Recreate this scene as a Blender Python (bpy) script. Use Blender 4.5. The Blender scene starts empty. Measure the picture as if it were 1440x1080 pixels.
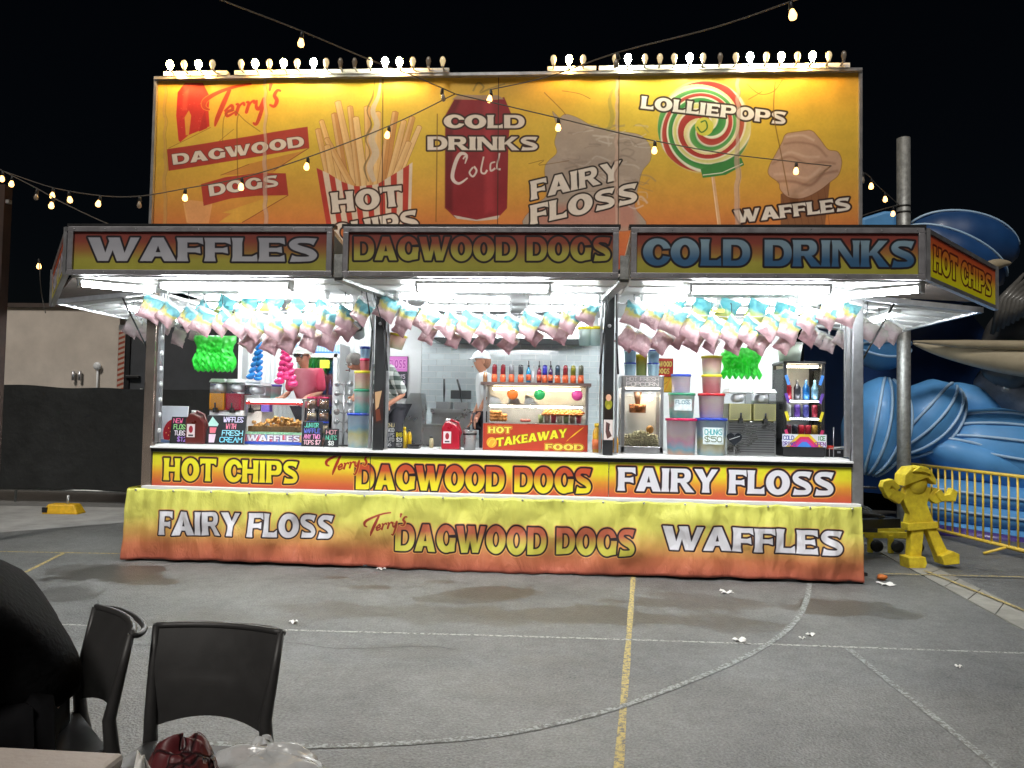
import bpy, math, random
import numpy as np
from mathutils import Vector, Matrix
random.seed(7); rng = np.random.default_rng(7)
PI = math.pi
scn = bpy.context.scene
COL = scn.collection

# ------------------------------------------------------------------ camera
CX, CD, CH = 4.2527, 7.5625, 1.55
YAW, PITCH, ROLL, F = -0.0685, 0.0381, 0.0185, 1064.4
_f = np.array([math.sin(YAW)*math.cos(PITCH), math.cos(YAW)*math.cos(PITCH), math.sin(PITCH)])
_r = np.array([math.cos(YAW), -math.sin(YAW), 0.0]); _u = np.cross(_r, _f)
_r, _u = _r*math.cos(ROLL)+_u*math.sin(ROLL), -_r*math.sin(ROLL)+_u*math.cos(ROLL)
_C = np.array([CX, -CD, CH])
cam_d = bpy.data.cameras.new('camera'); cam = bpy.data.objects.new('camera', cam_d); COL.objects.link(cam)
cam.matrix_world = Matrix(((_r[0], _u[0], -_f[0], _C[0]), (_r[1], _u[1], -_f[1], _C[1]), (_r[2], _u[2], -_f[2], _C[2]), (0, 0, 0, 1)))
cam_d.sensor_width = 36; cam_d.lens = F/1440*36; cam_d.clip_end = 400; cam_d.clip_start = 0.05
scn.camera = cam

# ------------------------------------------------------------------ night sky, flood light, exposure
SUN_EL, SUN_AZ = math.radians(50), math.radians(-14)     # the site flood lights behind the camera
w = bpy.data.worlds.new('World'); scn.world = w; w.use_nodes = True
nt = w.node_tree; nt.nodes.clear()
sky = nt.nodes.new('ShaderNodeTexSky'); sky.sky_type = 'NISHITA'; sky.sun_disc = False
sky.sun_elevation = SUN_EL; sky.sun_rotation = math.radians(180)-SUN_AZ
bg = nt.nodes.new('ShaderNodeBackground'); bg.inputs['Strength'].default_value = 0.0006
wo = nt.nodes.new('ShaderNodeOutputWorld')
nt.links.new(sky.outputs[0], bg.inputs[0]); nt.links.new(bg.outputs[0], wo.inputs[0])
sd = bpy.data.lights.new('sun', 'SUN'); sd.energy = 1.95; sd.angle = math.radians(14); sd.color = (1.0, 0.95, 0.88)
so = bpy.data.objects.new('sun', sd); COL.objects.link(so)
so.rotation_euler = (PI/2-SUN_EL, 0, SUN_AZ); so.location = (4, -20, 15)
vs = scn.view_settings; vs.view_transform = 'Standard'; vs.look = 'None'; vs.gamma = 1; vs.exposure = 0.0
scn.cycles.use_denoising = True; scn.cycles.max_bounces = 6; scn.cycles.transparent_max_bounces = 12
scn.cycles.sample_clamp_indirect = 4; scn.cycles.caustics_reflective = False; scn.cycles.caustics_refractive = False

def _ray(px, py):
    return _f*F + _r*(px-720) - _u*(py-540)
def atY(px, py, Y):
    d = _ray(px, py); t = (Y+CD)/d[1]; return _C+d*t
def atZ(px, py, Z=0.0):
    d = _ray(px, py); t = (Z-CH)/d[2]; return _C+d*t
def X(px, Y=0.0, py=600): return float(atY(px, py, Y)[0])
def ZZ(py, Y=0.0, px=720): return float(atY(px, py, Y)[2])
def M(Y=0.0): return (CD+Y)/F          # metres per photo pixel on the plane Y

# ------------------------------------------------------------------ mesh builder
class MB:
    def __init__(s): s.v = []; s.f = []; s.uv = {}; s.sm = []; s.mi = []
    def add(s, vs, fs, smooth=False, mi=0):
        b = len(s.v); s.v += [tuple(map(float, p)) for p in vs]
        for f in fs: s.f.append(tuple(b+i for i in f)); s.sm.append(smooth); s.mi.append(mi)
        return s
    def box(s, c, d, rz=0, rx=0, ry=0, mi=0, taper=1.0):
        m = Matrix.Rotation(rz, 3, 'Z') @ Matrix.Rotation(ry, 3, 'Y') @ Matrix.Rotation(rx, 3, 'X')
        P = []
        for z in (-.5, .5):
            k = 1 if z < 0 else taper
            for x, y in ((-.5, -.5), (.5, -.5), (.5, .5), (-.5, .5)):
                P.append(Vector(c)+m @ Vector((x*d[0]*k, y*d[1]*k, z*d[2])))
        return s.add(P, [(0, 3, 2, 1), (4, 5, 6, 7), (0, 1, 5, 4), (1, 2, 6, 5), (2, 3, 7, 6), (3, 0, 4, 7)], mi=mi)
    def bar(s, a, b, w, h, mi=0):           # box along a segment, h measured upwards
        a, b = Vector(a), Vector(b); d = (b-a).normalized()
        up = Vector((0, 0, 1)) if abs(d.z) < .95 else Vector((0, 1, 0))
        r = d.cross(up).normalized(); u = r.cross(d)
        P = [p+r*x*w/2+u*y*h/2 for p in (a, b) for x, y in ((-1, -1), (1, -1), (1, 1), (-1, 1))]
        return s.add(P, [(0, 3, 2, 1), (4, 5, 6, 7), (0, 1, 5, 4), (1, 2, 6, 5), (2, 3, 7, 6), (3, 0, 4, 7)], mi=mi)
    def tube(s, pts, r, n=8, caps=True, mi=0):
        pts = [Vector(p) for p in pts]; R = r if hasattr(r, '__len__') else [r]*len(pts)
        ring = []; prev = None
        for i, p in enumerate(pts):
            d = (pts[min(i+1, len(pts)-1)]-pts[max(i-1, 0)])
            d = d.normalized() if d.length > 1e-9 else Vector((0, 0, 1))
            if prev is None:
                a = Vector((0, 0, 1)) if abs(d.z) < .9 else Vector((1, 0, 0)); a = d.cross(a).normalized()
            else: a = (prev-d*prev.dot(d)).normalized()
            prev = a; b = d.cross(a)
            ring.append([p+(a*math.cos(2*PI*k/n)+b*math.sin(2*PI*k/n))*R[i] for k in range(n)])
        V = [q for g in ring for q in g]; Fc = []
        for i in range(len(pts)-1):
            for k in range(n):
                k2 = (k+1) % n; Fc.append((i*n+k, i*n+k2, (i+1)*n+k2, (i+1)*n+k))
        if caps: Fc += [tuple(range(n-1, -1, -1)), tuple((len(pts)-1)*n+k for k in range(n))]
        return s.add(V, Fc, True, mi)
    def lathe(s, c, prof, n=20, axis='Z', mi=0, sx=1, sy=1):
        V = []; Fc = []
        for (r, z) in prof:
            for k in range(n):
                a = 2*PI*k/n; x, y = r*math.cos(a)*sx, r*math.sin(a)*sy
                q = (x, y, z) if axis == 'Z' else ((x, z, y) if axis == 'Y' else (z, x, y))
                V.append((c[0]+q[0], c[1]+q[1], c[2]+q[2]))
        m = len(prof)
        for i in range(m-1):
            for k in range(n):
                k2 = (k+1) % n; Fc.append((i*n+k, i*n+k2, (i+1)*n+k2, (i+1)*n+k))
        if prof[0][0] > 1e-6: Fc.append(tuple(range(n-1, -1, -1)))
        if prof[-1][0] > 1e-6: Fc.append(tuple((m-1)*n+k for k in range(n)))
        return s.add(V, Fc, True, mi)
    def ball(s, c, r, n=10, sc=(1, 1, 1), mi=0, jit=0, seed=0):
        rr = random.Random(seed); V = []; Fc = []
        h = max(4, n//2+1)
        for i in range(h+1):
            t = PI*i/h
            for k in range(n):
                a = 2*PI*k/n; j = 1+(rr.random()-.5)*jit if 0 < i < h else 1
                V.append((c[0]+r*sc[0]*math.sin(t)*math.cos(a)*j, c[1]+r*sc[1]*math.sin(t)*math.sin(a)*j, c[2]+r*sc[2]*math.cos(t)*j))
        for i in range(h):
            for k in range(n):
                k2 = (k+1) % n; Fc.append((i*n+k, (i+1)*n+k, (i+1)*n+k2, i*n+k2))
        return s.add(V, Fc, True, mi)
    def prism(s, poly, a, b, axis='Y', mi=0, smooth=False):   # poly in the two other axes, extruded a..b
        def q(p, t): return (p[0], t, p[1]) if axis == 'Y' else ((p[0], p[1], t) if axis == 'Z' else (t, p[0], p[1]))
        n = len(poly); V = [q(p, a) for p in poly]+[q(p, b) for p in poly]
        Fc = [tuple(range(n-1, -1, -1)), tuple(range(n, 2*n))]+[(i, (i+1) % n, n+(i+1) % n, n+i) for i in range(n)]
        return s.add(V, Fc, smooth, mi)
    def grid(s, fn, nu, nv, smooth=True, mi=0, uv=True):
        b = len(s.v); base = len(s.f)
        for j in range(nv+1):
            for i in range(nu+1): s.v.append(tuple(map(float, fn(i/nu, j/nv))))
        for j in range(nv):
            for i in range(nu):
                a = b+j*(nu+1)+i; s.f.append((a, a+1, a+nu+2, a+nu+1)); s.sm.append(smooth); s.mi.append(mi)
                if uv: s.uv[len(s.f)-1] = ((i/nu, j/nv), ((i+1)/nu, j/nv), ((i+1)/nu, (j+1)/nv), (i/nu, (j+1)/nv))
        return s
    def mesh(s, name, mats):
        me = bpy.data.meshes.new(name); me.from_pydata(s.v, [], s.f)
        me.polygons.foreach_set('use_smooth', s.sm); me.polygons.foreach_set('material_index', s.mi)
        for m in (mats if isinstance(mats, (list, tuple)) else [mats]): me.materials.append(m)
        if s.uv:
            uvl = me.uv_layers.new(name='UVMap')
            for p in me.polygons:
                q = s.uv.get(p.index)
                if q:
                    for k, li in enumerate(p.loop_indices): uvl.data[li].uv = q[k]
        me.update(); return me

def obj(name, mb, mats, parent=None, loc=None, rz=0, bevel=0):
    me = mb if isinstance(mb, bpy.types.Mesh) else mb.mesh(name, mats)
    o = bpy.data.objects.new(name, me); COL.objects.link(o)
    if parent is not None: o.parent = parent
    if loc is not None: o.location = loc
    if rz: o.rotation_euler.z = rz
    if bevel:
        b = o.modifiers.new('bevel', 'BEVEL'); b.width = bevel; b.segments = 2; b.limit_method = 'ANGLE'
    return o
def tag(o, label, cat, group=None):
    o['label'] = label; o['category'] = cat
    if group: o['group'] = group
    return o
def thing(name, label, cat, loc=(0, 0, 0), rz=0, group=None):
    o = bpy.data.objects.new(name, None); COL.objects.link(o); o.location = loc; o.rotation_euler.z = rz
    o.empty_display_size = .1
    return tag(o, label, cat, group)
def struct(name, mb, m, parent=None):
    o = obj(name, mb, m, parent)
    if parent is None: o['kind'] = 'structure'
    return o
def dup(root, loc=None, rz=None, label=None, sc=None):
    r = root.copy(); COL.objects.link(r)
    if loc is not None: r.location = loc
    if rz is not None: r.rotation_euler.z = rz
    if label: r['label'] = label
    if sc: r.scale = sc
    for ch in [c for c in KIDS.get(root.name, [])]:
        c = ch.copy(); COL.objects.link(c); c.parent = r
        for g in KIDS.get(ch.name, []):
            d = g.copy(); COL.objects.link(d); d.parent = c
    return r
def noise3(p, s=1.):
    from mathutils import noise
    return noise.noise(Vector(p)*s)
KIDS = {}
def reg(root):
    KIDS[root.name] = list(root.children)
    for c in root.children: KIDS[c.name] = list(c.children)
ORD = ['first', 'second', 'third', 'fourth', 'fifth', 'sixth', 'seventh', 'eighth', 'ninth', 'tenth', 'eleventh', 'twelfth', 'thirteenth',
       'fourteenth', 'fifteenth', 'sixteenth', 'seventeenth', 'eighteenth', 'nineteenth', 'twentieth']

# ------------------------------------------------------------------ materials
def lin(c):
    if isinstance(c, str):
        c = [int(c[i:i+2], 16)/255 for i in (0, 2, 4)]
    return tuple((x/12.92 if x <= .04045 else ((x+.055)/1.055)**2.4) for x in c)
def mat(name, col, rough=.5, metal=0., var=.12, vs_=6., bump=0., bs=60., coat=0., emit=0., ecol=None, trans=0., alpha=1., spec=.5, detail=4, sub=0):
    m = bpy.data.materials.new(name); m.use_nodes = True; n = m.node_tree.nodes; L = m.node_tree.links
    b = n['Principled BSDF']; col = lin(col) if isinstance(col, str) else col
    b.inputs['Base Color'].default_value = (*col, 1); b.inputs['Roughness'].default_value = rough; b.inputs['Metallic'].default_value = metal
    b.inputs['Specular IOR Level'].default_value = spec
    if coat: b.inputs['Coat Weight'].default_value = coat; b.inputs['Coat Roughness'].default_value = .08
    if trans: b.inputs['Transmission Weight'].default_value = trans
    if alpha < 1: b.inputs['Alpha'].default_value = alpha
    if emit: b.inputs['Emission Color'].default_value = (*(ecol or col), 1); b.inputs['Emission Strength'].default_value = emit
    tc = n.new('ShaderNodeTexCoord')
    if var:
        t = n.new('ShaderNodeTexNoise'); t.inputs['Scale'].default_value = vs_; t.inputs['Detail'].default_value = detail; t.inputs['Roughness'].default_value = .65
        L.new(tc.outputs['Object'], t.inputs['Vector'])
        r = n.new('ShaderNodeValToRGB'); r.color_ramp.elements[0].position = .3; r.color_ramp.elements[1].position = .72
        r.color_ramp.elements[0].color = (*[max(0, c*(1-var)) for c in col], 1); r.color_ramp.elements[1].color = (*[min(1, c*(1+var)) for c in col], 1)
        L.new(t.outputs['Fac'], r.inputs['Fac']); L.new(r.outputs['Color'], b.inputs['Base Color'])
        mr = n.new('ShaderNodeMapRange'); mr.inputs['To Min'].default_value = max(.02, rough-.1); mr.inputs['To Max'].default_value = min(1, rough+.12)
        L.new(t.outputs['Fac'], mr.inputs['Value']); L.new(mr.outputs[0], b.inputs['Roughness'])
    if bump:
        t2 = n.new('ShaderNodeTexNoise'); t2.inputs['Scale'].default_value = bs; t2.inputs['Detail'].default_value = 3
        L.new(tc.outputs['Object'], t2.inputs['Vector'])
        bp = n.new('ShaderNodeBump'); bp.inputs['Strength'].default_value = bump; bp.inputs['Distance'].default_value = .01
        L.new(t2.outputs['Fac'], bp.inputs['Height']); L.new(bp.outputs[0], b.inputs['Normal'])
    return m
def glass(name, tint=(1, 1, 1), k=.12, a=.0):
    m = bpy.data.materials.new(name); m.use_nodes = True; n = m.node_tree.nodes; L = m.node_tree.links; n.clear()
    o = n.new('ShaderNodeOutputMaterial'); t = n.new('ShaderNodeBsdfTransparent'); t.inputs[0].default_value = (*tint, 1)
    g = n.new('ShaderNodeBsdfGlossy'); g.inputs['Roughness'].default_value = .05; d = n.new('ShaderNodeBsdfDiffuse'); d.inputs[0].default_value = (.9, .92, .95, 1)
    fr = n.new('ShaderNodeFresnel'); fr.inputs[0].default_value = 1.3
    ad = n.new('ShaderNodeMath'); ad.operation = 'ADD'; ad.inputs[1].default_value = k; L.new(fr.outputs[0], ad.inputs[0])
    m1 = n.new('ShaderNodeMixShader'); m1.inputs[0].default_value = a; L.new(t.outputs[0], m1.inputs[1]); L.new(d.outputs[0], m1.inputs[2])
    m2 = n.new('ShaderNodeMixShader'); L.new(ad.outputs[0], m2.inputs[0]); L.new(m1.outputs[0], m2.inputs[1]); L.new(g.outputs[0], m2.inputs[2])
    L.new(m2.outputs[0], o.inputs[0]); return m
def bands(name, stops, lo, hi, rough=.35, coat=.3, noise=.25, nsc=14, axis=2, transl=0., bump=.0, tilt=0.):
    """colour bands along an object's axis, edges broken by noise; stops=[(t,col)]"""
    m = bpy.data.materials.new(name); m.use_nodes = True; n = m.node_tree.nodes; L = m.node_tree.links; b = n['Principled BSDF']
    tc = n.new('ShaderNodeTexCoord'); sp = n.new('ShaderNodeSeparateXYZ'); L.new(tc.outputs['Object'], sp.inputs[0])
    mr = n.new('ShaderNodeMapRange'); mr.inputs['From Min'].default_value = lo; mr.inputs['From Max'].default_value = hi
    L.new(sp.outputs[axis], mr.inputs['Value'])
    t = n.new('ShaderNodeTexNoise'); t.inputs['Scale'].default_value = nsc; t.inputs['Detail'].default_value = 4; L.new(tc.outputs['Object'], t.inputs['Vector'])
    ma = n.new('ShaderNodeMath'); ma.operation = 'MULTIPLY_ADD'; ma.inputs[1].default_value = noise*2; L.new(t.outputs['Fac'], ma.inputs[0]); L.new(mr.outputs[0], ma.inputs[2])
    sb = n.new('ShaderNodeMath'); sb.operation = 'SUBTRACT'; sb.inputs[1].default_value = noise; L.new(ma.outputs[0], sb.inputs[0])
    r = n.new('ShaderNodeValToRGB'); e = r.color_ramp.elements
    while len(e) < len(stops): e.new(.5)
    for i, (p, c) in enumerate(stops): e[i].position = p; e[i].color = (*(lin(c) if isinstance(c, str) else c), 1)
    L.new(sb.outputs[0], r.inputs[0]); L.new(r.outputs[0], b.inputs['Base Color'])
    b.inputs['Roughness'].default_value = rough; b.inputs['Coat Weight'].default_value = coat; b.inputs['Coat Roughness'].default_value = .1
    if bump:
        bp = n.new('ShaderNodeBump'); bp.inputs['Strength'].default_value = bump; bp.inputs['Distance'].default_value = .02
        t3 = n.new('ShaderNodeTexNoise'); t3.inputs['Scale'].default_value = 26; t3.inputs['Distortion'].default_value = 2.5
        L.new(tc.outputs['Object'], t3.inputs['Vector']); L.new(t3.outputs['Fac'], bp.inputs['Height']); L.new(bp.outputs[0], b.inputs['Normal'])
    if transl:
        td = n.new('ShaderNodeBsdfTranslucent'); L.new(r.outputs[0], td.inputs[0]); mx = n.new('ShaderNodeMixShader'); mx.inputs[0].default_value = transl
        L.new(b.outputs[0], mx.inputs[1]); L.new(td.outputs[0], mx.inputs[2]); L.new(mx.outputs[0], n['Material Output'].inputs[0])
    return m
# ------------------------------------------------------------------ painted print: signed-distance lettering drawn with numpy
def poly_sdf(P, Xg, Yg):
    d2 = np.full(Xg.shape, 1e12, dtype=np.float32); ins = np.zeros(Xg.shape, bool); n = len(P)
    for i in range(n):
        x1, y1 = P[i]; x2, y2 = P[(i+1) % n]; ex, ey = x2-x1, y2-y1; L2 = ex*ex+ey*ey
        if L2 < 1e-9: continue
        wx, wy = Xg-x1, Yg-y1; t = np.clip((wx*ex+wy*ey)/L2, 0, 1)
        dx, dy = wx-ex*t, wy-ey*t; d2 = np.minimum(d2, dx*dx+dy*dy)
        c = (y1 > Yg) != (y2 > Yg)
        if y1 != y2: ins ^= c & (Xg < (x2-x1)*(Yg-y1)/(y2-y1)+x1)
    d = np.sqrt(d2); return np.where(ins, -d, d)
def ell(cx, cy, rx, ry, n=30, p=2.0, a0=0, a1=2*PI):
    out = []
    for k in range(n):
        a = a0+(a1-a0)*k/n; c, s = math.cos(a), math.sin(a)
        out.append((cx+rx*math.copysign(abs(c)**(2/p), c), cy+ry*math.copysign(abs(s)**(2/p), s)))
    return out
def spline(P, k=6):
    P = [np.array(p, float) for p in P]; out = []
    for i in range(len(P)-1):
        p0, p1, p2, p3 = P[max(i-1, 0)], P[i], P[i+1], P[min(i+2, len(P)-1)]
        for j in range(k):
            t = j/k; out.append(.5*((2*p1)+(-p0+p2)*t+(2*p0-5*p1+4*p2-p3)*t*t+(-p0+3*p1-3*p2+p3)*t**3))
    out.append(P[-1]); return out
def ribbon(P, W):
    P = [np.array(p, float) for p in P]; n = len(P); W = np.interp(np.linspace(0, 1, n), np.linspace(0, 1, len(W)), W)
    l, r = [], []
    for i in range(n):
        d = P[min(i+1, n-1)]-P[max(i-1, 0)]; d = d/(np.linalg.norm(d)+1e-9); q = np.array([-d[1], d[0]])*W[i]/2
        l.append(tuple(P[i]+q)); r.append(tuple(P[i]-q))
    return l+r[::-1]
s_, fl = .27, .035
def stem(x, w=s_, y0=0., y1=1.): return [(x-fl, y0), (x+w+fl, y0), (x+w+.004, y0+.2), (x+w+.004, y1-.2), (x+w+fl, y1), (x-fl, y1), (x-.004, y1-.2), (x-.004, y0+.2)]
def arm(x0, x1, y0, y1, up=.05, dn=.05): return [(x0, y0), (x1-.16, y0+.0), (x1, y0-dn), (x1-.02, y1+up), (x1-.16, y1), (x0, y1)]
def bowl(x, y0, y1, xr): h = (y1-y0)/2; return [(x, y0), (xr-h*.9, y0)]+ell(xr-h*.9, (y0+y1)/2, h*.9, h, 14, 2.2, -PI/2, PI/2)+[(xr-h*.9, y1), (x, y1)]
SS = [(.10, .13), (.22, .105), (.42, .10), (.66, .13), (.74, .27), (.62, .42), (.40, .52), (.22, .62), (.16, .75), (.28, .88), (.48, .90), (.68, .88), (.80, .84)]
G = {
 'A': (1.0, [[(-.03, 0), (.34, 1), (.66, 1), (1.03, 0), (.68, 0), (.60, .2), (.40, .2), (.32, 0)]], [[(.43, .38), (.5, .66), (.57, .38)]]),
 'C': (.92, [ell(.5, .5, .5, .52, 36), ], [ell(.54, .5, .2, .3, 24), [(.6, .38), (1.2, .28), (1.2, .66), (.6, .62)]]),
 'D': (.95, [bowl(0, 0, 1, .97)], [bowl(.29, .2, .8, .69)]),
 'E': (.74, [stem(0), arm(.1, .74, 0, .2, .08, 0), arm(.1, .66, .41, .58), arm(.1, .74, .8, 1, 0, .08)], []),
 'F': (.72, [stem(0), arm(.1, .66, .38, .56), arm(.1, .74, .8, 1, 0, .09)], []),
 'G': (.98, [ell(.5, .5, .5, .52, 36), [(.52, .48), (.98, .48), (.96, .06), (.7, .02)]], [ell(.52, .52, .19, .29, 24), [(.64, .56), (1.2, .56), (1.2, .70), (.62, .66)]]),
 'H': (.92, [stem(0), stem(.62), [(.2, .4), (.7, .4), (.7, .6), (.2, .6)]], []),
 'I': (.30, [stem(.0)], []),
 'K': (.95, [stem(0), [(.2, .42), (.62, 1.0), (.93, 1.0), (.46, .44)], [(.3, .6), (.48, .66), (1.0, 0), (.64, 0)]], []),
 'L': (.70, [stem(0), arm(.1, .72, 0, .21, .1, 0)], []),
 'M': (1.2, [stem(0, .22), stem(.94, .24), [(.0, 1), (.3, 1), (.68, .1), (.5, .1)], [(.5, .1), (.68, .1), (1.16, 1), (.9, 1)]], []),
 'N': (.95, [stem(0, .2), stem(.74, .2), [(-.02, 1), (.28, 1), (.95, 0), (.66, 0)]], []),
 'O': (1.0, [ell(.5, .5, .51, .53, 36)], [ell(.5, .5, .18, .29, 24)]),
 'P': (.84, [stem(0), bowl(.1, .36, 1, .86)], [bowl(.27, .55, .82, .58)]),
 'R': (.94, [stem(0), bowl(.1, .40, 1, .84), [(.32, .5), (.6, .46), (1.0, 0), (.64, 0)]], [bowl(.27, .58, .83, .57)]),
 'S': (.86, [ribbon(spline(SS, 5), [.30, .22, .2, .22, .26, .26, .26, .22, .2, .22, .30])], []),
 'T': (.86, [stem(.29), [(-.02, .72), (.1, .8), (.76, .8), (.88, .72), (.9, 1.02), (-.04, 1.02)]], []),
 'U': (.92, [ribbon(spline([(.13, 1), (.13, .45), (.2, .2), (.46, .1), (.7, .2), (.8, .45), (.8, 1)], 5), [.32, .26, .24, .2, .2, .2, .26])], []),
 'W': (1.42, [[(-.04, 1), (.31, 1), (.55, 0), (.25, 0)], [(.38, 0), (.55, 0), (.83, 1), (.62, 1)], [(.54, 1), (.88, 1), (1.10, 0), (.80, 0)], [(.93, 0), (1.10, 0), (1.46, 1), (1.2, 1)]], []),
 'Y': (.92, [[(-.04, 1), (.3, 1), (.6, .42), (.32, .42)], [(.38, .42), (.6, .42), (.97, 1), (.7, 1)], stem(.33, .27, 0, .55)], []),
 ' ': (.38, [], []),
}
MONO = {'A': '002640 1333', 'B': '0006264535331303 3342413000', 'C': '4435261605011030 3041', 'D': '0006264442200 0', 'E': '40000646 0333', 'F': '000646 0333',
 'G': '4536160401104143 4323', 'H': '0006 4046 0343', 'I': '2026', 'J': '464130100 1', 'K': '0006 4602 1340', 'L': '060040', 'M': '0006234640', 'N': '00064046', 'O': '1005163645413010 0105',
 'P': '0006364543330 3', 'Q': '100516364541301001 2240', 'R': '0006364543330 3 2340', 'S': '4536160503334241301001', 'T': '0646 2026', 'U': '060110304146', 'V': '062046', 'W': '0610233046', 'X': '0046 0640', 'Y': '062346 2320',
 'Z': '06460040', '0': '1005163645413010', '1': '152620', '2': '051636450040', '3': '06462344413010', '4': '3036024 2', '5': '460604344241301001', '6': '36030110304142331302', '7': '064610', '8': '1333444635160504132', '9': '4313040516364543411000',
 '$': '4536160503334241301001 2027', '.': '2021', "'": '2624', '&': '4004153602104 2', '/': '0046', '-': '1333', ' ': ''}
MONO['B'] = '00062645443303 334241300 0'.replace('300 0', '3000'); MONO['D'] = '000626444220 00'.replace(' ', ''); MONO['J'] = '4641301001'
MONO['P'] = '00063645443303'; MONO['R'] = '00063645443303 2340'; MONO['4'] = '30360242'; MONO['8'] = '13041636443310413013'.replace('310413013', '342413010011 3'.replace(' ', ''))
MONO['&'] = '400415360210 3042'
class Canvas:
    def __init__(s, W, H, fn, base):
        s.W, s.H, s.fn = int(W), int(H), fn
        yy, xx = np.mgrid[0:s.H, 0:s.W].astype(np.float32); s.xx, s.yy = xx+.5, yy+.5
        s.a = np.zeros((s.H, s.W, 3), np.float32)+np.array(lin(base), np.float32)
    def T(s, P): return [s.fn(*p) for p in P]
    def vgrad(s, stops, y0=None, y1=None):
        t = (s.yy-(y0 or 0))/((y1 or s.H)-(y0 or 0)); C = np.array([lin(c) for _, c in stops]); p = [q for q, _ in stops]
        return np.stack([np.interp(t, p, C[:, k]) for k in range(3)], -1).astype(np.float32)
    def put(s, D, col, t=0., al=1., box=None, soft=1.):
        y0, y1, x0, x1 = box or (0, s.H, 0, s.W)
        A = np.clip(.5-(D-t)/soft, 0, 1)[..., None]*al
        c = col[y0:y1, x0:x1] if isinstance(col, np.ndarray) and col.ndim == 3 else np.array(lin(col) if isinstance(col, str) else col, np.float32)
        s.a[y0:y1, x0:x1] = s.a[y0:y1, x0:x1]*(1-A)+c*A
    def box(s, P, m):
        P = np.array(P); x0, y0 = np.floor(P.min(0)-m).astype(int); x1, y1 = np.ceil(P.max(0)+m).astype(int)
        return max(0, y0), min(s.H, y1), max(0, x0), min(s.W, x1)
    def poly(s, P, col, al=1., raw=False, soft=1., grow=0.):
        P = P if raw else s.T(P); b = s.box(P, 4+grow+soft)
        if b[1] <= b[0] or b[3] <= b[2]: return
        D = poly_sdf(P, s.xx[b[0]:b[1], b[2]:b[3]], s.yy[b[0]:b[1], b[2]:b[3]]); s.put(D, col, grow, al, b, soft)
    def line(s, P, wd, col, al=1., soft=1., k=1):
        P = spline(P, k) if k > 1 else P
        s.poly(ribbon(s.T(P), [v for v in (wd if hasattr(wd, '__len__') else [wd, wd])]), col, al, True, soft)
    def word(s, txt, A, B, h, layers, font='flare', wt=.16, slant=0., arc=0., vert=False):
        """layers=[(grow_px, colour or ('g', top, bottom))] drawn in order; A,B the baseline ends"""
        A, B = np.array(A, float), np.array(B, float)
        if font == 'flare': adv = [G[c][0]+.075 for c in txt]
        else: adv = [.85 if c != ' ' else .5 for c in txt]
        tot = sum(adv)-.075; ux = (B-A)/tot; up = np.array([ux[1], -ux[0]]); up = up/np.linalg.norm(up)*h
        if vert: up = np.array([0., -h])
        D = np.full((s.H, s.W), 1e4, np.float32); x = 0.; allP = []
        for ch, a in zip(txt, adv):
            def tf(p, x=x): px, py = p; yo = arc*math.sin(PI*(x+px)/tot); q = A+ux*(x+px+slant*py)+up*(py+yo); return s.fn(q[0], q[1])
            if font == 'flare': pos, neg = [[tf(p) for p in P] for P in G[ch][1]], [[tf(p) for p in P] for P in G[ch][2]]
            else:
                pos, neg = [], []
                for st in MONO.get(ch, '').split():
                    q = [tf((int(st[i])/4*.7, int(st[i+1])/6)) for i in range(0, len(st)-1, 2)]
                    sc = np.linalg.norm(np.array(s.fn(*(A+up)))-np.array(s.fn(*A)))
                    for k in range(len(q)-1):
                        p0, p1 = np.array(q[k]), np.array(q[k+1]); dd = (p1-p0)/(np.linalg.norm(p1-p0)+1e-6)*wt*sc*.4
                        pos.append(ribbon([p0-dd, p1+dd], [wt*sc, wt*sc]))
            x += a
            if not pos: continue
            b = s.box(sum(pos, []), 3+max(l[0] for l in layers))
            if b[1] <= b[0] or b[3] <= b[2]: continue
            xs, ys = s.xx[b[0]:b[1], b[2]:b[3]], s.yy[b[0]:b[1], b[2]:b[3]]
            d = poly_sdf(pos[0], xs, ys)
            for P in pos[1:]: d = np.minimum(d, poly_sdf(P, xs, ys))
            for P in neg: d = np.maximum(d, -poly_sdf(P, xs, ys))
            D[b[0]:b[1], b[2]:b[3]] = np.minimum(D[b[0]:b[1], b[2]:b[3]], d); allP += sum(pos, [])
        P = np.array(allP); y0, y1 = P[:, 1].min(), P[:, 1].max()
        for g, c in layers:
            s.put(D, s.vgrad([(0, c[1]), (.28, c[1]), (.72, c[2]), (1, c[2])], y0, y1) if isinstance(c, tuple) and c[0] == 'g' else c, g)
    def noise(s, sc, amp, seed=0):
        r = np.random.default_rng(seed); gh, gw = max(2, int(s.H/sc)+2), max(2, int(s.W/sc)+2); g = r.random((gh, gw))
        yi, xi = s.yy/s.H*(gh-1.001), s.xx/s.W*(gw-1.001); y0, x0 = yi.astype(int), xi.astype(int); fy, fx = yi-y0, xi-x0
        fy, fx = fy*fy*(3-2*fy), fx*fx*(3-2*fx)
        v = (g[y0, x0]*(1-fx)+g[y0, x0+1]*fx)*(1-fy)+(g[y0+1, x0]*(1-fx)+g[y0+1, x0+1]*fx)*fy
        s.a *= (1+(v[..., None]-.5)*amp).astype(np.float32)
    def image(s, name):
        im = bpy.data.images.new(name, s.W, s.H, float_buffer=False); a = np.clip(s.a, 0, 1)
        srgb = np.where(a <= .0031308, a*12.92, 1.055*np.power(np.maximum(a, 1e-8), 1/2.4)-.055)
        buf = np.ones((s.H, s.W, 4), np.float32); buf[..., :3] = srgb[::-1]
        im.pixels.foreach_set(buf.ravel()); im.update(); im.pack(); return im
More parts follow.
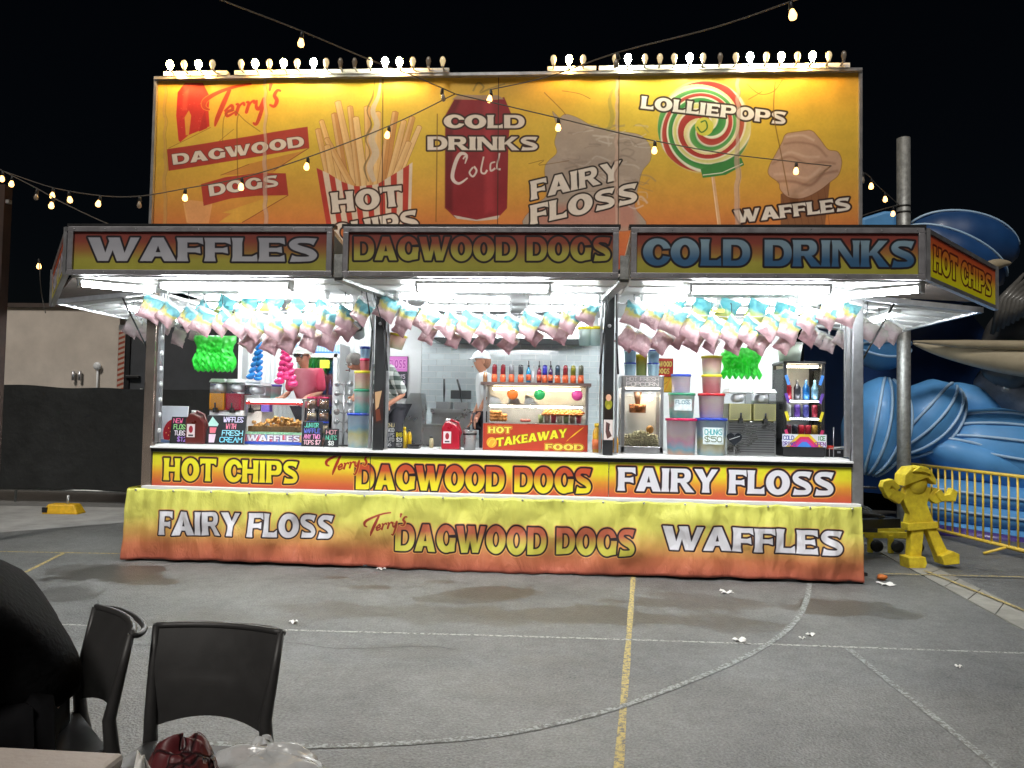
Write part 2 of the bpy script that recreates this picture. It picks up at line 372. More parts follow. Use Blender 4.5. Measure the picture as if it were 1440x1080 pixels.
def print_mat(name, cv, rough=.45, bump=.0, bs=3., coat=0., tr=0., fine=0., emit=0.):
    m = bpy.data.materials.new(name); m.use_nodes = True; n = m.node_tree.nodes; L = m.node_tree.links; b = n['Principled BSDF']
    t = n.new('ShaderNodeTexImage'); t.image = cv.image(name); t.extension = 'EXTEND'; L.new(t.outputs[0], b.inputs['Base Color'])
    b.inputs['Roughness'].default_value = rough; b.inputs['Coat Weight'].default_value = coat; b.inputs['Coat Roughness'].default_value = .12
    if emit: L.new(t.outputs[0], b.inputs['Emission Color']); b.inputs['Emission Strength'].default_value = emit
    if bump:
        tc = n.new('ShaderNodeTexCoord'); mp = n.new('ShaderNodeMapping'); mp.inputs['Scale'].default_value = (bs, bs, bs*.45)
        nz = n.new('ShaderNodeTexNoise'); nz.inputs['Scale'].default_value = 1.; nz.inputs['Detail'].default_value = 5; nz.inputs['Distortion'].default_value = .6
        L.new(tc.outputs['Object'], mp.inputs[0]); L.new(mp.outputs[0], nz.inputs['Vector'])
        bp = n.new('ShaderNodeBump'); bp.inputs['Strength'].default_value = bump; bp.inputs['Distance'].default_value = .05
        L.new(nz.outputs['Fac'], bp.inputs['Height']); L.new(bp.outputs[0], b.inputs['Normal'])
    return m
def planeY(x0, x1, z0, z1, Y, ppm, base):
    """canvas over a wall rectangle on the plane Y; photo positions are turned into places on it"""
    W, H = int((x1-x0)*ppm), int((z1-z0)*ppm)
    def fn(px, py):
        p = atY(px, py, Y); return ((p[0]-x0)*ppm, (z1-p[2])*ppm)
    return Canvas(W, H, fn, base)
def local(wm, hm, ppm, base): # canvas in its own 0..1 coordinates (y down)
    W, H = int(wm*ppm), int(hm*ppm); return Canvas(W, H, lambda u, v: (u*W, v*H), base)
def flat(name, p0, ux, uz, cvm, parent=None, nu=1, nv=1, disp=None):
    p0, ux, uz = Vector(p0), Vector(ux), Vector(uz); nn = ux.cross(uz).normalized()
    mb = MB().grid(lambda u, v: p0+ux*u+uz*v+nn*(disp(u, v) if disp else 0), nu, nv)
    return obj(name, mb, cvm, parent)
MONO.update({'B': '00062645443303 3342413000', 'D': '00062644422000', 'O': '100105163645413010', '0': '100105163645413010', 'C': '4536160501103041', 'G': '45361605011030414323',
 'F': '000646 0333', 'J': '4641301001', 'P': '00063645443303', 'R': '00063645443303 2340', '8': '130416364433130110304133', 'Q': '100105163645413010 2240', '9': '4313040516364541301001',
 '4': '30360242', 'S': '4536160504133241301001', '$': '4536160504133241301001 2027', '6': '360301103041423303', "'": '2624', 'I': '2026'})

# ------------------------------------------------------------------ shared materials
m_alu = mat('brushed_aluminium', (.62, .62, .64), .32, .85, .15, 12, .06, 90)
m_dalu = mat('dull_aluminium', (.34, .33, .35), .42, .6, .2, 10, .05, 80)
m_steel = mat('stainless_steel', (.6, .61, .62), .28, .9, .12, 5)
m_galv = mat('galvanised_steel', (.42, .43, .42), .45, .7, .3, 22)
m_black = mat('black_paint', (.015, .015, .016), .45, 0, .3)
m_rub = mat('black_rubber', (.012, .012, .012), .7, 0, .3)
m_white = mat('white_laminate', (.86, .87, .87), .35, 0, .05, 3)
m_wplas = mat('white_plastic', (.75, .76, .76), .4, 0, .08, 9)
m_copper = mat('polished_corner_steel', (.62, .50, .42), .22, .9, .25, 3)
m_tube = mat('fluorescent_tube', (.9, .95, 1), .4, 0, 0, emit=105, ecol=(.94, .98, 1.0))
m_tube2 = mat('inner_fluorescent_tube', (.9, .95, 1), .4, 0, 0, emit=92, ecol=(.92, .98, 1.0))
m_bulb_w = mat('warm_lit_bulb', (1, .7, .3), .4, 0, 0, emit=5, ecol=(1, .52, .16))
m_bulb_c = mat('white_lit_bulb', (1, .95, .8), .4, 0, 0, emit=380, ecol=(1, .93, .6))
m_bulb_o = mat('orange_lit_bulb', (1, .6, .2), .4, 0, 0, emit=330, ecol=(1, .58, .18))
m_bulb_d = mat('dim_bulb_glass', (.85, .7, .45), .15, 0, .15, coat=.5, emit=.5, ecol=(1, .78, .42))
m_bulb_x = mat('unlit_bulb_glass', (.3, .25, .2), .12, 0, .15, coat=.8)
m_cable = mat('cable', (.10, .09, .08), .6, 0, 0)
m_glass = glass('clear_glass'); m_plas = glass('clear_plastic', (.97, .98, 1), .06, .05)

# ------------------------------------------------------------------ ground
def ground_mat():
    m = bpy.data.materials.new('asphalt'); m.use_nodes = True; n = m.node_tree.nodes; L = m.node_tree.links; b = n['Principled BSDF']
    tc = n.new('ShaderNodeTexCoord')
    def noise(sc, det=4, ro=.6):
        t = n.new('ShaderNodeTexNoise'); t.inputs['Scale'].default_value = sc; t.inputs['Detail'].default_value = det; t.inputs['Roughness'].default_value = ro
        L.new(tc.outputs['Object'], t.inputs['Vector']); return t.outputs['Fac']
    def mth(op, a, bb=None, c=None):
        q = n.new('ShaderNodeMath'); q.operation = op
        for i, v in enumerate((a, bb, c)):
            if v is None: continue
            if isinstance(v, (int, float)): q.inputs[i].default_value = v
            else: L.new(v, q.inputs[i])
        return q.outputs[0]
    fine = noise(62, 3, .75); mid = noise(11, 5, .7); big = noise(.9, 6, .7)
    vor = n.new('ShaderNodeTexVoronoi'); vor.inputs['Scale'].default_value = 75; L.new(tc.outputs['Object'], vor.inputs['Vector'])
    r = n.new('ShaderNodeValToRGB'); e = r.color_ramp.elements; e[0].position = .30; e[1].position = .72
    e[0].color = (.03, .03, .03, 1); e[1].color = (.25, .252, .245, 1)
    v = mth('MULTIPLY_ADD', fine, .60, mth('MULTIPLY_ADD', mid, .26, mth('MULTIPLY', big, .42)))
    v = mth('SUBTRACT', v, .14)
    L.new(v, r.inputs[0])
    sep = n.new('ShaderNodeSeparateXYZ'); L.new(tc.outputs['Object'], sep.inputs[0])
    wob = mth('SUBTRACT', noise(1.9, 6, .66), .5)
    tot = None
    for (px, py, rx, ry, k) in STAINS:
        c = atZ(px, py); ax = abs(atZ(px+rx, py)[0]-atZ(px, py)[0]); ay = abs(atZ(px, py-ry)[1]-atZ(px, py+ry)[1])/2
        dx = mth('DIVIDE', mth('SUBTRACT', sep.outputs[0], float(c[0])), float(ax)); dy = mth('DIVIDE', mth('SUBTRACT', sep.outputs[1], float(c[1])), float(ay))
        d = mth('SQRT', mth('ADD', mth('MULTIPLY', dx, dx), mth('MULTIPLY', dy, dy)))
        d = mth('ADD', d, mth('MULTIPLY', wob, 3.0))
        mr = n.new('ShaderNodeMapRange'); mr.interpolation_type = 'SMOOTHSTEP'; mr.inputs['From Min'].default_value = 1.06; mr.inputs['From Max'].default_value = .88
        mr.inputs['To Min'].default_value = 0; mr.inputs['To Max'].default_value = k; L.new(d, mr.inputs['Value'])
        tot = mr.outputs[0] if tot is None else mth('MAXIMUM', tot, mr.outputs[0])
    mx = n.new('ShaderNodeMixRGB'); mx.blend_type = 'MULTIPLY'; L.new(tot, mx.inputs[0]); L.new(r.outputs[0], mx.inputs[1]); mx.inputs[2].default_value = (.46, .44, .41, 1)
    # worn paler patch of dry surface
    sp = n.new('ShaderNodeMapRange'); sp.inputs['From Min'].default_value = .73; sp.inputs['From Max'].default_value = .78; L.new(noise(42, 2, .5), sp.inputs['Value'])
    mx2 = n.new('ShaderNodeMixRGB'); mx2.inputs[2].default_value = (.26, .26, .25, 1); L.new(sp.outputs[0], mx2.inputs[0]); L.new(mx.outputs[0], mx2.inputs[1])
    L.new(mx2.outputs[0], b.inputs['Base Color'])
    ro = n.new('ShaderNodeMapRange'); ro.inputs['To Min'].default_value = .56; ro.inputs['To Max'].default_value = .34; L.new(tot, ro.inputs['Value']); L.new(ro.outputs[0], b.inputs['Roughness'])
    bp = n.new('ShaderNodeBump'); bp.inputs['Strength'].default_value = .55; bp.inputs['Distance'].default_value = .006
    L.new(mth('ADD', vor.outputs['Distance'], fine), bp.inputs['Height']); L.new(bp.outputs[0], b.inputs['Normal'])
    return m
STAINS = [(165, 806, 70, 14, .95), (110, 800, 40, 9, .6), (205, 818, 45, 6, .8), (90, 835, 60, 10, .6), (690, 834, 60, 10, .85), (650, 842, 70, 6, .6), (560, 862, 240, 12, .5), (830, 866, 190, 14, .7), (1180, 852, 75, 13, .85), (1230, 862, 60, 8, .6), (1000, 850, 120, 9, .6), (680, 870, 90, 9, .5), (780, 930, 60, 8, .4), (560, 915, 90, 10, .4),
          (470, 812, 18, 2.5, .7), (520, 826, 30, 3, .6), (620, 818, 26, 2.5, .55), (300, 870, 110, 14, .45), (1050, 880, 60, 10, .5), (740, 978, 160, 12, .3), (960, 838, 60, 5, .5)]
struct('ground', MB().grid(lambda u, v: (-120+240*u, -60+240*v, 0), 8, 8), ground_mat())
conc = mat('pale_concrete', (.34, .335, .32), .8, 0, .25, 3, .3, 80, detail=6)
def ground_poly(pix, z=.004): return [(float(p[0]), float(p[1]), z) for p in (atZ(a, b) for a, b in pix)]
def poly_obj(name, pts, m): o = struct(name, MB().add(pts, [tuple(range(len(pts)))]), m); return o
P = ground_poly([(-160, 762), (178, 735), (240, 715), (-160, 709)]); poly_obj('concrete_apron', [P[0], P[1], P[2], P[3]], conc)
cs = MB(); a0, a1, b0, b1 = atZ(1212, 764), atZ(1500, 920), atZ(1238, 762), atZ(1500, 888)
for k in range(9):
    t0, t1 = k/9+.002, (k+1)/9-.002
    q = [a0+(a1-a0)*t0, a0+(a1-a0)*t1, b0+(b1-b0)*t1, b0+(b1-b0)*t0]
    cs.add([(p[0], p[1], z) for z in (0, .012) for p in q], [(0, 1, 5, 4), (1, 2, 6, 5), (2, 3, 7, 6), (3, 0, 4, 7), (4, 5, 6, 7)])
struct('concrete_strip', cs, mat('dirty_concrete', (.27, .26, .23), .85, 0, .3, 3, .3, 80, detail=6))
def paint_mat(name, col, wear=.45):
    m = bpy.data.materials.new(name); m.use_nodes = True; n = m.node_tree.nodes; L = m.node_tree.links; b = n['Principled BSDF']; b.inputs['Roughness'].default_value = .75
    tc = n.new('ShaderNodeTexCoord'); t = n.new('ShaderNodeTexNoise'); t.inputs['Scale'].default_value = 38; t.inputs['Detail'].default_value = 7; t.inputs['Roughness'].default_value = .75
    L.new(tc.outputs['Object'], t.inputs['Vector']); r = n.new('ShaderNodeValToRGB'); r.color_ramp.elements[0].position = wear-.04; r.color_ramp.elements[1].position = wear+.06
    r.color_ramp.elements[0].color = (.14, .138, .13, 1); r.color_ramp.elements[1].color = (*col, 1); L.new(t.outputs['Fac'], r.inputs[0]); L.new(r.outputs[0], b.inputs['Base Color']); return m
p_yel = paint_mat('worn_yellow_line_paint', (.52, .40, .13), .47); p_whi = paint_mat('worn_white_line_paint', (.50, .50, .46), .48); p_fad = paint_mat('faded_grey_line_paint', (.34, .36, .35), .50)
ZL = .4
def court_line(pix, wd, m, z=.004, k=8):
    P = [atZ(a, b)[:2] for a, b in pix]; P = spline(P, k) if len(P) > 2 else [P[0]+(P[1]-P[0])*t for t in np.linspace(0, 1, 14)]
    mb = MB(); V = []; wd *= .74
    for i in range(len(P)):
        d = P[min(i+1, len(P)-1)]-P[max(i-1, 0)]; d = d/np.linalg.norm(d); q = np.array([-d[1], d[0]])*wd/2*(1+.12*math.sin(i*1.7))
        V += [(*(P[i]+q), z*ZL), (*(P[i]-q), z*ZL)]
    mb.add(V, [(2*i, 2*i+1, 2*i+3, 2*i+2) for i in range(len(P)-1)]); struct('court_line', mb, m)
court_line([(891, 806), (867, 1120)], .055, p_yel)
court_line([(-60, 875), (760, 896), (1500, 921)], .04, p_whi, .006)
court_line([(1139, 818), (1134, 845), (1120, 872), (1092, 898), (1040, 928), (960, 962), (880, 992), (800, 1014), (700, 1034), (560, 1046), (410, 1050), (250, 1044)], .06, p_fad, .008)
court_line([(1192, 912), (1420, 1094)], .055, p_fad, .010)
court_line([(-60, 853), (92, 777)], .05, p_yel, .010)
court_line([(-100, 774), (182, 779)], .045, p_yel, .006)
ZL = 1.
court_line([(1236, 809), (1500, 815)], .04, p_yel, .018); court_line([(1300, 805), (1500, 886)], .05, p_yel, .022)
# fine crack in the asphalt
ZL = .4
court_line([(130, 905), (260, 908), (390, 903), (480, 912), (600, 909), (640, 914)], .010, m_black, .003)

# ------------------------------------------------------------------ trailer
W = 7.081
T = thing('food_trailer', 'long lit food trailer with open serving windows, raised awnings and yellow and orange signs', 'food trailer', (0, 0, 0))
fas_y = -1.15; ZT, ZB = 3.135, 2.705
# chassis, floor, walls, roof
obj('chassis', MB().box((W/2, 1.15, .5), (W-.05, 2.2, .12)).box((W/2, 1.15, .36), (W-1, .9, .14)), m_black, T)
obj('floor', MB().box((W/2, 1.15, .60), (W-.05, 2.24, .06)), m_steel, T)
obj('roof', MB().box((W/2, 1.14, 2.90), (W+.02, 2.36, .10)), m_white, T, bevel=.01)
obj('ceiling', MB().box((W/2, 1.13, 2.82), (W-.06, 2.24, .04)), m_white, T)
obj('header', MB().box((W/2, .03, 2.80), (W, .05, .1)), m_white, T)
bw = MB()
bx0, bx1 = X(590, 2.2), X(850, 2.2)
bw.box(((.03+bx0)/2, 2.25, 1.72), (bx0-.03, .06, 2.2)); bw.box(((bx1+W-.03)/2, 2.25, 1.72), (W-.03-bx1, .06, 2.2)); bw.box(((bx0+bx1)/2, 2.262, 1.72), (bx1-bx0-.004, .05, 2.2))
obj('back_wall', bw, m_white, T)
# wall joins / corrugated lining behind the left window
rb = MB()
for k in range(13): rb.box((X(352+k*6.2, 2.2), 2.212, 1.75), (.016, .016, 2.05))
for k in range(10): rb.box((X(480+k*7, 2.2), 2.212, 1.75), (.012, .012, 2.05))
lin_ = obj('wall_ribs', rb, m_wplas, T); lin_['kind'] = 'stuff'
# end walls below the side windows, and their frames
ew = MB()
for x in (.03, W-.03):
    ew.box((x, 1.1, .86), (.05, 2.2, .5)); ew.box((x, 2.13, 1.9), (.05, .18, 1.7))
obj('end_wall', ew, m_white, T)
# corner posts
for x, m_ in ((-.005, m_copper), (W+.005, m_alu)):
    obj('corner_post', MB().box((x, .0, 1.74), (.105, .10, 2.03)), m_, T, bevel=.008)
for x in (.075, W-.075): obj('window_track', MB().box((x, .0, 1.98), (.03, .05, 1.6)).box((x+(.02 if x < 1 else -.02), .02, 1.98), (.012, .012, 1.6)), m_alu, T)
clip = MB()
for k in range(9): clip.ball((.1, -.02, 1.3+k*.16), .022, 8, (1, .6, 1.3))
obj('track_rollers', clip, m_wplas, T)
# dividing pillars
PIL = [(X(525, 0), X(540, 0)), (X(848, 0), X(862, 0))]
for i, (xa, xb) in enumerate(PIL):
    pl = obj('pillar', MB().box(((xa+xb)/2, .02, 1.96), (xb-xa, .09, 1.62)), m_black, T, bevel=.006)
    obj('catch', MB().lathe(((xa+xb)/2, -.027, 2.43), [(.018, 0), (.018, -.012), (.006, -.02)], 12, 'Y'), m_alu, pl)
    for x in (xa-.03, xb+.025): obj('window_track', MB().box((x, .0, 1.97), (.022, .05, 1.6)), m_alu, T)
    for s in (-1, 1): obj('gas_strut', MB().tube([((xa+xb)/2+s*.09, -.06, 1.95), ((xa+xb)/2+s*.06, -.12, 2.35)], .010, 8).tube([((xa+xb)/2+s*.06, -.12, 2.35), ((xa+xb)/2+s*.03, -.55, 2.74)], .006, 8), m_black, T)
st = local(.1, .26, 500, 'E8D9D2'); st.poly([(.25, .1), (.7, .2), (.6, .5), (.9, .8), (.4, .95), (.2, .6)], '5A3A35'); st.poly([(.5, .2), (.65, .45), (.5, .6)], '101010')
flat('sticker', ((PIL[1][0])+.005, -.0275, 1.30), (.09, 0, 0), (0, 0, .2), print_mat('poster_sticker', st), T)
st = local(.1, .3, 400, '20150F'); st.poly(ell(.5, .45, .4, .2, 20), '8A8A20'); st.poly(ell(.5, .2, .3, .13, 20), 'E8B090'); st.poly(ell(.5, .55, .2, .1, 20), 'B0A030')
flat('sticker', ((PIL[1][0])+.005, -.0275, 1.51), (.09, 0, 0), (0, 0, .26), print_mat('treat_sticker', st), T)
st = local(.1, .3, 400, '2A1A18'); st.poly([(.1, .05), (.8, .0), (.5, .5), (.2, .6)], 'C9A277'); st.poly([(.2, .6), (.6, .55), (.8, .9), (.3, .95)], '6A3320')
flat('sticker', ((PIL[0][0])+.005, -.0275, 1.42), (.1, 0, 0), (0, 0, .33), print_mat('waffle_sticker', st), T)
# counter and sill
obj('counter', MB().box((W/2, .30, 1.14), (W-.12, .62, .05)), m_white, T)
obj('sill', MB().box((W/2, -.045, 1.135), (W-.1, .10, .022)), m_white, T, bevel=.004)
obj('sill_channel', MB().box((W/2, -.035, 1.105), (W-.1, .07, .035)), m_black, T)
obj('kick_wall', MB().box((W/2, .01, .87), (W-.1, .06, .48)), m_steel, T)
obj('bottom_rail', MB().box((W/2, -.085, .725), (W+.02, .07, .035)), m_white, T, bevel=.004)

# printed front panels
GRD = [(0, 'E6E61C'), (.36, 'EADC20'), (.60, 'E69A2C'), (.84, 'CE6434'), (1, 'BA4A30')]
def fade(c, k=.14, g=.86): g_ = c.a.mean(-1, keepdims=True); c.a = (c.a*(1-k)+g_*k)*g
def grad_banner(x0, x1, z0, z1, Y, ppm, stops=GRD):
    c = planeY(x0, x1, z0, z1, Y, ppm, 'E3E21A'); c.a = c.vgrad(stops); c.noise(90, .10, 3); c.noise(9, .05, 5); return c
RD = ('g', 'C9502C', 'F2E21E'); BK = '241420'; OR = 'F0A84A'; WH = 'E9E8F0'
def terrys(c, x, y, s, ang=-.18, col='A42A12', halo='F2C84A'):
    """the sign-writer's script word, drawn with brush strokes; x,y = start, s = cap height in photo px"""
    St = [([(.15, .45), (-.1, .62), (-.05, .9), (.5, 1.12), (1.3, 1.22), (1.9, 1.2)], [.04, .16, .1, .06]),
          ([(1.0, 1.15), (.75, .6), (.5, .0), (.42, -.3)], [.1, .16, .14, .03]),
          ([(.8, .25), (1.1, .45), (1.15, .25), (.9, .2), (.95, .02), (1.25, .12)], [.05, .1, .1, .05]),
          ([(1.3, .45), (1.4, .4), (1.32, .02), (1.45, .35), (1.62, .45), (1.66, .36)], [.05, .1, .06, .08]),
          ([(1.75, .45), (1.85, .4), (1.77, .02), (1.9, .35), (2.07, .45), (2.1, .36)], [.05, .1, .06, .08]),
          ([(2.2, .45), (2.2, .15), (2.35, .08), (2.52, .45), (2.45, .0), (2.25, -.55), (2.1, -.5)], [.06, .12, .08, .12, .05]),
          ([(2.8, 1.0), (2.76, .75)], [.12, .05]), ([(3.25, .62), (3.1, .68), (2.98, .48), (3.1, .25), (3.0, .02), (2.8, .12)], [.05, .1, .12, .05])]
    ca, sa = math.cos(ang), math.sin(ang)
    for hal in (1, 0):
        for P, Wd in St:
            Q = [(x+s*(p[0]*ca*1.0+p[1]*sa*-.25), y-s*(p[1]-p[0]*sa*-1.0*-1.0)) for p in P]
            q = c.T(spline(Q, 6)); k = np.linalg.norm(np.array(c.fn(x+s, y))-np.array(c.fn(x, y)))
            ws = np.interp(np.linspace(0, 1, len(q)), np.linspace(0, 1, len(Wd)), [w_*k*1.3+(3.4 if hal else .6) for w_ in Wd])
            for i in range(len(q)-1):
                c.poly(ribbon([q[i], q[i+1]], [ws[i], ws[i+1]]), halo if hal else col, .8 if hal else 1, True); c.poly(ell(q[i+1][0], q[i+1][1], ws[i+1]/2, ws[i+1]/2, 8), halo if hal else col, .8 if hal else 1, True)
seams = [X(216, -.05), X(522, -.05), X(857, -.05), X(1198, -.05)]
PY = -.055
for i in range(3):
    x0, x1 = seams[i]+.004, seams[i+1]-.004; c = grad_banner(x0, x1, .745, 1.085, PY, 330)
    if i == 0: c.word('HOT CHIPS', (230, 675), (418, 680), 31, [(8, OR), (6, BK), (0, ('g', 'F6EE22', 'EFD824'))])
    if i == 2: c.word('FAIRY FLOSS', (869, 690), (1172, 697), 33, [(9, OR), (6.5, BK), (0, WH)])
    if i < 2: c.word('DAGWOOD DOGS', (500, 688), (831, 694), 35, [(8.5, OR), (6, BK), (0, RD)])
    if i < 2: terrys(c, 460, 664, 18)
    fade(c, .04, 1.0)
    o = obj('banner_panel', MB().box(((x0+x1)/2, -.034, .915), (x1-x0, .03, .345)), m_alu, T)
    flat('print', (x0, PY+.004, .745), (x1-x0, 0, 0), (0, 0, .34), print_mat('front_panel_print', c, .4, .06, 4, .15), o)

# awnings: three over the front
AW = [(97, 468), (483, 870), (887, 1299)]
texts = [('WAFFLES', (126, 367), (446, 368), 33, ('g', 'CFCFDC', 'E2E2EC')), ('DAGWOOD DOGS', (498, 366), (858, 367), 33, ('g', 'C2502C', 'E8E03A')), ('COLD DRINKS', (904, 373), (1285, 376), 37, ('g', '9CC4DC', '2E78B0'))]
GA = [(0, 'A63A30'), (.25, 'B8482E'), (.5, 'CE8A2C'), (.72, 'D8CC26'), (1, 'D6D21E')]
for (pa, pb), (tx, A, B, h, colr) in zip(AW, texts):
    x0, x1 = X(pa, fas_y, 350), X(pb, fas_y, 350)
    aw = obj('awning', MB().prism([(fas_y+.04, ZT-.02), (fas_y+.04, ZT-.06), (.03, 2.93), (.03, 2.97)], x0, x1, 'X').prism([(fas_y+.05, ZB+.01), (fas_y+.05, ZB-.01), (.0, 2.725), (.0, 2.745)], x0, x1, 'X'), m_white, T)
    obj('edge_trim', MB().box(((x0+x1)/2, fas_y+.03, ZT+.012), (x1-x0+.03, .09, .03)), m_black, aw)
    fr = MB(); e = .045
    for zc, hh in ((ZT-e/2, e), (ZB+e/2, e)): fr.box(((x0+x1)/2, fas_y, zc), (x1-x0, .05, hh))
    for xc in (x0+.025, x1-.025): fr.box((xc, fas_y, (ZT+ZB)/2), (.05, .052, ZT-ZB-2*e-.002))
    obj('fascia_frame', fr, m_dalu, aw, bevel=.004)
    sc_ = MB()
    for k in range(9):
        for zc in (ZT-e/2, ZB+e/2): sc_.lathe((x0+.06+k*(x1-x0-.12)/8, fas_y-.026, zc), [(.006, 0), (.005, -.004), (0.001, -.005)], 8, 'Y')
    obj('rivets', sc_, m_steel, aw)
    c = grad_banner(x0+.05, x1-.05, ZB+e, ZT-e, fas_y, 330, GA); c.word(tx, A, B, h, [(6, BK), (0, colr)])
    c.noise(30, .12, 11); c.noise(140, .14, 12); g_ = c.a.mean(-1, keepdims=True); c.a = (c.a*.84+g_*.16)*.60+.006
    flat('sign_print', (x0+.05, fas_y-.006, ZB+e), (x1-x0-.1, 0, 0), (0, 0, ZT-ZB-2*e), print_mat('awning_sign_print', c, .42, .05, 3), aw)
    obj('fascia_back', MB().box(((x0+x1)/2, fas_y+.012, (ZT+ZB)/2), (x1-x0-.1, .03, ZT-ZB-2*e)), m_white, aw)
    # ribs of the awning lining
    rb = MB()
    for k in range(7): rb.box((x0+(k+.5)*(x1-x0)/7, -.50, 2.719), (.025, .90, .014))
    rb.box(((x0+x1)/2, -.74, 2.712), (x1-x0-.04, .03, .03)); obj('ribs', rb, m_wplas, aw)
for px in (475, 878):      # hinge arms between the awnings
    xx = X(px, fas_y, 380); obj('awning_arm', MB().bar((xx, -1.12, 2.70), (xx+(.2 if px < 600 else -.1), -.05, 2.70), .08, .05).bar((xx, -1.12, 2.9), (xx, -1.12, 2.7), .07, .05), m_galv, T)
def fixture(x0, x1, y, z, mt=m_tube, a=0, n=1):
    L_ = x1-x0; cx_ = (x0+x1)/2
    f = obj('light_fixture', MB().box((0, 0, .025), (L_, .13, .045)), m_wplas, T, (cx_, y, z), a, bevel=.006)
    for k in range(n):
        yy = (k-(n-1)/2)*.08
        obj('tube', MB().tube([(-L_/2+.04, yy, -.022), (L_/2-.04, yy, -.022)], .024, 10), mt, f)
    for e_ in (-1, 1): obj('end_cap', MB().box((e_*(L_/2-.015), 0, -.02), (.025, .12, .055)), m_wplas, f)
fixture(X(228, -.92, 405), X(412, -.92, 405), -.94, 2.665, n=2); fixture(X(586, -.92, 405), X(776, -.92, 405), -.94, 2.665, n=2); fixture(X(968, -.92, 405), X(1166, -.92, 405), -.94, 2.665, n=2)
for a_, b_ in ((340, 462), (560, 640), (775, 845), (900, 965), (1120, 1190)): fixture(X(a_, -.25, 415), X(b_, -.25, 415), -.27, 2.69, m_tube2)
for a_, b_ in ((240, 400), (420, 500), (600, 720), (740, 830), (890, 1010), (1030, 1150)): fixture(X(a_, 1.1, 440), X(b_, 1.1, 440), 1.1, 2.77, m_tube2)
fixture(-.25, .40, -.8, 2.675, m_tube2, math.radians(38)); fixture(W-.4, W+.25, -.8, 2.675, m_tube2, math.radians(-38))

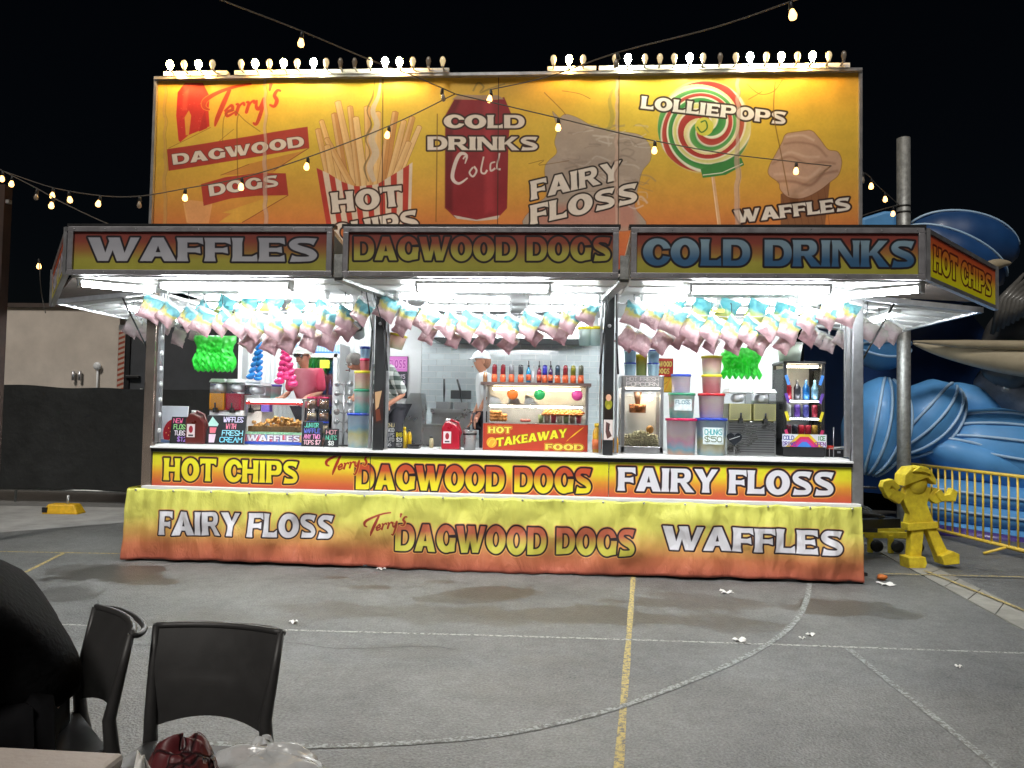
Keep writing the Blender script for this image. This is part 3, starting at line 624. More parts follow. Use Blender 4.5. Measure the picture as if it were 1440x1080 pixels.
# side hatches with their slanted corner signs
def side(sgn, xf, txt, label_col):
    xh = -0.02 if sgn < 0 else W+.02; xo = xh+sgn*(1.02 if sgn < 0 else 1.12)
    A0, A1 = Vector((xf, fas_y, 0)), Vector(((xo-.06, -.02, 0) if sgn < 0 else (8.23, -.3, 0))); d = (A1-A0)
    h = obj('side_hatch', MB().add([(xh, .03, 2.74), (xo, .0, 2.62), (xo, 2.2, 2.62), (xh, 2.2, 2.74), (xh, .03, 2.77), (xo, .0, 2.65), (xo, 2.2, 2.65), (xh, 2.2, 2.77)],
            [(0, 1, 2, 3), (7, 6, 5, 4), (0, 4, 5, 1), (1, 5, 6, 2), (2, 6, 7, 3), (3, 7, 4, 0)]), m_white, T)
    obj('frame', MB().bar((xh, -.02, 2.735), (xo, -.04, 2.62), .05, .05).bar((xo+sgn*.02, -.04, 2.62), (xo+sgn*.02, 2.2, 2.62), .04, .05).bar((xh, 2.22, 2.75), (xo, 2.22, 2.63), .04, .04), m_alu, h)
    rb = MB()
    for k in range(6): rb.bar((xh+sgn*.05, .25+k*.35, 2.722), (xo-sgn*.03, .25+k*.35, 2.612), .03, .02)
    obj('ribs', rb, m_wplas, h)
    lf = obj('light_fixture', MB().box((0, 0, .02), (.12, 1.3, .04)), m_wplas, h, (xh+sgn*.5, 1.0, 2.64)); lf.rotation_euler.y = sgn*math.radians(6.5)
    obj('tube', MB().tube([(0, -.6, -.02), (0, .6, -.02)], .022, 10), m_tube2, lf)
    # corner sign
    z0a, z1a, z0b, z1b = (ZB, ZT, 2.57, 2.95) if sgn < 0 else (ZB, ZT, 2.58, 2.98)
    nrm = Vector((d.y, -d.x, 0)).normalized()*(-1 if sgn < 0 else 1)
    if nrm.y > 0: nrm = -nrm
    def P(u, z, off): return A0+d*u+Vector((0, 0, z))+nrm*off
    lft, rgt = (1, 0) if sgn < 0 else (0, 1)
    zz = lambda u, top: (z1a+(z1b-z1a)*u) if top else (z0a+(z0b-z0a)*u)
    V = [P(u, zz(u, t), o_) for o_ in (-.02, .0) for (u, t) in ((0, 0), (1, 0), (1, 1), (0, 1))]
    sg = obj('corner_sign', MB().add(V, [(0, 1, 2, 3), (7, 6, 5, 4), (0, 4, 5, 1), (1, 5, 6, 2), (2, 6, 7, 3), (3, 7, 4, 0)]), m_alu, T)
    fr = MB()
    for t in (0, 1): fr.bar(P(0, zz(0, t)+(.018 if not t else -.018), .008), P(1, zz(1, t)+(.018 if not t else -.018), .008), .03, .035)
    for u in (.015, .985): fr.bar(P(u, zz(u, 0), .01), P(u, zz(u, 1), .01), .03, .04)
    obj('frame', fr, m_alu, sg)
    c = local(1.5, .38, 300, 'E3E21A'); c.a = c.vgrad([(0, 'B8442E'), (.3, 'CC6A2C'), (.6, 'E2C824'), (1, 'E4E01E')]); c.noise(60, .1, 4)
    if sgn > 0: c.word(txt, (.07, .80), (.93, .80), .58, [(6, '5A1A16'), (0, ('g', 'D0782C', 'EDE424'))])
    else: c.word(txt, (.07, .80), (.93, .80), .58, [(6, BK), (0, 'C8C4D0')])
    c.fn = c.fn
    mb = MB().grid(lambda u, v: P(((1-u) if sgn < 0 else u)*.95+.025, (lambda q: zz(q, 0)+.04+(zz(q, 1)-zz(q, 0)-.08)*v)(((1-u) if sgn < 0 else u)*.95+.025), .012), 6, 2)
    obj('sign_print', mb, print_mat('corner_sign_print', c, .42), sg)
    # gusset between front awning and side hatch
    gm = mat('aged_brown_board', (.16, .13, .115), .7, 0, .3)
    obj('corner_soffit', MB().add([(A0.x-sgn*.05, A0.y+.05, ZB+.02), (A1.x-sgn*.03, A1.y+.0, 2.65), (xh, -.02, 2.75), (A0.x-sgn*.05, A0.y+.05, ZB+.05), (A1.x-sgn*.03, A1.y+.0, 2.68), (xh, -.02, 2.79)],
        [(0, 1, 2), (5, 4, 3), (0, 3, 4, 1), (1, 4, 5, 2), (2, 5, 3, 0)]), gm, T)
    obj('hatch_strut', MB().tube([(xh+sgn*.02, .05, 2.05), (xh+sgn*.35, .02, 2.68)], .009, 8), m_black, T)
side(-1, X(95, fas_y, 350), 'FAIRY FLOSS', 0); side(1, X(1301, fas_y, 350), 'HOT CHIPS', 1)

# rear panel tiles behind the fryer
tm = [mat('glazed_grey_tile', (.64+.05*k, .71+.05*k, .73+.05*k), .16, 0, .1, 4, coat=.6) for k in range(3)]
tw, th = (bx1-bx0)/12, .0795
tme = [MB().prism([(0, 0), (tw-.007, 0), (tw-.007, th-.006), (0, th-.006)], 0, -.012).mesh('tile', m) for m in tm]
hme = MB().prism([(0, 0), (tw/2-.007, 0), (tw/2-.007, th-.006), (0, th-.006)], 0, -.012).mesh('tile', tm[1])
zt0 = 1.20
for r_ in range(16):
    zz_ = zt0+r_*th; off = tw/2 if r_ % 2 else 0
    for k in range(12 if r_ % 2 == 0 else 11):
        obj('tile', tme[rng.integers(0, 3)], None, T, (bx0+off+k*tw+.004, 2.237+rng.uniform(-.001, .001), zz_))
    if off:
        obj('tile', hme, None, T, (bx0+.004, 2.237, zz_)); obj('tile', hme, None, T, (bx1-tw/2+.004, 2.237, zz_))
# range hood
hd = obj('range_hood', MB().prism([(1.45, 2.72), (1.4, 2.50), (1.4, 2.44), (2.21, 2.44), (2.21, 2.72)], X(600, 1.6), X(838, 1.6), 'X'), m_steel, T)
obj('filter', MB().box(((X(600, 1.6)+X(838, 1.6))/2, 1.8, 2.436), (1.9, .7, .012)), mat('dark_filter', (.08, .08, .08), .5, .6), hd)
# inner fittings on the back wall
obj('door_handle', MB().box((X(475, 2.2), 2.19, ZZ(523, 2.2)), (.035, .03, .14)), m_black, T)
kp = obj('keypad', MB().box((X(485, 2.2), 2.2, ZZ(523, 2.2)), (.09, .03, .06)), m_black, T)
obj('window_sash', MB().box((X(1090, 2.2), 2.215, 1.9), (.04, .03, 1.3)).box((X(1010, 2.2), 2.215, 1.45), (.9, .03, .03)), m_wplas, T)

# rooftop billboard
bY = .1; bx, bX, bz0, bz1 = -.1128, 7.1414, 3.02, 5.015
exec_art = True
c = planeY(bx, bX, bz0, bz1, bY, 270, 'D8B41E')
c.a = c.vgrad([(0, 'DCA81C'), (.25, 'DDB81E'), (.45, 'DAB020'), (.62, 'D79A28'), (.78, 'CE7430'), (.95, 'C05A34'), (1, 'BA5434')])
gx = np.exp(-((c.xx/c.W-.30)/.13)**2)+np.exp(-((c.xx/c.W-.72)/.12)**2)         # greener yellow print at two places
c.a = c.a*(1-.35*(gx*np.clip(1-c.yy/c.H*1.6, 0, 1))[..., None])+np.array(lin('D2D016'))*.35*(gx*np.clip(1-c.yy/c.H*1.6, 0, 1))[..., None]
c.a = c.a.astype(np.float32)
def Z1(P): return [(200+a/4, 80+b/4) for a, b in P]
def Z2(P): return [(540+a/4, 80+b/4) for a, b in P]
def blob(P, k=5):
    P = list(P); Q = spline(P+P[:3], k); return [tuple(q) for q in Q[k:-2*k]]
def Z3(P): return [(860+a/4, 80+b/4) for a, b in P]
# corn dog on the left
c.poly(Z1([(205, 470), (192, 330), (200, 200), (240, 145), (340, 145), (378, 220), (372, 300), (378, 390), (260, 440), (215, 480)]), 'CC2018')
c.poly(Z1([(245, 440), (238, 340), (262, 300), (275, 330), (262, 440)]), 'E09A20'); c.poly(Z1([(318, 420), (340, 330), (352, 300), (365, 400)]), 'B81A16')
c.poly(Z1([(225, 300), (232, 200), (262, 180), (250, 300)]), 'E85A38', .5, soft=6)
for k in range(26): a_ = Z1([(210+rng.uniform(0, 150), 170+rng.uniform(0, 230))])[0]; c.poly(ell(a_[0], a_[1], .8, .6, 6), 'F08060' if k % 2 else '9A1210', .55)
c.line(Z1([(235, 820), (255, 930)]), 5, 'EDB26A', .7); c.poly(Z1([(240, 800), (395, 820), (375, 935), (255, 935)]), 'E6A668', .7)
terr_c = ('C23A12', 'F0A020')
terrys(c, 289, 170, 33, -.2, *terr_c)
# folded ribbon
c.poly(Z1([(385, 395), (515, 405), (400, 495), (150, 515), (260, 460)]), 'D8B82E', .8); c.line(Z1([(385, 395), (150, 515)]), 1.2, '8A4A18'); c.line(Z1([(515, 405), (400, 500)]), 1.2, '7A4A18')
c.poly(Z1([(938, 512), (735, 650), (440, 665), (600, 600), (900, 530)]), 'C87A2C', .75); c.line(Z1([(938, 512), (740, 640)]), 2, '8A3A1C'); c.line(Z1([(600, 602), (440, 665)]), 1.6, '8A4A1C')
c.poly(Z1([(822, 775), (560, 930), (430, 930), (500, 880), (450, 875), (700, 790)]), 'D8A82C', .8); c.line(Z1([(822, 778), (560, 930)]), 2, '8A3A1C')
c.poly(Z1([(140, 520), (930, 392), (940, 512), (150, 642)]), 'AE3426'); c.poly(Z1([(330, 715), (470, 675), (640, 652), (808, 655), (823, 778), (640, 780), (500, 795), (345, 837)]), 'AE3426')
c.word('DAGWOOD', (244, 232), (428, 206), 15, [(1.5, '4A2020'), (0, 'D8CFC4')]); c.word('DOGS', (295, 276), (392, 262), 16, [(1.5, '4A2020'), (0, 'D8CFC4')], arc=.08)
# chips in a striped box
fr_cols = ['D9A45A', 'E2B468', 'C98C44', 'DDB070', 'CF9850', 'E8C080']
fry = [((465, 262), (447, 182), 9), ((480, 262), (452, 170), 8), ((487, 262), (470, 160), 10), ((500, 258), (475, 143), 10), ((505, 262), (492, 150), 9), ((513, 262), (500, 165), 10), ((520, 260), (516, 150), 10), ((530, 262), (531, 158), 11),
       ((540, 255), (556, 158), 10), ((547, 256), (568, 170), 9), ((556, 250), (580, 165), 9), ((560, 248), (590, 178), 8), ((495, 262), (459, 195), 9), ((470, 262), (460, 205), 10), ((535, 262), (545, 190), 10), ((550, 262), (575, 200), 9)]
for i, (a_, b_, w_) in enumerate(fry):
    d = np.array(b_, float)-np.array(a_, float); d /= np.linalg.norm(d); q = np.array([-d[1], d[0]])*w_/2; A, B = np.array(a_, float), np.array(b_, float)
    c.poly([tuple(A-q), tuple(B-q*.8), tuple(B+d*1.5), tuple(B+q*.8), tuple(A+q)], 'A8682A', 1, grow=1.2); c.poly([tuple(A-q), tuple(B-q*.8), tuple(B+d*1.5), tuple(B+q*.8), tuple(A+q)], fr_cols[i % 6])
    c.poly([tuple(A-q), tuple(B-q*.8), tuple(B-q*.1), tuple(A-q*.1)], 'F0CE90', .45)
bxp = [(445, 236), (462, 244), (480, 255), (500, 262), (530, 259), (560, 241), (580, 228), (577, 322), (460, 322)]
c.poly(bxp, 'DCC8B4')
for k in range(8):
    x0, x1 = 445+k*17.4, 445+k*17.4+8.5; f0, f1 = (x0-445)/135, (x1-445)/135; top = lambda x: np.interp(x, [445, 462, 480, 500, 530, 560, 580], [236, 244, 255, 262, 259, 241, 228])
    if k*17.4 < 130: c.poly([(x0, top(x0)), (x1, top(x1)), (460+f1*117, 322), (460+f0*117, 322)], 'B8301E')
c.word('HOT', (468, 299), (566, 289), 28, [(4.5, '3A201A'), (0, 'DAD0C6')]); c.word('CHIPS', (470, 344), (590, 322), 28, [(4.5, '3A201A'), (0, 'DAD0C6')])
# drink can
c.poly(Z2([(395, 240), (640, 240), (675, 225), (715, 320), (700, 460), (692, 850), (640, 905), (520, 915), (400, 905), (343, 850), (345, 330)]), '8E1C28')
c.poly(Z2([(380, 240), (675, 238), (640, 215), (420, 212)]), 'B09070'); c.poly(Z2([(345, 330), (395, 240), (430, 240), (390, 340), (385, 870), (343, 850)]), '5E101A', .7, soft=8)
c.poly(Z2([(560, 240), (610, 240), (620, 860), (570, 880)]), 'B8303C', .5, soft=14); c.poly(Z2([(390, 890), (520, 915), (650, 890), (640, 912), (520, 922), (410, 910)]), 'C8B8B0')
for S_, W_ in (([(455, 600), (465, 555), (430, 545), (400, 600), (385, 680), (420, 712), (470, 680)], [6, 22, 22, 8]), ([(500, 620), (480, 650), (500, 672), (520, 640), (505, 615)], [10, 12]), ([(560, 560), (545, 640), (565, 655), (580, 635)], [9, 12]),
                ([(625, 590), (600, 600), (600, 640), (625, 625)], [8, 12]), ([(650, 540), (635, 620), (655, 632)], [10, 12]), ([(470, 570), (455, 560), (445, 575)], [8, 9])):
    q = c.T(spline(Z2(S_), 5)); c.poly(ribbon(q, [v/4*1.9 for v in W_]), 'D8C8C4', 1, True)
c.word('COLD', (624, 180), (737, 180), 18.5, [(5, '3A2420'), (0, 'DCD2CA')]); c.word('DRINKS', (601, 211), (756, 211), 19, [(5, '3A2420'), (0, 'DCD2CA')])
# bag of floss
bagp = [(777, 157), (786, 166), (795, 161), (812, 166), (830, 176), (845, 180), (872, 185), (900, 190), (914, 206), (914, 225), (903, 240), (897, 262), (892, 290), (900, 322), (745, 322), (750, 290), (768, 275), (766, 240), (770, 228), (783, 215), (780, 200), (784, 180)]
bagp = blob(bagp); c.poly(bagp, '6A5A50', .6, grow=1.5); c.poly(bagp, 'A8988C')
for k in range(14): c.poly(blob([(800+rng.uniform(-12, 90)+r2*math.cos(a), 215+rng.uniform(-3, 3)+k*6+r2*.6*math.sin(a)) for r2 in (rng.uniform(8, 22),) for a in np.linspace(0, 5.3, 6)]), ['B8A89C', '8E7E74', 'C4B4AA', '96867A'][k % 4], .35, soft=10)
c.poly([(752, 290), (892, 285), (897, 322), (748, 322)], 'C07060', .6, soft=22)
for k in range(60):
    x0, y0 = 790+rng.uniform(0, 110), 172+rng.uniform(0, 120); c.line([(x0, y0), (x0+rng.uniform(6, 18), y0+rng.uniform(-5, 5)), (x0+rng.uniform(15, 30), y0+rng.uniform(-6, 10))], rng.uniform(2, 6), ['C8BCB4', '7A6C64', 'D8D0CA', '8A7A72'][k % 4], .45, 3, 4)
c.word('FAIRY', (747, 281), (873, 252), 26, [(4.5, '2A201E'), (0, 'DDD4CC')], slant=.16); c.word('FLOSS', (746, 316), (896, 284), 27, [(4.5, '2A201E'), (0, 'DDD4CC')], slant=.16)
# swirl lollipop
lc = np.array((990, 178.)); c.poly(ell(*lc, 66, 66, 40), 'D8C27A', .75, soft=3); c.line([(1001, 240), (1012, 322)], 9, 'D9A878'); c.line([(1000, 240), (1010, 322)], 2, 'F0D0A8')
cc_ = np.array(c.fn(*lc)); sc_l = np.linalg.norm(np.array(c.fn(lc[0]+66, lc[1]))-cc_)
dx_, dy_ = (c.xx-cc_[0])/sc_l, (c.yy-cc_[1])/sc_l; rr_ = np.sqrt(dx_**2+dy_**2); ph_ = (np.arctan2(dy_, dx_)/(2*PI)*2+rr_*2.6+.12*np.sin(rr_*9)) % 2.0
stp = [(.0, 'B02A26'), (.30, 'B83A2E'), (.34, 'F0E6D4'), (.42, 'E8DCC0'), (.46, 'D8D26A'), (.66, 'E2DC9A'), (.70, 'F2EEDC'), (.76, '2E8A40'), (1.04, '4CA050'), (1.08, 'F0F0E0'), (1.16, 'E0E2C0'), (1.2, 'B02A26'), (1.42, 'C04A38'), (1.46, 'F0E6D4'), (1.54, '3E9A48'), (1.74, '6AAE5A'), (1.78, 'EEEAD0'), (1.9, 'E6D89A'), (2.0, 'E6D89A')]
colm = np.stack([np.interp(ph_, [q[0] for q in stp], [lin(q[1])[k] for q in stp]) for k in range(3)], -1)
mk = np.clip((1.0-rr_)*sc_l, 0, 1)[..., None]*np.clip(1.15-.25*np.clip(dx_-.3, 0, 1)*2, 0, 1)[..., None]; c.a = (c.a*(1-mk)+colm*mk).astype(np.float32)
c.poly(ell(*lc, 13, 13, 20), 'D8D23A'); c.line([(985, 172), (992, 170), (994, 180), (986, 186), (980, 178)], 4, '3A7A2A', 1, 1, 4)
gap = c.T([(990+66*math.cos(a), 178+66*math.sin(a)) for a in np.linspace(0, 2*PI, 40)])
c.poly([(985, 238), (1002, 230), (1042, 222), (1046, 232), (1020, 246), (988, 250)], '3A8A42'); c.line([(988, 246), (1015, 243), (1044, 230)], 2.5, 'E8E8D0')
c.word('LOLLIEPOPS', (901, 152), (1104, 175), 17.5, [(5, '3A2A22'), (0, 'E6E2E0')])
# soft-serve waffle cone
c.poly(Z3([(950, 770), (1230, 690), (1215, 820), (1198, 960), (950, 960)]), '8A5A38'); 
for k in range(7): c.line(Z3([(955+k*40, 770-k*8), (1000+k*38, 960)]), 1.5, '6A3E24', .6)
sw = Z3([(990, 430), (1110, 413), (1160, 450), (1215, 520), (1270, 535), (1292, 590), (1275, 660), (1230, 700), (1180, 740), (1110, 780), (1050, 795), (990, 785), (950, 745), (940, 705), (885, 660), (890, 610), (925, 545), (960, 480)])
sw = blob(sw); c.poly(sw, '7A4A38', .7, grow=2); c.poly(sw, 'BE9880')
for P_, w_, cl in (([(965, 490), (1050, 480), (1150, 500), (1210, 560)], 9, '8E6450'), ([(900, 600), (1000, 560), (1100, 600), (1190, 590), (1260, 600)], 10, '946A54'), ([(930, 700), (1020, 700), (1120, 720), (1190, 660), (1275, 640)], 12, '8A604C'),
                   ([(980, 450), (1070, 440), (1140, 470)], 10, 'DCC0AC'), ([(920, 580), (1000, 535), (1090, 560), (1170, 560)], 10, 'D4B49E'), ([(910, 660), (1010, 660), (1100, 680), (1180, 620)], 12, 'D2B09A'), ([(970, 760), (1050, 770), (1110, 740)], 9, 'C8A48E')):
    c.line(Z3(P_), w_/1.6, cl, .6, 5, 5)
c.word('WAFFLES', (1034, 314), (1196, 295), 18, [(5, '3A2420'), (0, 'DED6CE')])
# weathering: joins where the film has peeled, scratches, grime
for px, w_ in ((232, 4), (373, 5), (867, 5), (1037, 6)):
    pts = [(px+rng.uniform(-1.5, 1.5)+(px-700)*.0*k, 110+k*10) for k in range(22)]; c.line(pts, [w_*1.6]*5+[w_*2.4]*5, 'C8A89A' if px > 300 else 'C89A50', .62, 2, 3); c.line([(a+2.5, b) for a, b in pts], 1.4, '8A6A40', .6, 1, 3)
pts = [(527, 112), (524, 135), (516, 155), (522, 175), (514, 195), (520, 215), (512, 235), (518, 255)]; c.line([(a+8, b) for a, b in pts], [5, 14, 18, 22, 12], 'D2C0A8', .85, 1.5, 5); c.line(pts, [1, 6, 3, 7, 2, 6, 3], '6A5A30', .75, 1.5, 5)
c.line([(866, 115), (857, 140), (861, 165), (854, 185)], [2, 9, 13, 8], '9A9440', .6, 3, 5)
for P_, w_ in (([(313, 200), (315, 165), (328, 155), (345, 170), (366, 185)], 1.5), ([(334, 250), (333, 175), (336, 160)], 2), ([(615, 160), (614, 250), (613, 312)], 2.2), ([(1090, 115), (1088, 160), (1098, 215), (1109, 275)], 2), ([(1050, 118), (1068, 132), (1088, 128), (1100, 112)], 1.6),
               ([(1052, 140), (1064, 133), (1072, 128)], 1.4), ([(765, 130), (790, 155), (795, 162)], 1.6), ([(790, 128), (815, 132), (830, 139)], 1.4), ([(743, 230), (765, 225), (758, 232), (800, 226)], 1.2)):
    c.line(P_, w_*1.5, '7A5418', .8, 1.2, 4)
c.line([(665, 128), (672, 116), (680, 122), (675, 130), (690, 124), (710, 118)], 5, '8A7434', .7, 2, 4)
for px in (538.5, 701, 870.5): c.line([(px, 100), (px-1.5, 325)], 2.4, '3A2A20', .95)
c.noise(120, .14, 21); c.noise(25, .10, 22); c.noise(5, .08, 23)
g_ = c.a.mean(-1, keepdims=True); c.a = (c.a*.88+g_*.12)*.98
bb = obj('billboard', MB().box(((bx+bX)/2, bY+.03, (bz0+bz1)/2), (bX-bx, .04, bz1-bz0)), m_alu, T)
flat('print', (bx, bY, bz0), (bX-bx, 0, 0), (0, 0, bz1-bz0), print_mat('billboard_print', c, .36, .16, 2.2, .25), bb, 40, 8, lambda u, v: .004*math.sin(u*31+v*2)+.003*math.sin(u*77))
fm = MB(); fm.box(((bx+bX)/2, bY-.01, bz1+.012), (bX-bx+.04, .09, .03)).box((bx-.012, bY-.002, (bz0+bz1)/2), (.03, .07, bz1-bz0)).box((bX+.012, bY-.002, (bz0+bz1)/2), (.03, .07, bz1-bz0))
obj('frame', fm, m_alu, bb)
bs = MB()
for x in (.5, 2.3, 4.6, 6.6): bs.bar((x, .25, 2.95), (x, .2, 4.9), .06, .06).bar((x, 1.8, 2.95), (x, .25, 4.6), .05, .05)
obj('brace', bs, m_galv, bb)
bulbs_l = [(238, 'o'), (258, 'd'), (278, 'o'), (298, 'd'), (338, 'd'), (358, 'o'), (378, 'd'), (398, 'o'), (417, 'd'), (440, 'c'), (458, 'd'), (478, 'x'), (498, 'x'), (519, 'd'), (541, 'w'), (561, 'o'), (580, 'd'), (602, 'x'), (622, 'd')]
bulbs_r = [(778, 'd'), (800, 'o'), (820, 'd'), (865, 'd'), (883, 'c'), (907, 'd'), (928, 'd'), (948, 'd'), (970, 'c'), (989, 'd'), (1013, 'x'), (1035, 'd'), (1055, 'c'), (1078, 'd'), (1099, 'o'), (1122, 'd'), (1143, 'o'), (1166, 'd'), (1187, 'x')]
BM = {'o': m_bulb_o, 'c': m_bulb_c, 'w': m_bulb_c, 'd': m_bulb_d, 'x': m_bulb_x}
zs = bz1+.03
bam = MB().box((0, -.01, 0), (.016, .1, .014)).mesh('bulb_arm', m_alu)
for seg in ((233, 322), (332, 632), (770, 838), (842, 1193)):
    xa, xb = X(seg[0], .08, 105), X(seg[1], .08, 105); st_ = obj('lamp_strip', MB().box(((xa+xb)/2, .07, zs+.02), (xb-xa, .07, .045)), m_wplas, bb)
    for px, kd in bulbs_l+bulbs_r:
        if seg[0] <= px <= seg[1]:
            r_ = {'d': .031, 'x': .028}.get(kd, .036); obj('bulb', MB().lathe((X(px, -.06, 100), -.05, zs+.022), [(.015, 0), (.018, .012), (r_*.8, .03), (r_, .052), (r_*.85, .078), (.015, .094), (0.001, .096)], 12), BM[kd], st_); obj('bulb_arm', bam, None, st_, (X(px, -.06, 100), 0, zs+.020))
# tow frame, jack and cables on the right end
obj('tow_frame', MB().bar((W-.2, .5, .45), (W+.85, 1.1, .42), .1, .1).bar((W-.2, 1.7, .45), (W+.85, 1.15, .42), .1, .1).box((W+.3, 1.1, .36), (.5, .5, .04)), m_black, T)
obj('jack_leg', MB().tube([(W+.12, .3, .03), (W+.12, .3, .85)], .035, 10).box((W+.12, .3, .015), (.16, .16, .03)).tube([(W+.12, .3, .85), (W+.12, .3, .87), (W+.3, .25, .87)], .012, 8), m_black, T)
obj('gas_locker', MB().box((W+.14, .95, .75), (.2, .6, .5)), m_black, T, bevel=.02)
# wheels (behind the skirt)
for x in (2.9, 3.7):
    for y in (.12, 2.2): obj('wheel', MB().lathe((x, y, .3), [(.12, -.09), (.27, -.09), (.3, -.06), (.3, .06), (.27, .09), (.12, .09)], 24, 'Y'), m_rub, T)

# draped skirt banner
sx0, sx1, sz1 = -.1306, 7.0897, .725
SY = -.13
c = planeY(sx0, sx1, .015, sz1, SY-.03, 330, 'D8D23A'); c.a = c.vgrad([(0, 'E2E450'), (.38, 'E6DE52'), (.58, 'E2B048'), (.78, 'D2743E'), (1, 'C25A40')]); c.noise(100, .1, 8); c.noise(12, .06, 9)
c.word('FAIRY FLOSS', (226, 752), (469, 758), 33.5, [(7.5, OR), (5, BK), (0, WH)]); c.word('DAGWOOD DOGS', (557, 773), (891, 781), 37, [(8, OR), (5.5, BK), (0, ('g', 'C8603A', 'E4DC3A'))]); c.word('WAFFLES', (932, 773), (1183, 781), 34, [(7, OR), (5.5, BK), (0, WH)])
terrys(c, 515, 749, 18, -.2); fade(c, .14, .98)
def skf(u, v):
    x = sx0+u*(sx1-sx0); dn = 1-v
    w1 = .020*math.sin(x*9+1.3*math.sin(x*2.1))*dn**.7+.013*math.sin(x*23+3*v+2*math.sin(x*1.7))*dn+.009*math.sin(x*41+2*math.sin(x*3))*v**.5
    w1 += .022*noise3((x*2.6, v*2.2, 3))+.012*noise3((x*7, v*4.5, 9))
    w1 += .014*math.sin(x*3.1+v*5)*dn+.008*math.sin(x*6.7-v*9)
    sag = .012*abs(math.sin(x*PI/.42))*(v**3)
    return (x, SY-.03-.05*dn+w1, .02+.012*math.sin(x*1.3)*dn+v*(sz1-.02)-sag)
sk = obj('skirt_banner', MB().grid(skf, 520, 26), print_mat('skirt_print', c, .5, .75, 7))
sl = sk.modifiers.new('solid', 'SOLIDIFY'); sl.thickness = .004; sl.offset = 1
tag(sk, 'yellow to red vinyl skirt banner reading fairy floss, dagwood dogs, waffles', 'banner')
obj('hem_tube', MB().tube([(sx0+.02, SY-.03, .018), (sx1, SY-.03, .018)], .017, 8), m_black, sk)
ey = MB()
for k in range(19): ey.lathe((sx0+.1+k*.39, SY-.045, sz1-.02), [(.011, 0), (.011, -.006), (.005, -.008)], 10, 'Y')
obj('eyelets', ey, m_steel, sk)
obj('side_return', MB().grid(lambda u, v: (sx0+.008*math.sin(v*9), SY-.02+u*1.1, .02+v*(sz1-.02)), 8, 8), mat('skirt_side_vinyl', lin('CDC23E'), .55, 0, .15), sk)

# ------------------------------------------------------------------ fairy floss bags on the hooks
m_bagA = bands('floss_bag_blue_yellow_pink', [(0, 'D4A8B0'), (.36, 'E4C4C8'), (.44, 'E2CCB0'), (.54, 'E2D278'), (.63, 'D2D48E'), (.70, '70B6C2'), (1, '8AC6CE')], -.13, .13, .3, .6, .34, 9, transl=.3, bump=.9)
m_bagB = bands('floss_bag_mostly_pink', [(0, 'C898A0'), (.5, 'E4C4C8'), (.75, 'D0A8AC'), (1, 'E0D0A8')], -.13, .13, .3, .6, .35, 12, transl=.3, bump=.9)
m_bagC = bands('floss_bag_pale_blue', [(0, 'D8CC60'), (.35, 'B8D090'), (.5, '58B4C4'), (1, '84CCD4')], -.13, .13, .3, .6, .2, 12, transl=.3, bump=.5)
m_bagW = bands('floss_bag_white', [(0, 'D9C4C8'), (.5, 'E4D4D6'), (1, 'DDE0D4')], -.13, .13, .25, .7, .3, 14, transl=.35, bump=.6)
m_film = mat('clear_bag_film', (.85, .87, .88), .12, 0, 0, coat=.6, bump=.4, bs=50)
m_film.node_tree.nodes['Principled BSDF'].inputs['Alpha'].default_value = .45
def bag_mesh(seed, m, w=.125, h=.135, t=.06):
    mb = MB()
    for sg in (1, -1):
        def fn(u, v, sg=sg):
            a, b = u*2-1, v*2-1; k = max(0, (1-abs(a)**2.6))*max(0, (1-abs(b)**2.6)); pin = 1-.14*(1-abs(b))*abs(a)-.10*(1-abs(a))*abs(b)
            n = noise3((a*1.6+seed*3.1, b*1.6, sg*2), 1.3); n2 = noise3((a*4+seed, b*4, sg), 1.5)
            return (a*w*pin+.012*n2, sg*-(t*k**.5*(1+.5*n)+.012*n2*k), b*h*pin+.01*n)
        mb.grid(fn if sg > 0 else (lambda u, v, f=fn: f(1-u, v)), 12, 12, uv=False)
    o = mb.mesh('bag', m); return o
bagM = {k: [bag_mesh(i+10*j, m) for i in range(3)] for j, (k, m) in enumerate((('A', m_bagA), ('B', m_bagB), ('C', m_bagC), ('W', m_bagW)))}
tie = MB().tube([(0, 0, .10), (.004, 0, .15), (.0, 0, .185), (.012, 0, .20)], [.012, .005, .004, .004], 6).mesh('tie', m_film)
crn = [MB().grid(lambda u, v, s=s: ((u*2-1)*.15*(1-.15*v), -.01+.02*noise3((u*5, v*5, s)), .10+.07*v+.01*noise3((u*6, s, v))), 6, 2, uv=False).mesh('film_edge', m_film) for s in (1, 4)]
hookm = MB().tube([(0, 0, .19), (0, 0, .27), (0, .015, .285), (0, .03, .275)], .0035, 6).mesh('hook', m_black)
def bag(px, py, Y, kind, label, group, tilt=None, sc=1., hook=True):
    p = atY(px, py, Y); i = random.randrange(3)
    t = thing('floss_bag', label, 'fairy floss bag', tuple(p), random.uniform(-.35, .35), group)
    a = tilt if tilt is not None else math.radians(random.uniform(20, 42))
    o = obj('bag', bagM[kind][i], None, t); o.rotation_euler = (random.uniform(-.15, .1), a, 0); s = sc*random.uniform(.80, .98); o.scale = (s, s*random.uniform(.9, 1.2), s)
    e = obj('film_edge', crn[i % 2], None, t); e.rotation_euler.y = a; e.scale = (s*.9, s, s*.9)
    if hook:
        o = obj('tie', tie, None, t); o = obj('hook', hookm, None, t)
    return t
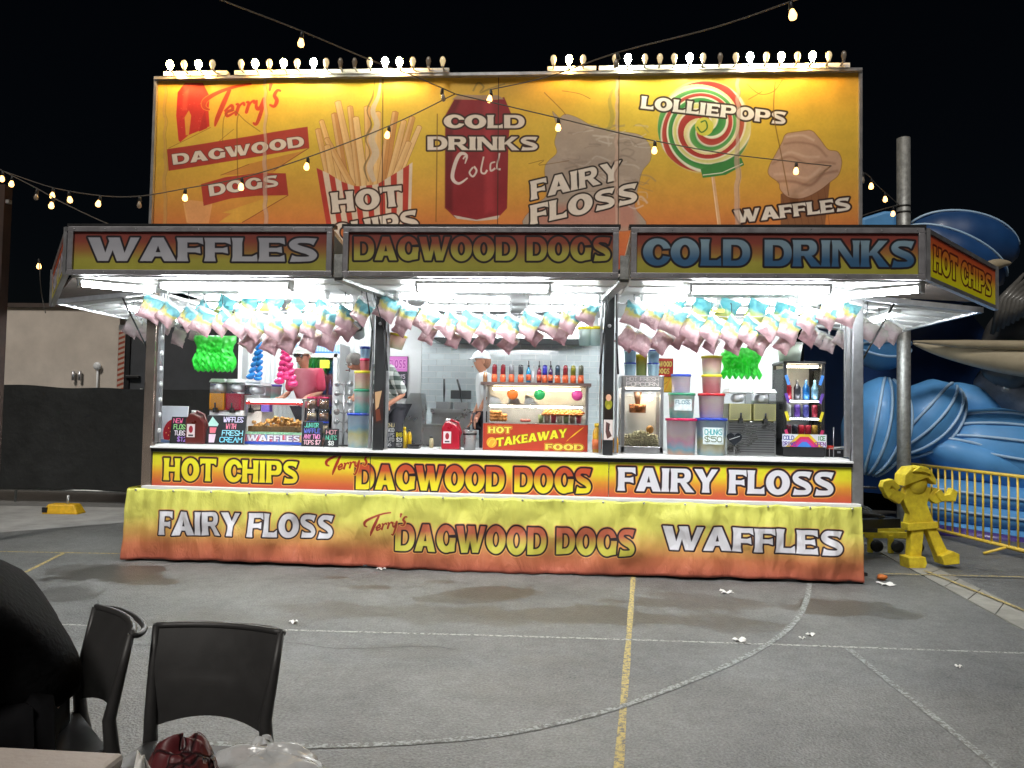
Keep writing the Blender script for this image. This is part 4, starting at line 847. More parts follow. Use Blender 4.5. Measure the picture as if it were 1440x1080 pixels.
def row(pts, n, Y, kind, words, group, **k):
    P = np.array(spline(pts, 12)); d = np.r_[0, np.cumsum(np.linalg.norm(np.diff(P, axis=0), axis=1))]; out = []
    for i in range(n):
        s = d[-1]*i/(n-1) if n > 1 else 0; x, y = np.interp(s, d, P[:, 0]), np.interp(s, d, P[:, 1])
        bag(x+random.uniform(-2, 2), y+random.uniform(-3, 3), Y+random.uniform(-.03, .03), kind, words % ORD[i], group, **k)
GB = 'fairy floss bags hanging along the awnings'
row([(214, 436), (262, 447), (330, 456), (400, 459), (450, 452), (508, 438)], 13, -.22, 'A', 'tricolour floss bag, %s from left in the front row, left window', GB)
row([(284, 437), (330, 430), (375, 428), (415, 432), (452, 438)], 6, .12, 'C', 'pale blue floss bag, %s from left behind the front row, left window', GB, sc=.9)
row([(352, 478), (385, 482), (420, 482), (455, 478), (487, 464)], 6, -.05, 'B', 'small pink floss bag, %s from left below the front row, left window', GB, sc=.85, hook=False)
row([(232, 458), (252, 472), (275, 470)], 3, .25, 'W', 'whitish crinkled floss bag, %s from the left corner post inside the window', GB, sc=.75)
row([(186, 458), (200, 466)], 2, .3, 'W', 'whitish floss bag outside the left corner post, %s from the left', GB, sc=.8)
row([(546, 436), (582, 447), (630, 456), (690, 461), (745, 458), (790, 450), (826, 438)], 11, -.22, 'A', 'tricolour floss bag, %s from left in the front row, middle window', GB)
row([(565, 462), (600, 472), (650, 480), (700, 484), (745, 478), (790, 472)], 7, -.05, 'B', 'small pink floss bag, %s from left below the front row, middle window', GB, sc=.72, hook=False)
row([(892, 440), (930, 450), (985, 462), (1050, 466), (1105, 460), (1150, 448), (1190, 440)], 12, -.22, 'A', 'pink floss bag with blue corner, %s from left in front row, right window', GB)
row([(950, 432), (985, 434), (1022, 436), (1060, 438), (1100, 440)], 5, .12, 'C', 'pale blue floss bag, %s from left behind the front row, right window', GB, sc=.9)
row([(882, 475), (905, 484), (930, 480), (955, 478), (975, 480)], 5, -.02, 'B', 'pink floss bag, %s from left in the low clump beside second pillar', GB, sc=.85, hook=False)
row([(998, 484), (1030, 486), (1065, 486), (1102, 482), (1135, 474)], 5, -.05, 'B', 'small pink floss bag, %s from left, hanging low in right window', GB, sc=.75, hook=False)
row([(1148, 476), (1165, 482), (1182, 478)], 3, .25, 'W', 'whitish crinkled floss bag, %s from the left beside the right corner post', GB, sc=.7)
row([(1218, 466), (1234, 474), (1252, 466)], 3, .2, 'W', 'whitish floss bag outside the right corner post, %s from the left', GB, sc=.85)
for xa, xb, nm in ((.1, PIL[0][0], 'left'), (PIL[0][1], PIL[1][0], 'middle'), (PIL[1][1], W-.1, 'right')):
    P_ = [(xa+(xb-xa)*t, -.2, 2.64-.13*math.sin(PI*t)) for t in np.linspace(0, 1, 14)]
    tag(obj('hanging_wire', MB().tube(P_, .004, 6), m_alu), 'thin wire that the %s window\'s floss bags hang from' % nm, 'wire')

# ------------------------------------------------------------------ goods on the counter
ZC = 1.166
def tub(px, w, h, Y, zb, lid, label, m, text=None, rz=0, group='floss tubs stacked on the counter', lidh=.022):
    """w, h in photo pixels; returns the height of its top"""
    W_, H_ = w*M(Y), h*M(Y); r1 = W_/2; t = thing('floss_tub', label, 'tub', (X(px, Y), Y, zb), rz, group)
    obj('bucket', MB().lathe((0, 0, 0), [(.0, .0), (r1*.80, .0), (r1*.84, .008), (r1*.93, H_-.03), (r1*.97, H_-.026), (r1*.97, H_-.014)], 28), m, t)
    obj('lid', MB().lathe((0, 0, H_), [(r1*.98, -lidh-.004), (r1, -lidh), (r1, -.004), (r1*.97, 0), (r1*.88, .0), (r1*.86, -.006), (0, -.006)], 28), lid, t)
    if text:
        c_ = local(.9, .55, 160, 'DDE8E8')
        c_.noise(14, .25, 3)
        y_ = .42
        for (s_t, colr) in text: c_.word(s_t, (.1, y_), (.9, y_), .3, [(0, colr)], font='mono', wt=.17); y_ += .42
        obj('label', MB().grid(lambda u, v: (r1*.93*math.sin((u-.5)*1.5), -r1*.93*math.cos((u-.5)*1.5)-.004, H_*(.30+.45*v)), 10, 2), print_mat('tub_label', c_), t)
    return zb+H_
lidc = {k: mat('lid_'+k, lin(v), .35, 0, .06, coat=.4) for k, v in (('blue', '2A48B8'), ('green', '2F8E68'), ('yellow', 'E6D62E'), ('red', 'C8202C'), ('pink', 'D2275E'), ('purple', '5A50A8'))}
def fl(name, *cs): return bands(name, [(i/(len(cs)-1), c_) for i, c_ in enumerate(cs)], 0, .26, .28, .7, .3, 9, transl=.5)
f1 = fl('floss_blue_cream_tub', 'D4F0F6', 'FAF8E0', 'F6EEB4', 'BCE4F4', 'DCEEFA'); f2 = fl('floss_teal_pink_tub', '78D6D0', 'B0E8DE', 'F4D8D8', 'E6F4E8', 'EEF8F4')
f3 = fl('floss_pink_yellow_tub', 'E8F6D8', 'F6DCCC', 'F4C8C8', 'F8EEBC', 'FAF6D4'); f4 = fl('floss_rainbow_tub', 'FAD8C4', 'A0E0F2', 'F6C8E4', 'FAEEEE', 'F6F0F6'); f5 = fl('floss_mauve_tub', 'DCD0F0', 'F4E0E8', 'FAF2EA', 'F4D6DE')
f6 = fl('floss_red_tub', 'D88088', 'DA9AA0', 'E8C8C0', 'F0E4D8'); f7 = fl('pale_blue_cup', 'CDE8F4', 'B8DCF0', 'A8CCEC')
# left stack by the first pillar
z = tub(504, 33, 49, .12, ZC, lidc['blue'], 'large blue lidded floss tub at the foot of the stack by first pillar', f1)
z = tub(509, 26, 34, .12, z, lidc['green'], 'floss tub with green lid in the stack left of the first pillar', f2)
z = tub(509, 26, 26, .12, z, lidc['yellow'], 'floss tub with yellow lid high in the stack left of the first pillar', f3)
z = tub(511, 15, 18, .12, z, lidc['pink'], 'small red and yellow cup near the top of the stack left of the first pillar', f6)
z = tub(511, 15, 17, .12, z, lidc['blue'], 'small pale cup with blue lid topping the stack left of the first pillar', f7)
# right stacks
z = tub(958, 44, 50, .14, ZC, lidc['pink'], 'large floss tub with pink lid beside the popcorn machine', f4)
z = tub(958, 38, 35, .16, z, lidc['green'], 'floss tub with green lid between pink and blue lidded tubs', f2, [('FLOSS', '2A6A7A')])
z = tub(957, 28, 26, .16, z, lidc['blue'], 'floss tub with blue lid on the stack by the popcorn machine', f5)
z = tub(1000, 44, 51, .14, ZC, lidc['blue'], 'large floss tub with blue lid marked $50', f1, [('CHUNKS', '3FAAB0'), ('$50', '6A7A5A')])
z = tub(1000, 37, 34, .16, z, lidc['red'], 'floss tub with red lid on top of the $50 tub', f5)
z = tub(1000, 28, 26, .16, z, lidc['yellow'], 'lower yellow lidded floss tub above the red lidded one', f6)
z = tub(1000, 29, 26, .16, z, lidc['yellow'], 'upper yellow lidded floss tub topping the stack above the $50 tub', f3)
# tubs hanging and behind
tub(383, 24, 26, 1.2, 1.62, lidc['purple'], 'pastel tub with purple lid on the rear shelf between blue and pink twists', f2)
t_ = thing('floss_tub', 'yellow lidded tub hanging tilted just right of the first pillar', 'tub', tuple(atY(555, 490, .1)), 0, 'floss tubs hanging from the ceiling')
obj('bucket', MB().lathe((0, 0, 0), [(0, 0), (.075, 0), (.095, .14)], 20), f3, t_); obj('lid', MB().lathe((0, 0, .14), [(.1, -.012), (.103, 0), (.1, .012), (0, .012)], 20), lidc['yellow'], t_); t_.rotation_euler.y = .22
for i, (px, py) in enumerate(((822, 486), (838, 486))):
    t_ = thing('floss_tub', 'pale tub with yellow band hanging left of the second pillar, %s of two' % ('left' if i == 0 else 'right'), 'tub', tuple(atY(px, py, .1)), 0, 'floss tubs hanging from the ceiling')
    obj('bucket', MB().lathe((0, 0, 0), [(0, 0), (.055, 0), (.07, .17)], 20), fl('hanging_tub_%d' % i, 'CFEAF0', 'E8F2F0', 'E6E0C0'), t_); obj('lid', MB().lathe((0, 0, .17), [(.072, -.01), (.075, 0), (.075, .02), (0, .022)], 20), lidc['yellow'], t_)
t_ = thing('floss_tub', 'round tub seen from below, hanging over the left tub stack', 'tub', tuple(atY(505, 472, .1)), 0, 'floss tubs hanging from the ceiling')
obj('bucket', MB().lathe((0, 0, 0), [(0, 0), (.06, 0), (.075, .13), (.08, .13)], 20), mat('greenish_white_plastic', lin('C9D3CC'), .4), t_); obj('base_disc', MB().lathe((0, 0, -.003), [(0, 0), (.05, 0), (.05, .004)], 20), mat('grey_violet_plastic', lin('7A7C98'), .5), t_)
t_.rotation_euler = (.9, 0, 0)

def card(px0, px1, py0, py1, Y, name, label, cv_fn, base='18181C', lean=0., cat='sign', ppm=900, frame=None, parent=None, th=.008):
    x0, x1 = X(px0, Y, (py0+py1)/2), X(px1, Y, (py0+py1)/2); h = (py1-py0)*M(Y); w_ = x1-x0
    zb = ZZ(py1, Y, (px0+px1)/2)
    c_ = local(w_, h, ppm, base); cv_fn(c_)
    t = thing(name, label, cat, ((x0+x1)/2, Y, zb)) if parent is None else parent
    if lean: t.rotation_euler.x = -lean
    o = obj('board', MB().box((0, th/2, h/2), (w_, th, h)), frame or m_black, t, bevel=.002)
    mb = MB().grid(lambda u, v: ((u-.5)*(w_-.008), -.003, .004+v*(h-.008)), 1, 1)
    obj('face', mb, print_mat(name+'_face', c_, .5), t)
    return t, w_, h
def chalk(lines):
    def f(c_):
        c_.noise(20, .8, 4); n = len(lines)
        for i, (s, colr, a, b) in enumerate(lines): y_ = (i+.85)/n*.94+.02; c_.word(s, (a, y_), (b, y_), .66/n, [(0, colr)], font='mono', wt=.17)
    return f
def c_cream(c_):
    chalk([('WAFFLES', 'D8D0F0', .42, .92), ('WITH', 'F08098', .5, .75), ('FRESH', '9AE0F0', .42, .95), ('CREAM', '7FD8F0', .38, .95)])(c_)
    c_.poly([(.02, .32), (.12, .04), (.3, .30), (.28, .38), (.05, .38)], 'BFE8E0'); c_.poly([(.08, .42), (.26, .42), (.24, .62), (.1, .62)], 'E07080'); c_.poly([(.08, .66), (.26, .66), (.24, .95), (.1, .95)], 'E8D0E0')
ZB_ = lambda Y: 1.166
def oncounter(r, Y): r[0].location.z = ZC; return r
def strawb(c_):
    c_.a[:] = np.array(lin('C6CBD4')); c_.poly(ell(.55, .72, .42, .38, 24), 'A81C2C'); c_.poly([(0, .9), (1, .98), (1, 1), (0, 1)], '7F9AC8')
    for k in range(20): c_.poly(ell(.55+.33*math.cos(k*2.4)*(k/20)**.5, .72+.3*math.sin(k*2.4)*(k/20)**.5, .02, .02, 6), 'E8C070')
oncounter(card(224, 262, 566, 620, .17, 'strawberry_card', 'white card printed with a strawberry in the left corner of the counter', strawb, cat='sign', frame=m_white, lean=.1), 0)
oncounter(card(239, 266, 580, 619, .09, 'chalkboard', 'small black sign with pink, green and white chalk writing in front of the strawberry card',
     chalk([('NEW', 'F070A0', .1, .6), ('FLOSS', 'A0E890', .15, .9), ('TUBS', 'F0E8F0', .2, .8), ('$12', 'B080E0', .4, .9)]), lean=.12), 0)
oncounter(card(288, 344, 578, 621, .09, 'chalkboard', 'chalkboard reading waffles with fresh cream beside a drawn sundae', c_cream, lean=.2, frame=mat('grey_board_frame', (.25, .25, .25), .5)), 0)
oncounter(card(424, 453, 585, 621, .08, 'chalkboard', 'small chalkboard reading junior waffle any two toppings $7', chalk([('JUNIOR', '60D0B0', .1, .8), ('WAFFLE', '6070D0', .1, .9), ('ANY TWO', 'F090C8', .1, .9), ('TOPS $7', 'F0C0C8', .1, .95)]), lean=.12), 0)
oncounter(card(456, 476, 596, 622, .08, 'price_card', 'narrow black card with green writing left of the blue lidded tub', chalk([('HOT', 'E0A0A8', .1, .9), ('NUTS', '60C0A0', .1, .9), ('$8', 'E8E8E8', .3, .7)]), lean=.1), 0)
oncounter(card(537, 557, 589, 626, .12, 'price_card', 'grey price card with white print just right of the first pillar', chalk([('MENU', 'E8D8A0', .1, .9), ('DAGWOOD', 'E0E0E0', .1, .9), ('CHIPS', 'D0D0D0', .1, .9), ('PLUTO', 'D8D8D8', .1, .9), ('$6', 'F0F0F0', .3, .7)]), base='4A4A50'), 0)
oncounter(card(556, 567, 602, 626, .10, 'price_card', 'small black price card before the yellow bottle', chalk([('BIG', 'F0E040', .1, .9), ('$9', 'E0E0E0', .1, .9), ('MED', 'A0A0A0', .1, .9)])), 0)

def lathe_thing(name, label, cat, px, Y, parts, group=None, zb=ZC, rz=0):
    t = thing(name, label, cat, (X(px, Y), Y, zb), rz, group)
    for nm, prof, m in parts: obj(nm, MB().lathe((0, 0, 0), prof, 16), m, t)
    return t
# bowls with drink: left slush machine
def slush(px0, px1, ptop, pmid, Y, cols, label, body, grille=False, zb=ZC):
    x0, x1 = X(px0, Y), X(px1, Y); w_ = x1-x0; k = M(Y); t = thing('slush_machine', label, 'drink machine', ((x0+x1)/2, Y, zb))
    zt = ZZ(ptop, Y, (px0+px1)/2)-zb; zm = ZZ(pmid, Y, (px0+px1)/2)-zb; n = len(cols); bwid = w_/n
    obj('cabinet', MB().box((0, .08, zm/2), (w_, .34, zm)), body, t, bevel=.008)
    if grille:
        g = MB()
        for j in range(13): g.box((.0, -.095, .04+j*(zm-.06)/12), (w_-.04, .008, .008))
        obj('louvre', g, mat('louvre_grey', (.2, .2, .2), .4, .5), t)
        for s in (-1, 1):
            for y in (-.05, .2): obj('foot', MB().tube([(s*(w_/2-.04), y, -.001), (s*(w_/2-.04), y, .03)], .018, 10), m_black, t)
    for j, cc in enumerate(cols):
        xc = -w_/2+bwid*(j+.5); hb = zt-zm-.03
        bo = obj('bowl', MB().box((xc, .03, zm+hb/2), (bwid-.01, .3, hb)), m_plas, t, bevel=.02)
        obj('drink', MB().box((xc, .022, zm+hb*.31), (bwid-.024, .282, hb*.58)), bands('drink_%s' % cc, [(0, cc), (1, cc)], 0, 1, .15, .6, .1, 9, transl=.5), bo)
        obj('auger', MB().lathe((xc, .03, zm+hb*.8), [(0, -.14), (.045, -.12), (.045, .1), (0, .12)], 14, 'Y'), m_wplas, bo)
        obj('bowl_lid', MB().box((xc, .03, zt-.015), (bwid, .32, .04), taper=.86), m_wplas, t, bevel=.008)
        obj('tap', MB().box((xc, -.13, zm+.0), (.035, .07, .05)).tube([(xc, -.15, zm+.02), (xc, -.155, zm+.08)], .009, 8), m_black, t)
    return t
slush(299, 345, 534, 577, .42, ['F0A820', 'C02040'], 'two bowl slush machine with orange and red drink behind the cream chalkboard', m_white)
slush(347, 372, 538, 577, .52, ['D8D4CC'], 'single pale slush bowl beside the orange and red machine', m_white)
slush(1020, 1088, 548, 592, .25, ['E4DE9C', 'DED894'], 'stainless slush machine with two bowls of pale yellow drink', m_steel, True)
# waffle display case
def waffle_case():
    Y = .2; x0, x1 = X(343, Y), X(427, Y); w_ = x1-x0; zt = ZZ(560, Y, 385)-ZC; d_ = .34
    t = thing('waffle_case', 'glass display case heaped with small waffles above a waffles sign', 'display case', ((x0+x1)/2, Y, ZC))
    obj('base', MB().box((0, d_/2, .07), (w_, d_, .14)), m_steel, t); obj('top', MB().box((0, d_/2, zt-.012), (w_, d_, .024)), m_white, t)
    rl = obj('red_strip', MB().box((0, -.006, zt-.055), (w_-.03, .006, .03)), mat('red_strip', lin('C03A3A'), .4), t)
    for s in (-1, 1):
        for y in (.01, d_-.01): obj('post', MB().box((s*(w_/2-.012), y, zt/2), (.022, .022, zt)), m_alu, t)
    obj('pane', MB().box((0, .004, .14+(zt-.2)/2), (w_-.05, .004, zt-.22)), m_glass, t)
    wm = mat('golden_waffle', lin('B58A4A'), .7, 0, .35, 30); ml = [MB().ball((0, 0, 0), .021, 8, (1, 1, .75), jit=.25, seed=s).mesh('waffle_piece', wm) for s in range(3)]
    for k in range(120):
        x = (rng.random()-.5)*(w_-.09); l = rng.random(); o = obj('waffle_piece', ml[k % 3], None, t, (x, .035+rng.random()*.22, .17+l*(.09+.03*math.cos(x*9)))); o.rotation_euler = (rng.random()*3, rng.random()*3, 0)
    obj('heap', MB().box((0, d_/2, .165), (w_-.06, d_-.07, .06)), wm, t); obj('lamp', MB().box((0, .05, zt-.035), (w_-.1, .03, .012)), mat('case_lamp', (.9, .95, 1), .4, 0, 0, emit=45, ecol=(1, .96, .88)), t)
    c_ = local(w_, .14, 800, '3A5AC0'); c_.poly([(0, 0), (1, 0), (1, .2), (0, .2)], 'A8D8B0'); c_.poly([(0, .2), (1, .2), (1, .78), (0, .78)], 'D8A0C0')
    for k in range(14): c_.poly([(k/14, .2), (k/14+.04, .2), (k/14+.05, .78), (k/14+.01, .78)], ['E04848', 'E8C040', '50B0E0'][k % 3], .8)
    c_.word('WAFFLES', (.05, .74), (.95, .74), .5, [(4, '5A2A5A'), (0, 'F0EEF4')]); c_.word('FRESH MADE', (.15, .18), (.85, .18), .13, [(0, '206A40')], font='mono')
    flat('sign', (-w_/2+.004, -.004, .006), (w_-.008, 0, 0), (0, 0, .13), print_mat('waffle_sign', c_, .4), t)
    obj('tub_inside', MB().box((-.18, .25, zt-.1), (.09, .09, .09)), lidc['purple'], t)
waffle_case()
# topping jars behind the junior board
jm = [bands('jar_fill_%d' % i, [(0, a), (.5, b), (1, a)], 0, .12, .25, .8, .3, 40) for i, (a, b) in enumerate((('C99A6A', '8A5A38'), ('E0B8B0', 'C88A80'), ('B5875A', 'E8D2A8'), ('D8C0A0', 'A86A40')))]
def jar(px, zb, Y, i, lidm, label, r=.048, h=.115):
    t = thing('topping_jar', label, 'jar', (X(px, Y), Y, zb), 0, 'topping jars beside the waffle case')
    obj('contents', MB().lathe((0, 0, 0), [(0, .001), (r, .002), (r, h*.72), (0, h*.74)], 16), jm[i % 4], t); obj('jar_wall', MB().lathe((0, 0, 0), [(r+.004, .0), (r+.004, h)], 16), m_plas, t)
    obj('lid', MB().lathe((0, 0, h), [(r+.008, -.008), (r+.008, .01), (0, .014)], 16), lidm, t)
for c_, px in enumerate((438, 455)):
    for l in range(4):
        jar(px, ZC+.0+l*.13, .32, c_+l, lidc['pink'] if l == 3 else m_plas if l != 1 else lidc['blue'], 'topping jar, %s up from the counter in the %s column of jars' % (ORD[l], 'left' if c_ == 0 else 'right'))
# cup and cone rack
t_ = thing('utensil_rack', 'tall metal rack of lids and scoops between the jars and the tub stack', 'rack', (X(483, .35), .35, ZC))
obj('pole', MB().tube([(0, 0, 0), (0, 0, .68)], .012, 10), m_alu, t_); obj('base', MB().lathe((0, 0, 0), [(0, .012), (.09, .01), (.09, 0)], 20), m_black, t_)
for l in range(6):
    for s in (-1, 1):
        a_ = obj('arm', MB().tube([(0, 0, .14+l*.1), (s*.06, -.02, .17+l*.1)], .006, 8), m_alu, t_)
        obj('scoop', MB().lathe((s*.07, -.03, .16+l*.1), [(0, -.02), (.028, -.012), (.034, .004), (.02, .014)], 12, 'Y'), mat('scoop_metal', (.35, .32, .3), .35, .8) if l+s == 1 else m_steel, a_)
# bags, bottles, jugs
def bottle(px, Y, r, h, body, cap, label, name='bottle', cat='bottle', group=None, neck=.3, zb=ZC, lab=None, pump=False):
    t = thing(name, label, cat, (X(px, Y), Y, zb), 0, group)
    obj('body', MB().lathe((0, 0, 0), [(0, 0), (r, .002), (r, h*.62), (r*.85, h*.72), (r*neck, h*.84), (r*neck, h*.9)], 16), body, t)
    cp = MB().lathe((0, 0, 0), [(r*neck+.004, h*.86), (r*neck+.004, h*.97), (0, h)], 12)
    if pump: cp.tube([(0, 0, h), (0, 0, h+.03), (0, -.03, h+.035)], .005, 6)
    obj('cap', cp, cap, t)
    if lab: obj('label', MB().lathe((0, 0, 0), [(r+.0015, h*.12), (r+.0015, h*.45)], 16), lab, t)
    return t
def jug(px0, px1, ptop, Y, body, label, lab, rz=0):
    x0, x1 = X(px0, Y), X(px1, Y); w_ = x1-x0; h = ZZ(ptop, Y, px0)-ZC; t = thing('jug', label, 'jug', ((x0+x1)/2, Y, ZC), rz)
    b_ = MB().prism([(-w_/2, 0), (w_/2, 0), (w_/2, h*.62), (w_*.30, h*.80), (w_*.05, h*.86), (-w_*.1, h*.9), (-w_*.3, h*.9), (-w_/2, h*.7)], -.06, .06)
    obj('body', b_, body, t, bevel=.016); obj('handle', MB().tube([(w_*.36, -.0, h*.30), (w_*.52, 0, h*.55), (w_*.34, 0, h*.86), (-.01, 0, h*.95)], .014, 8), body, t)
    obj('cap', MB().lathe((-w_*.2, 0, h*.9), [(.024, 0), (.024, .028), (0, .03)], 12), m_wplas, t)
    c_ = local(.1, .12, 600, 'E8DCDC'); c_.poly(ell(.5, .4, .25, .28, 14), '9A2030'); c_.poly([(.2, .8), (.8, .8), (.8, .92), (.2, .92)], '3A3A3A')
    flat('label', (-w_*.38, -.0665, h*.2), (w_*.42, 0, 0), (0, 0, h*.38), print_mat('jug_label', c_), t)
jug(622, 648, 588, .14, mat('red_jug_plastic', lin('A81E30'), .3, 0, .1, coat=.4), 'red sauce jug with white label on the middle counter', 1)
jug(264, 291, 576, .12, mat('brown_jug_plastic', lin('5A2420'), .3, 0, .15, coat=.4), 'dark brown topping jug between the two left chalkboards', 1)
t_ = thing('metal_cup', 'straight sided steel cup beside the red jug', 'cup', (X(661, .12), .12, ZC)); obj('cup_body', MB().lathe((0, 0, 0), [(0, 0), (.058, 0), (.07, .185), (.076, .19), (.076, .196), (.066, .194), (.055, .01)], 20), m_steel, t_)
obj('rim_band', MB().lathe((0, 0, .15), [(.070, 0), (.073, .012), (.071, .02)], 20), m_black, t_)
ysq = mat('yellow_bottle_plastic', lin('E8C220'), .3, 0, .06, coat=.5)
bottle(569, .16, .03, .22, ysq, ysq, 'yellow mustard squeeze bottle beside the small black price card', neck=.4); bottle(576, .22, .026, .2, ysq, m_black, 'yellow bottle with dark cap behind the mustard bottle', neck=.4)
bottle(840, .12, .048, .30, mat('golden_sauce', lin('D8A634'), .2, 0, .25, 20, coat=.8), ysq, 'big golden sauce bottle just left of the second pillar', neck=.55, lab=mat('orange_paper_label', lin('D8703A'), .5))
bottle(866, .14, .03, .2, mat('amber_sauce', lin('D09A40'), .2, 0, .3, 20, coat=.8), m_wplas, 'small amber sauce bottle in the gap right of the second pillar', neck=.5)
bottle(607, .4, .024, .12, mat('cream_packet', lin('D8CCA0'), .4), m_black, 'short cream bottle behind the red jug', neck=.6)
t_ = thing('dark_tray', 'low black tray at the front of the middle counter', 'tray', (X(583, .12), .12, ZC)); obj('tray_body', MB().box((0, 0, .018), (.11, .1, .036), taper=1.15), m_black, t_, bevel=.004); obj('tray_rim', MB().box((0, 0, .04), (.135, .12, .006)), m_black, t_)

# takeaway food display with bottles on top
def takeaway():
    Y = .15; x0, x1 = X(679, Y), X(827, Y); w_ = x1-x0; zt = ZZ(541, Y, 750)-ZC; d_ = .42; zs_ = ZZ(596, Y, 750)-ZC
    t = thing('food_warmer', 'glass food warmer with red takeaway food sign and round price dots', 'food display', ((x0+x1)/2, Y, ZC))
    obj('base', MB().box((0, d_/2, zs_/2), (w_, d_, zs_)), m_steel, t)
    obj('top_shelf', MB().box((-.0, d_/2-.03, zt+.005), (w_+.05, d_+.06, .03)), mat('brown_shelf', lin('6A5550'), .4), t)
    for s in (-1, 1):
        for y in (.012, d_-.012): obj('post', MB().box((s*(w_/2-.014), y, (zt+zs_)/2), (.026, .022, zt-zs_)), m_alu, t)
    obj('shelf', MB().box((0, d_/2, zs_+(zt-zs_)*.48), (w_-.04, d_-.06, .008)), m_alu, t); obj('back_panel', MB().box((0, d_-.02, (zt+zs_)/2), (w_-.05, .01, zt-zs_)), m_wplas, t)
    obj('pane', MB().box((0, .005, (zt+zs_)/2), (w_-.055, .004, zt-zs_-.01)), m_glass, t)
    obj('heat_lamp', MB().tube([(-w_/2+.08, .2, zt-.04), (w_/2-.08, .2, zt-.04)], .012, 8), mat('heat_lamp_glow', (1, .8, .5), .4, 0, 0, emit=42, ecol=(1, .8, .5)), t)
    obj('food_fill_light', MB().tube([(-w_/2+.06, .06, zs_+(zt-zs_)*.44), (w_/2-.06, .06, zs_+(zt-zs_)*.44)], .008, 8), mat('food_fill_glow', (1, .8, .5), .4, 0, 0, emit=60, ecol=(1, .9, .72)), t)  # extra light added under the shelf to brighten the food
    for px, cl in ((720, 'EE7A2A'), (758, '2FAE5E'), (811, 'E8509A')):
        c_ = local(.1, .1, 500, cl); c_.word('$6', (.25, .62), (.75, .62), .28, [(0, '3A2A2A')], font='mono', wt=.12)
        o = obj('price_dot', MB().lathe((X(px, Y)-(x0+x1)/2, -.004, zt-.10), [(.056, 0), (.056, -.006), (0, -.007)], 24, 'Y'), print_mat('dot', c_), t)
    # food inside
    cz = zs_+.01; bun = mat('fried_batter', lin('C88A4A'), .6, 0, .3, 25); orange = mat('fried_orange_food', lin('E8934A'), .55, 0, .3, 25); pap = mat('white_paper_bag', lin('EDEDEA'), .6, 0, .05)
    def piece(px, zl, r, m, nm, sc_=(1, 1, 1), y=.12, jit=.2): obj(nm, MB().ball((X(px, Y)-(x0+x1)/2, y, zl), r, 8, sc_, jit=jit, seed=int(px)), m, t)
    for i in range(16): piece(690+(i % 6)*3.8, cz+.03+(i//6)*.035, .024, bun, 'batter_ball', y=.08+.02*(i % 3))
    for i in range(26): piece(764+(i*2.2), cz+.09+.018*((i*7) % 3), .019, orange, 'fried_piece', (1.4, 1, .8), y=.06+.03*(i % 3))
    for i in range(7): obj('chip_cup', MB().lathe((X(760+i*9, Y)-(x0+x1)/2, .09, cz), [(.022, 0), (.03, .085)], 12), mat('cup_print_%d' % i, lin(['B8C890', 'E0B8A8', 'D85868', 'E0D0B8'][i % 4]), .5, 0, .3, 40), t)
    for i, px in enumerate((695, 722, 745)): obj('paper_bag', MB().prism([(X(px-9, Y)-(x0+x1)/2, zs_+(zt-zs_)*.5), (X(px+10, Y)-(x0+x1)/2, zs_+(zt-zs_)*.5), (X(px+4, Y)-(x0+x1)/2, zs_+(zt-zs_)*.66), (X(px-8, Y)-(x0+x1)/2, zs_+(zt-zs_)*.74)], .10, .2), pap, t)
    for i in range(3): piece(734+i*4, cz+.02, .02, mat('pink_sausage_%d' % i, lin('D87A70'), .5), 'sausage', (1.5, 1, .8))
    c_ = local(w_, zs_, 700, 'B8402C'); c_.noise(30, .08, 3)
    c_.word('HOT', (.05, .36), (.27, .36), .24, [(7, 'E0A030'), (3, '7A2018'), (0, 'F4E060')]); c_.word('TAKEAWAY', (.13, .88), (.80, .46), .32, [(3, '5A6A10'), (0, 'F6E63A')], font='flare', vert=True)
    c_.word('FOOD', (.60, .95), (.96, .95), .22, [(7, 'E0A030'), (3, '7A2018'), (0, 'F4E060')])
    c_.line([(.80, .62), (.88, .34), (.96, .08)], [2, 10, 3], 'F0C030', 1, 1, 5); c_.line([(.82, .55), (.95, .2)], [3, 5, 2], 'A83020', 1, 1); c_.poly(ell(.085, .72, .05, .2, 18), 'EFAE3A'); c_.line([(.05, .8), (.08, .6), (.12, .66), (.09, .85)], 4, 'F8E060', 1, 1, 5)
    flat('sign', (-w_/2+.004, -.006, .004), (w_-.008, 0, 0), (0, 0, zs_-.008), print_mat('takeaway_sign', c_, .4, coat=.2), t)
    return ZC+zt+.02
ztop = takeaway()
orl = mat('orange_sauce_base', lin('E0663A'), .35, 0, .1, coat=.4)
top_cols = ['8E2630', '86202C', '8A8A90', '3E3E44', None, 'DCE4EA', None, '3A3AA8', None, '3A4A5A', '8A2A34', '8A8A2A', '6A6A5A']
bx_ = [694, 706, 718, 731, 742, 749, 757, 765, 773, 783, 794, 805, 816]
bn = ['dark red', 'deep red', 'clear grey', 'black', 'blue pump', 'small white pump', 'maroon pump', 'violet', 'dark purple pump', 'slate blue', 'crimson', 'olive', 'grey green']
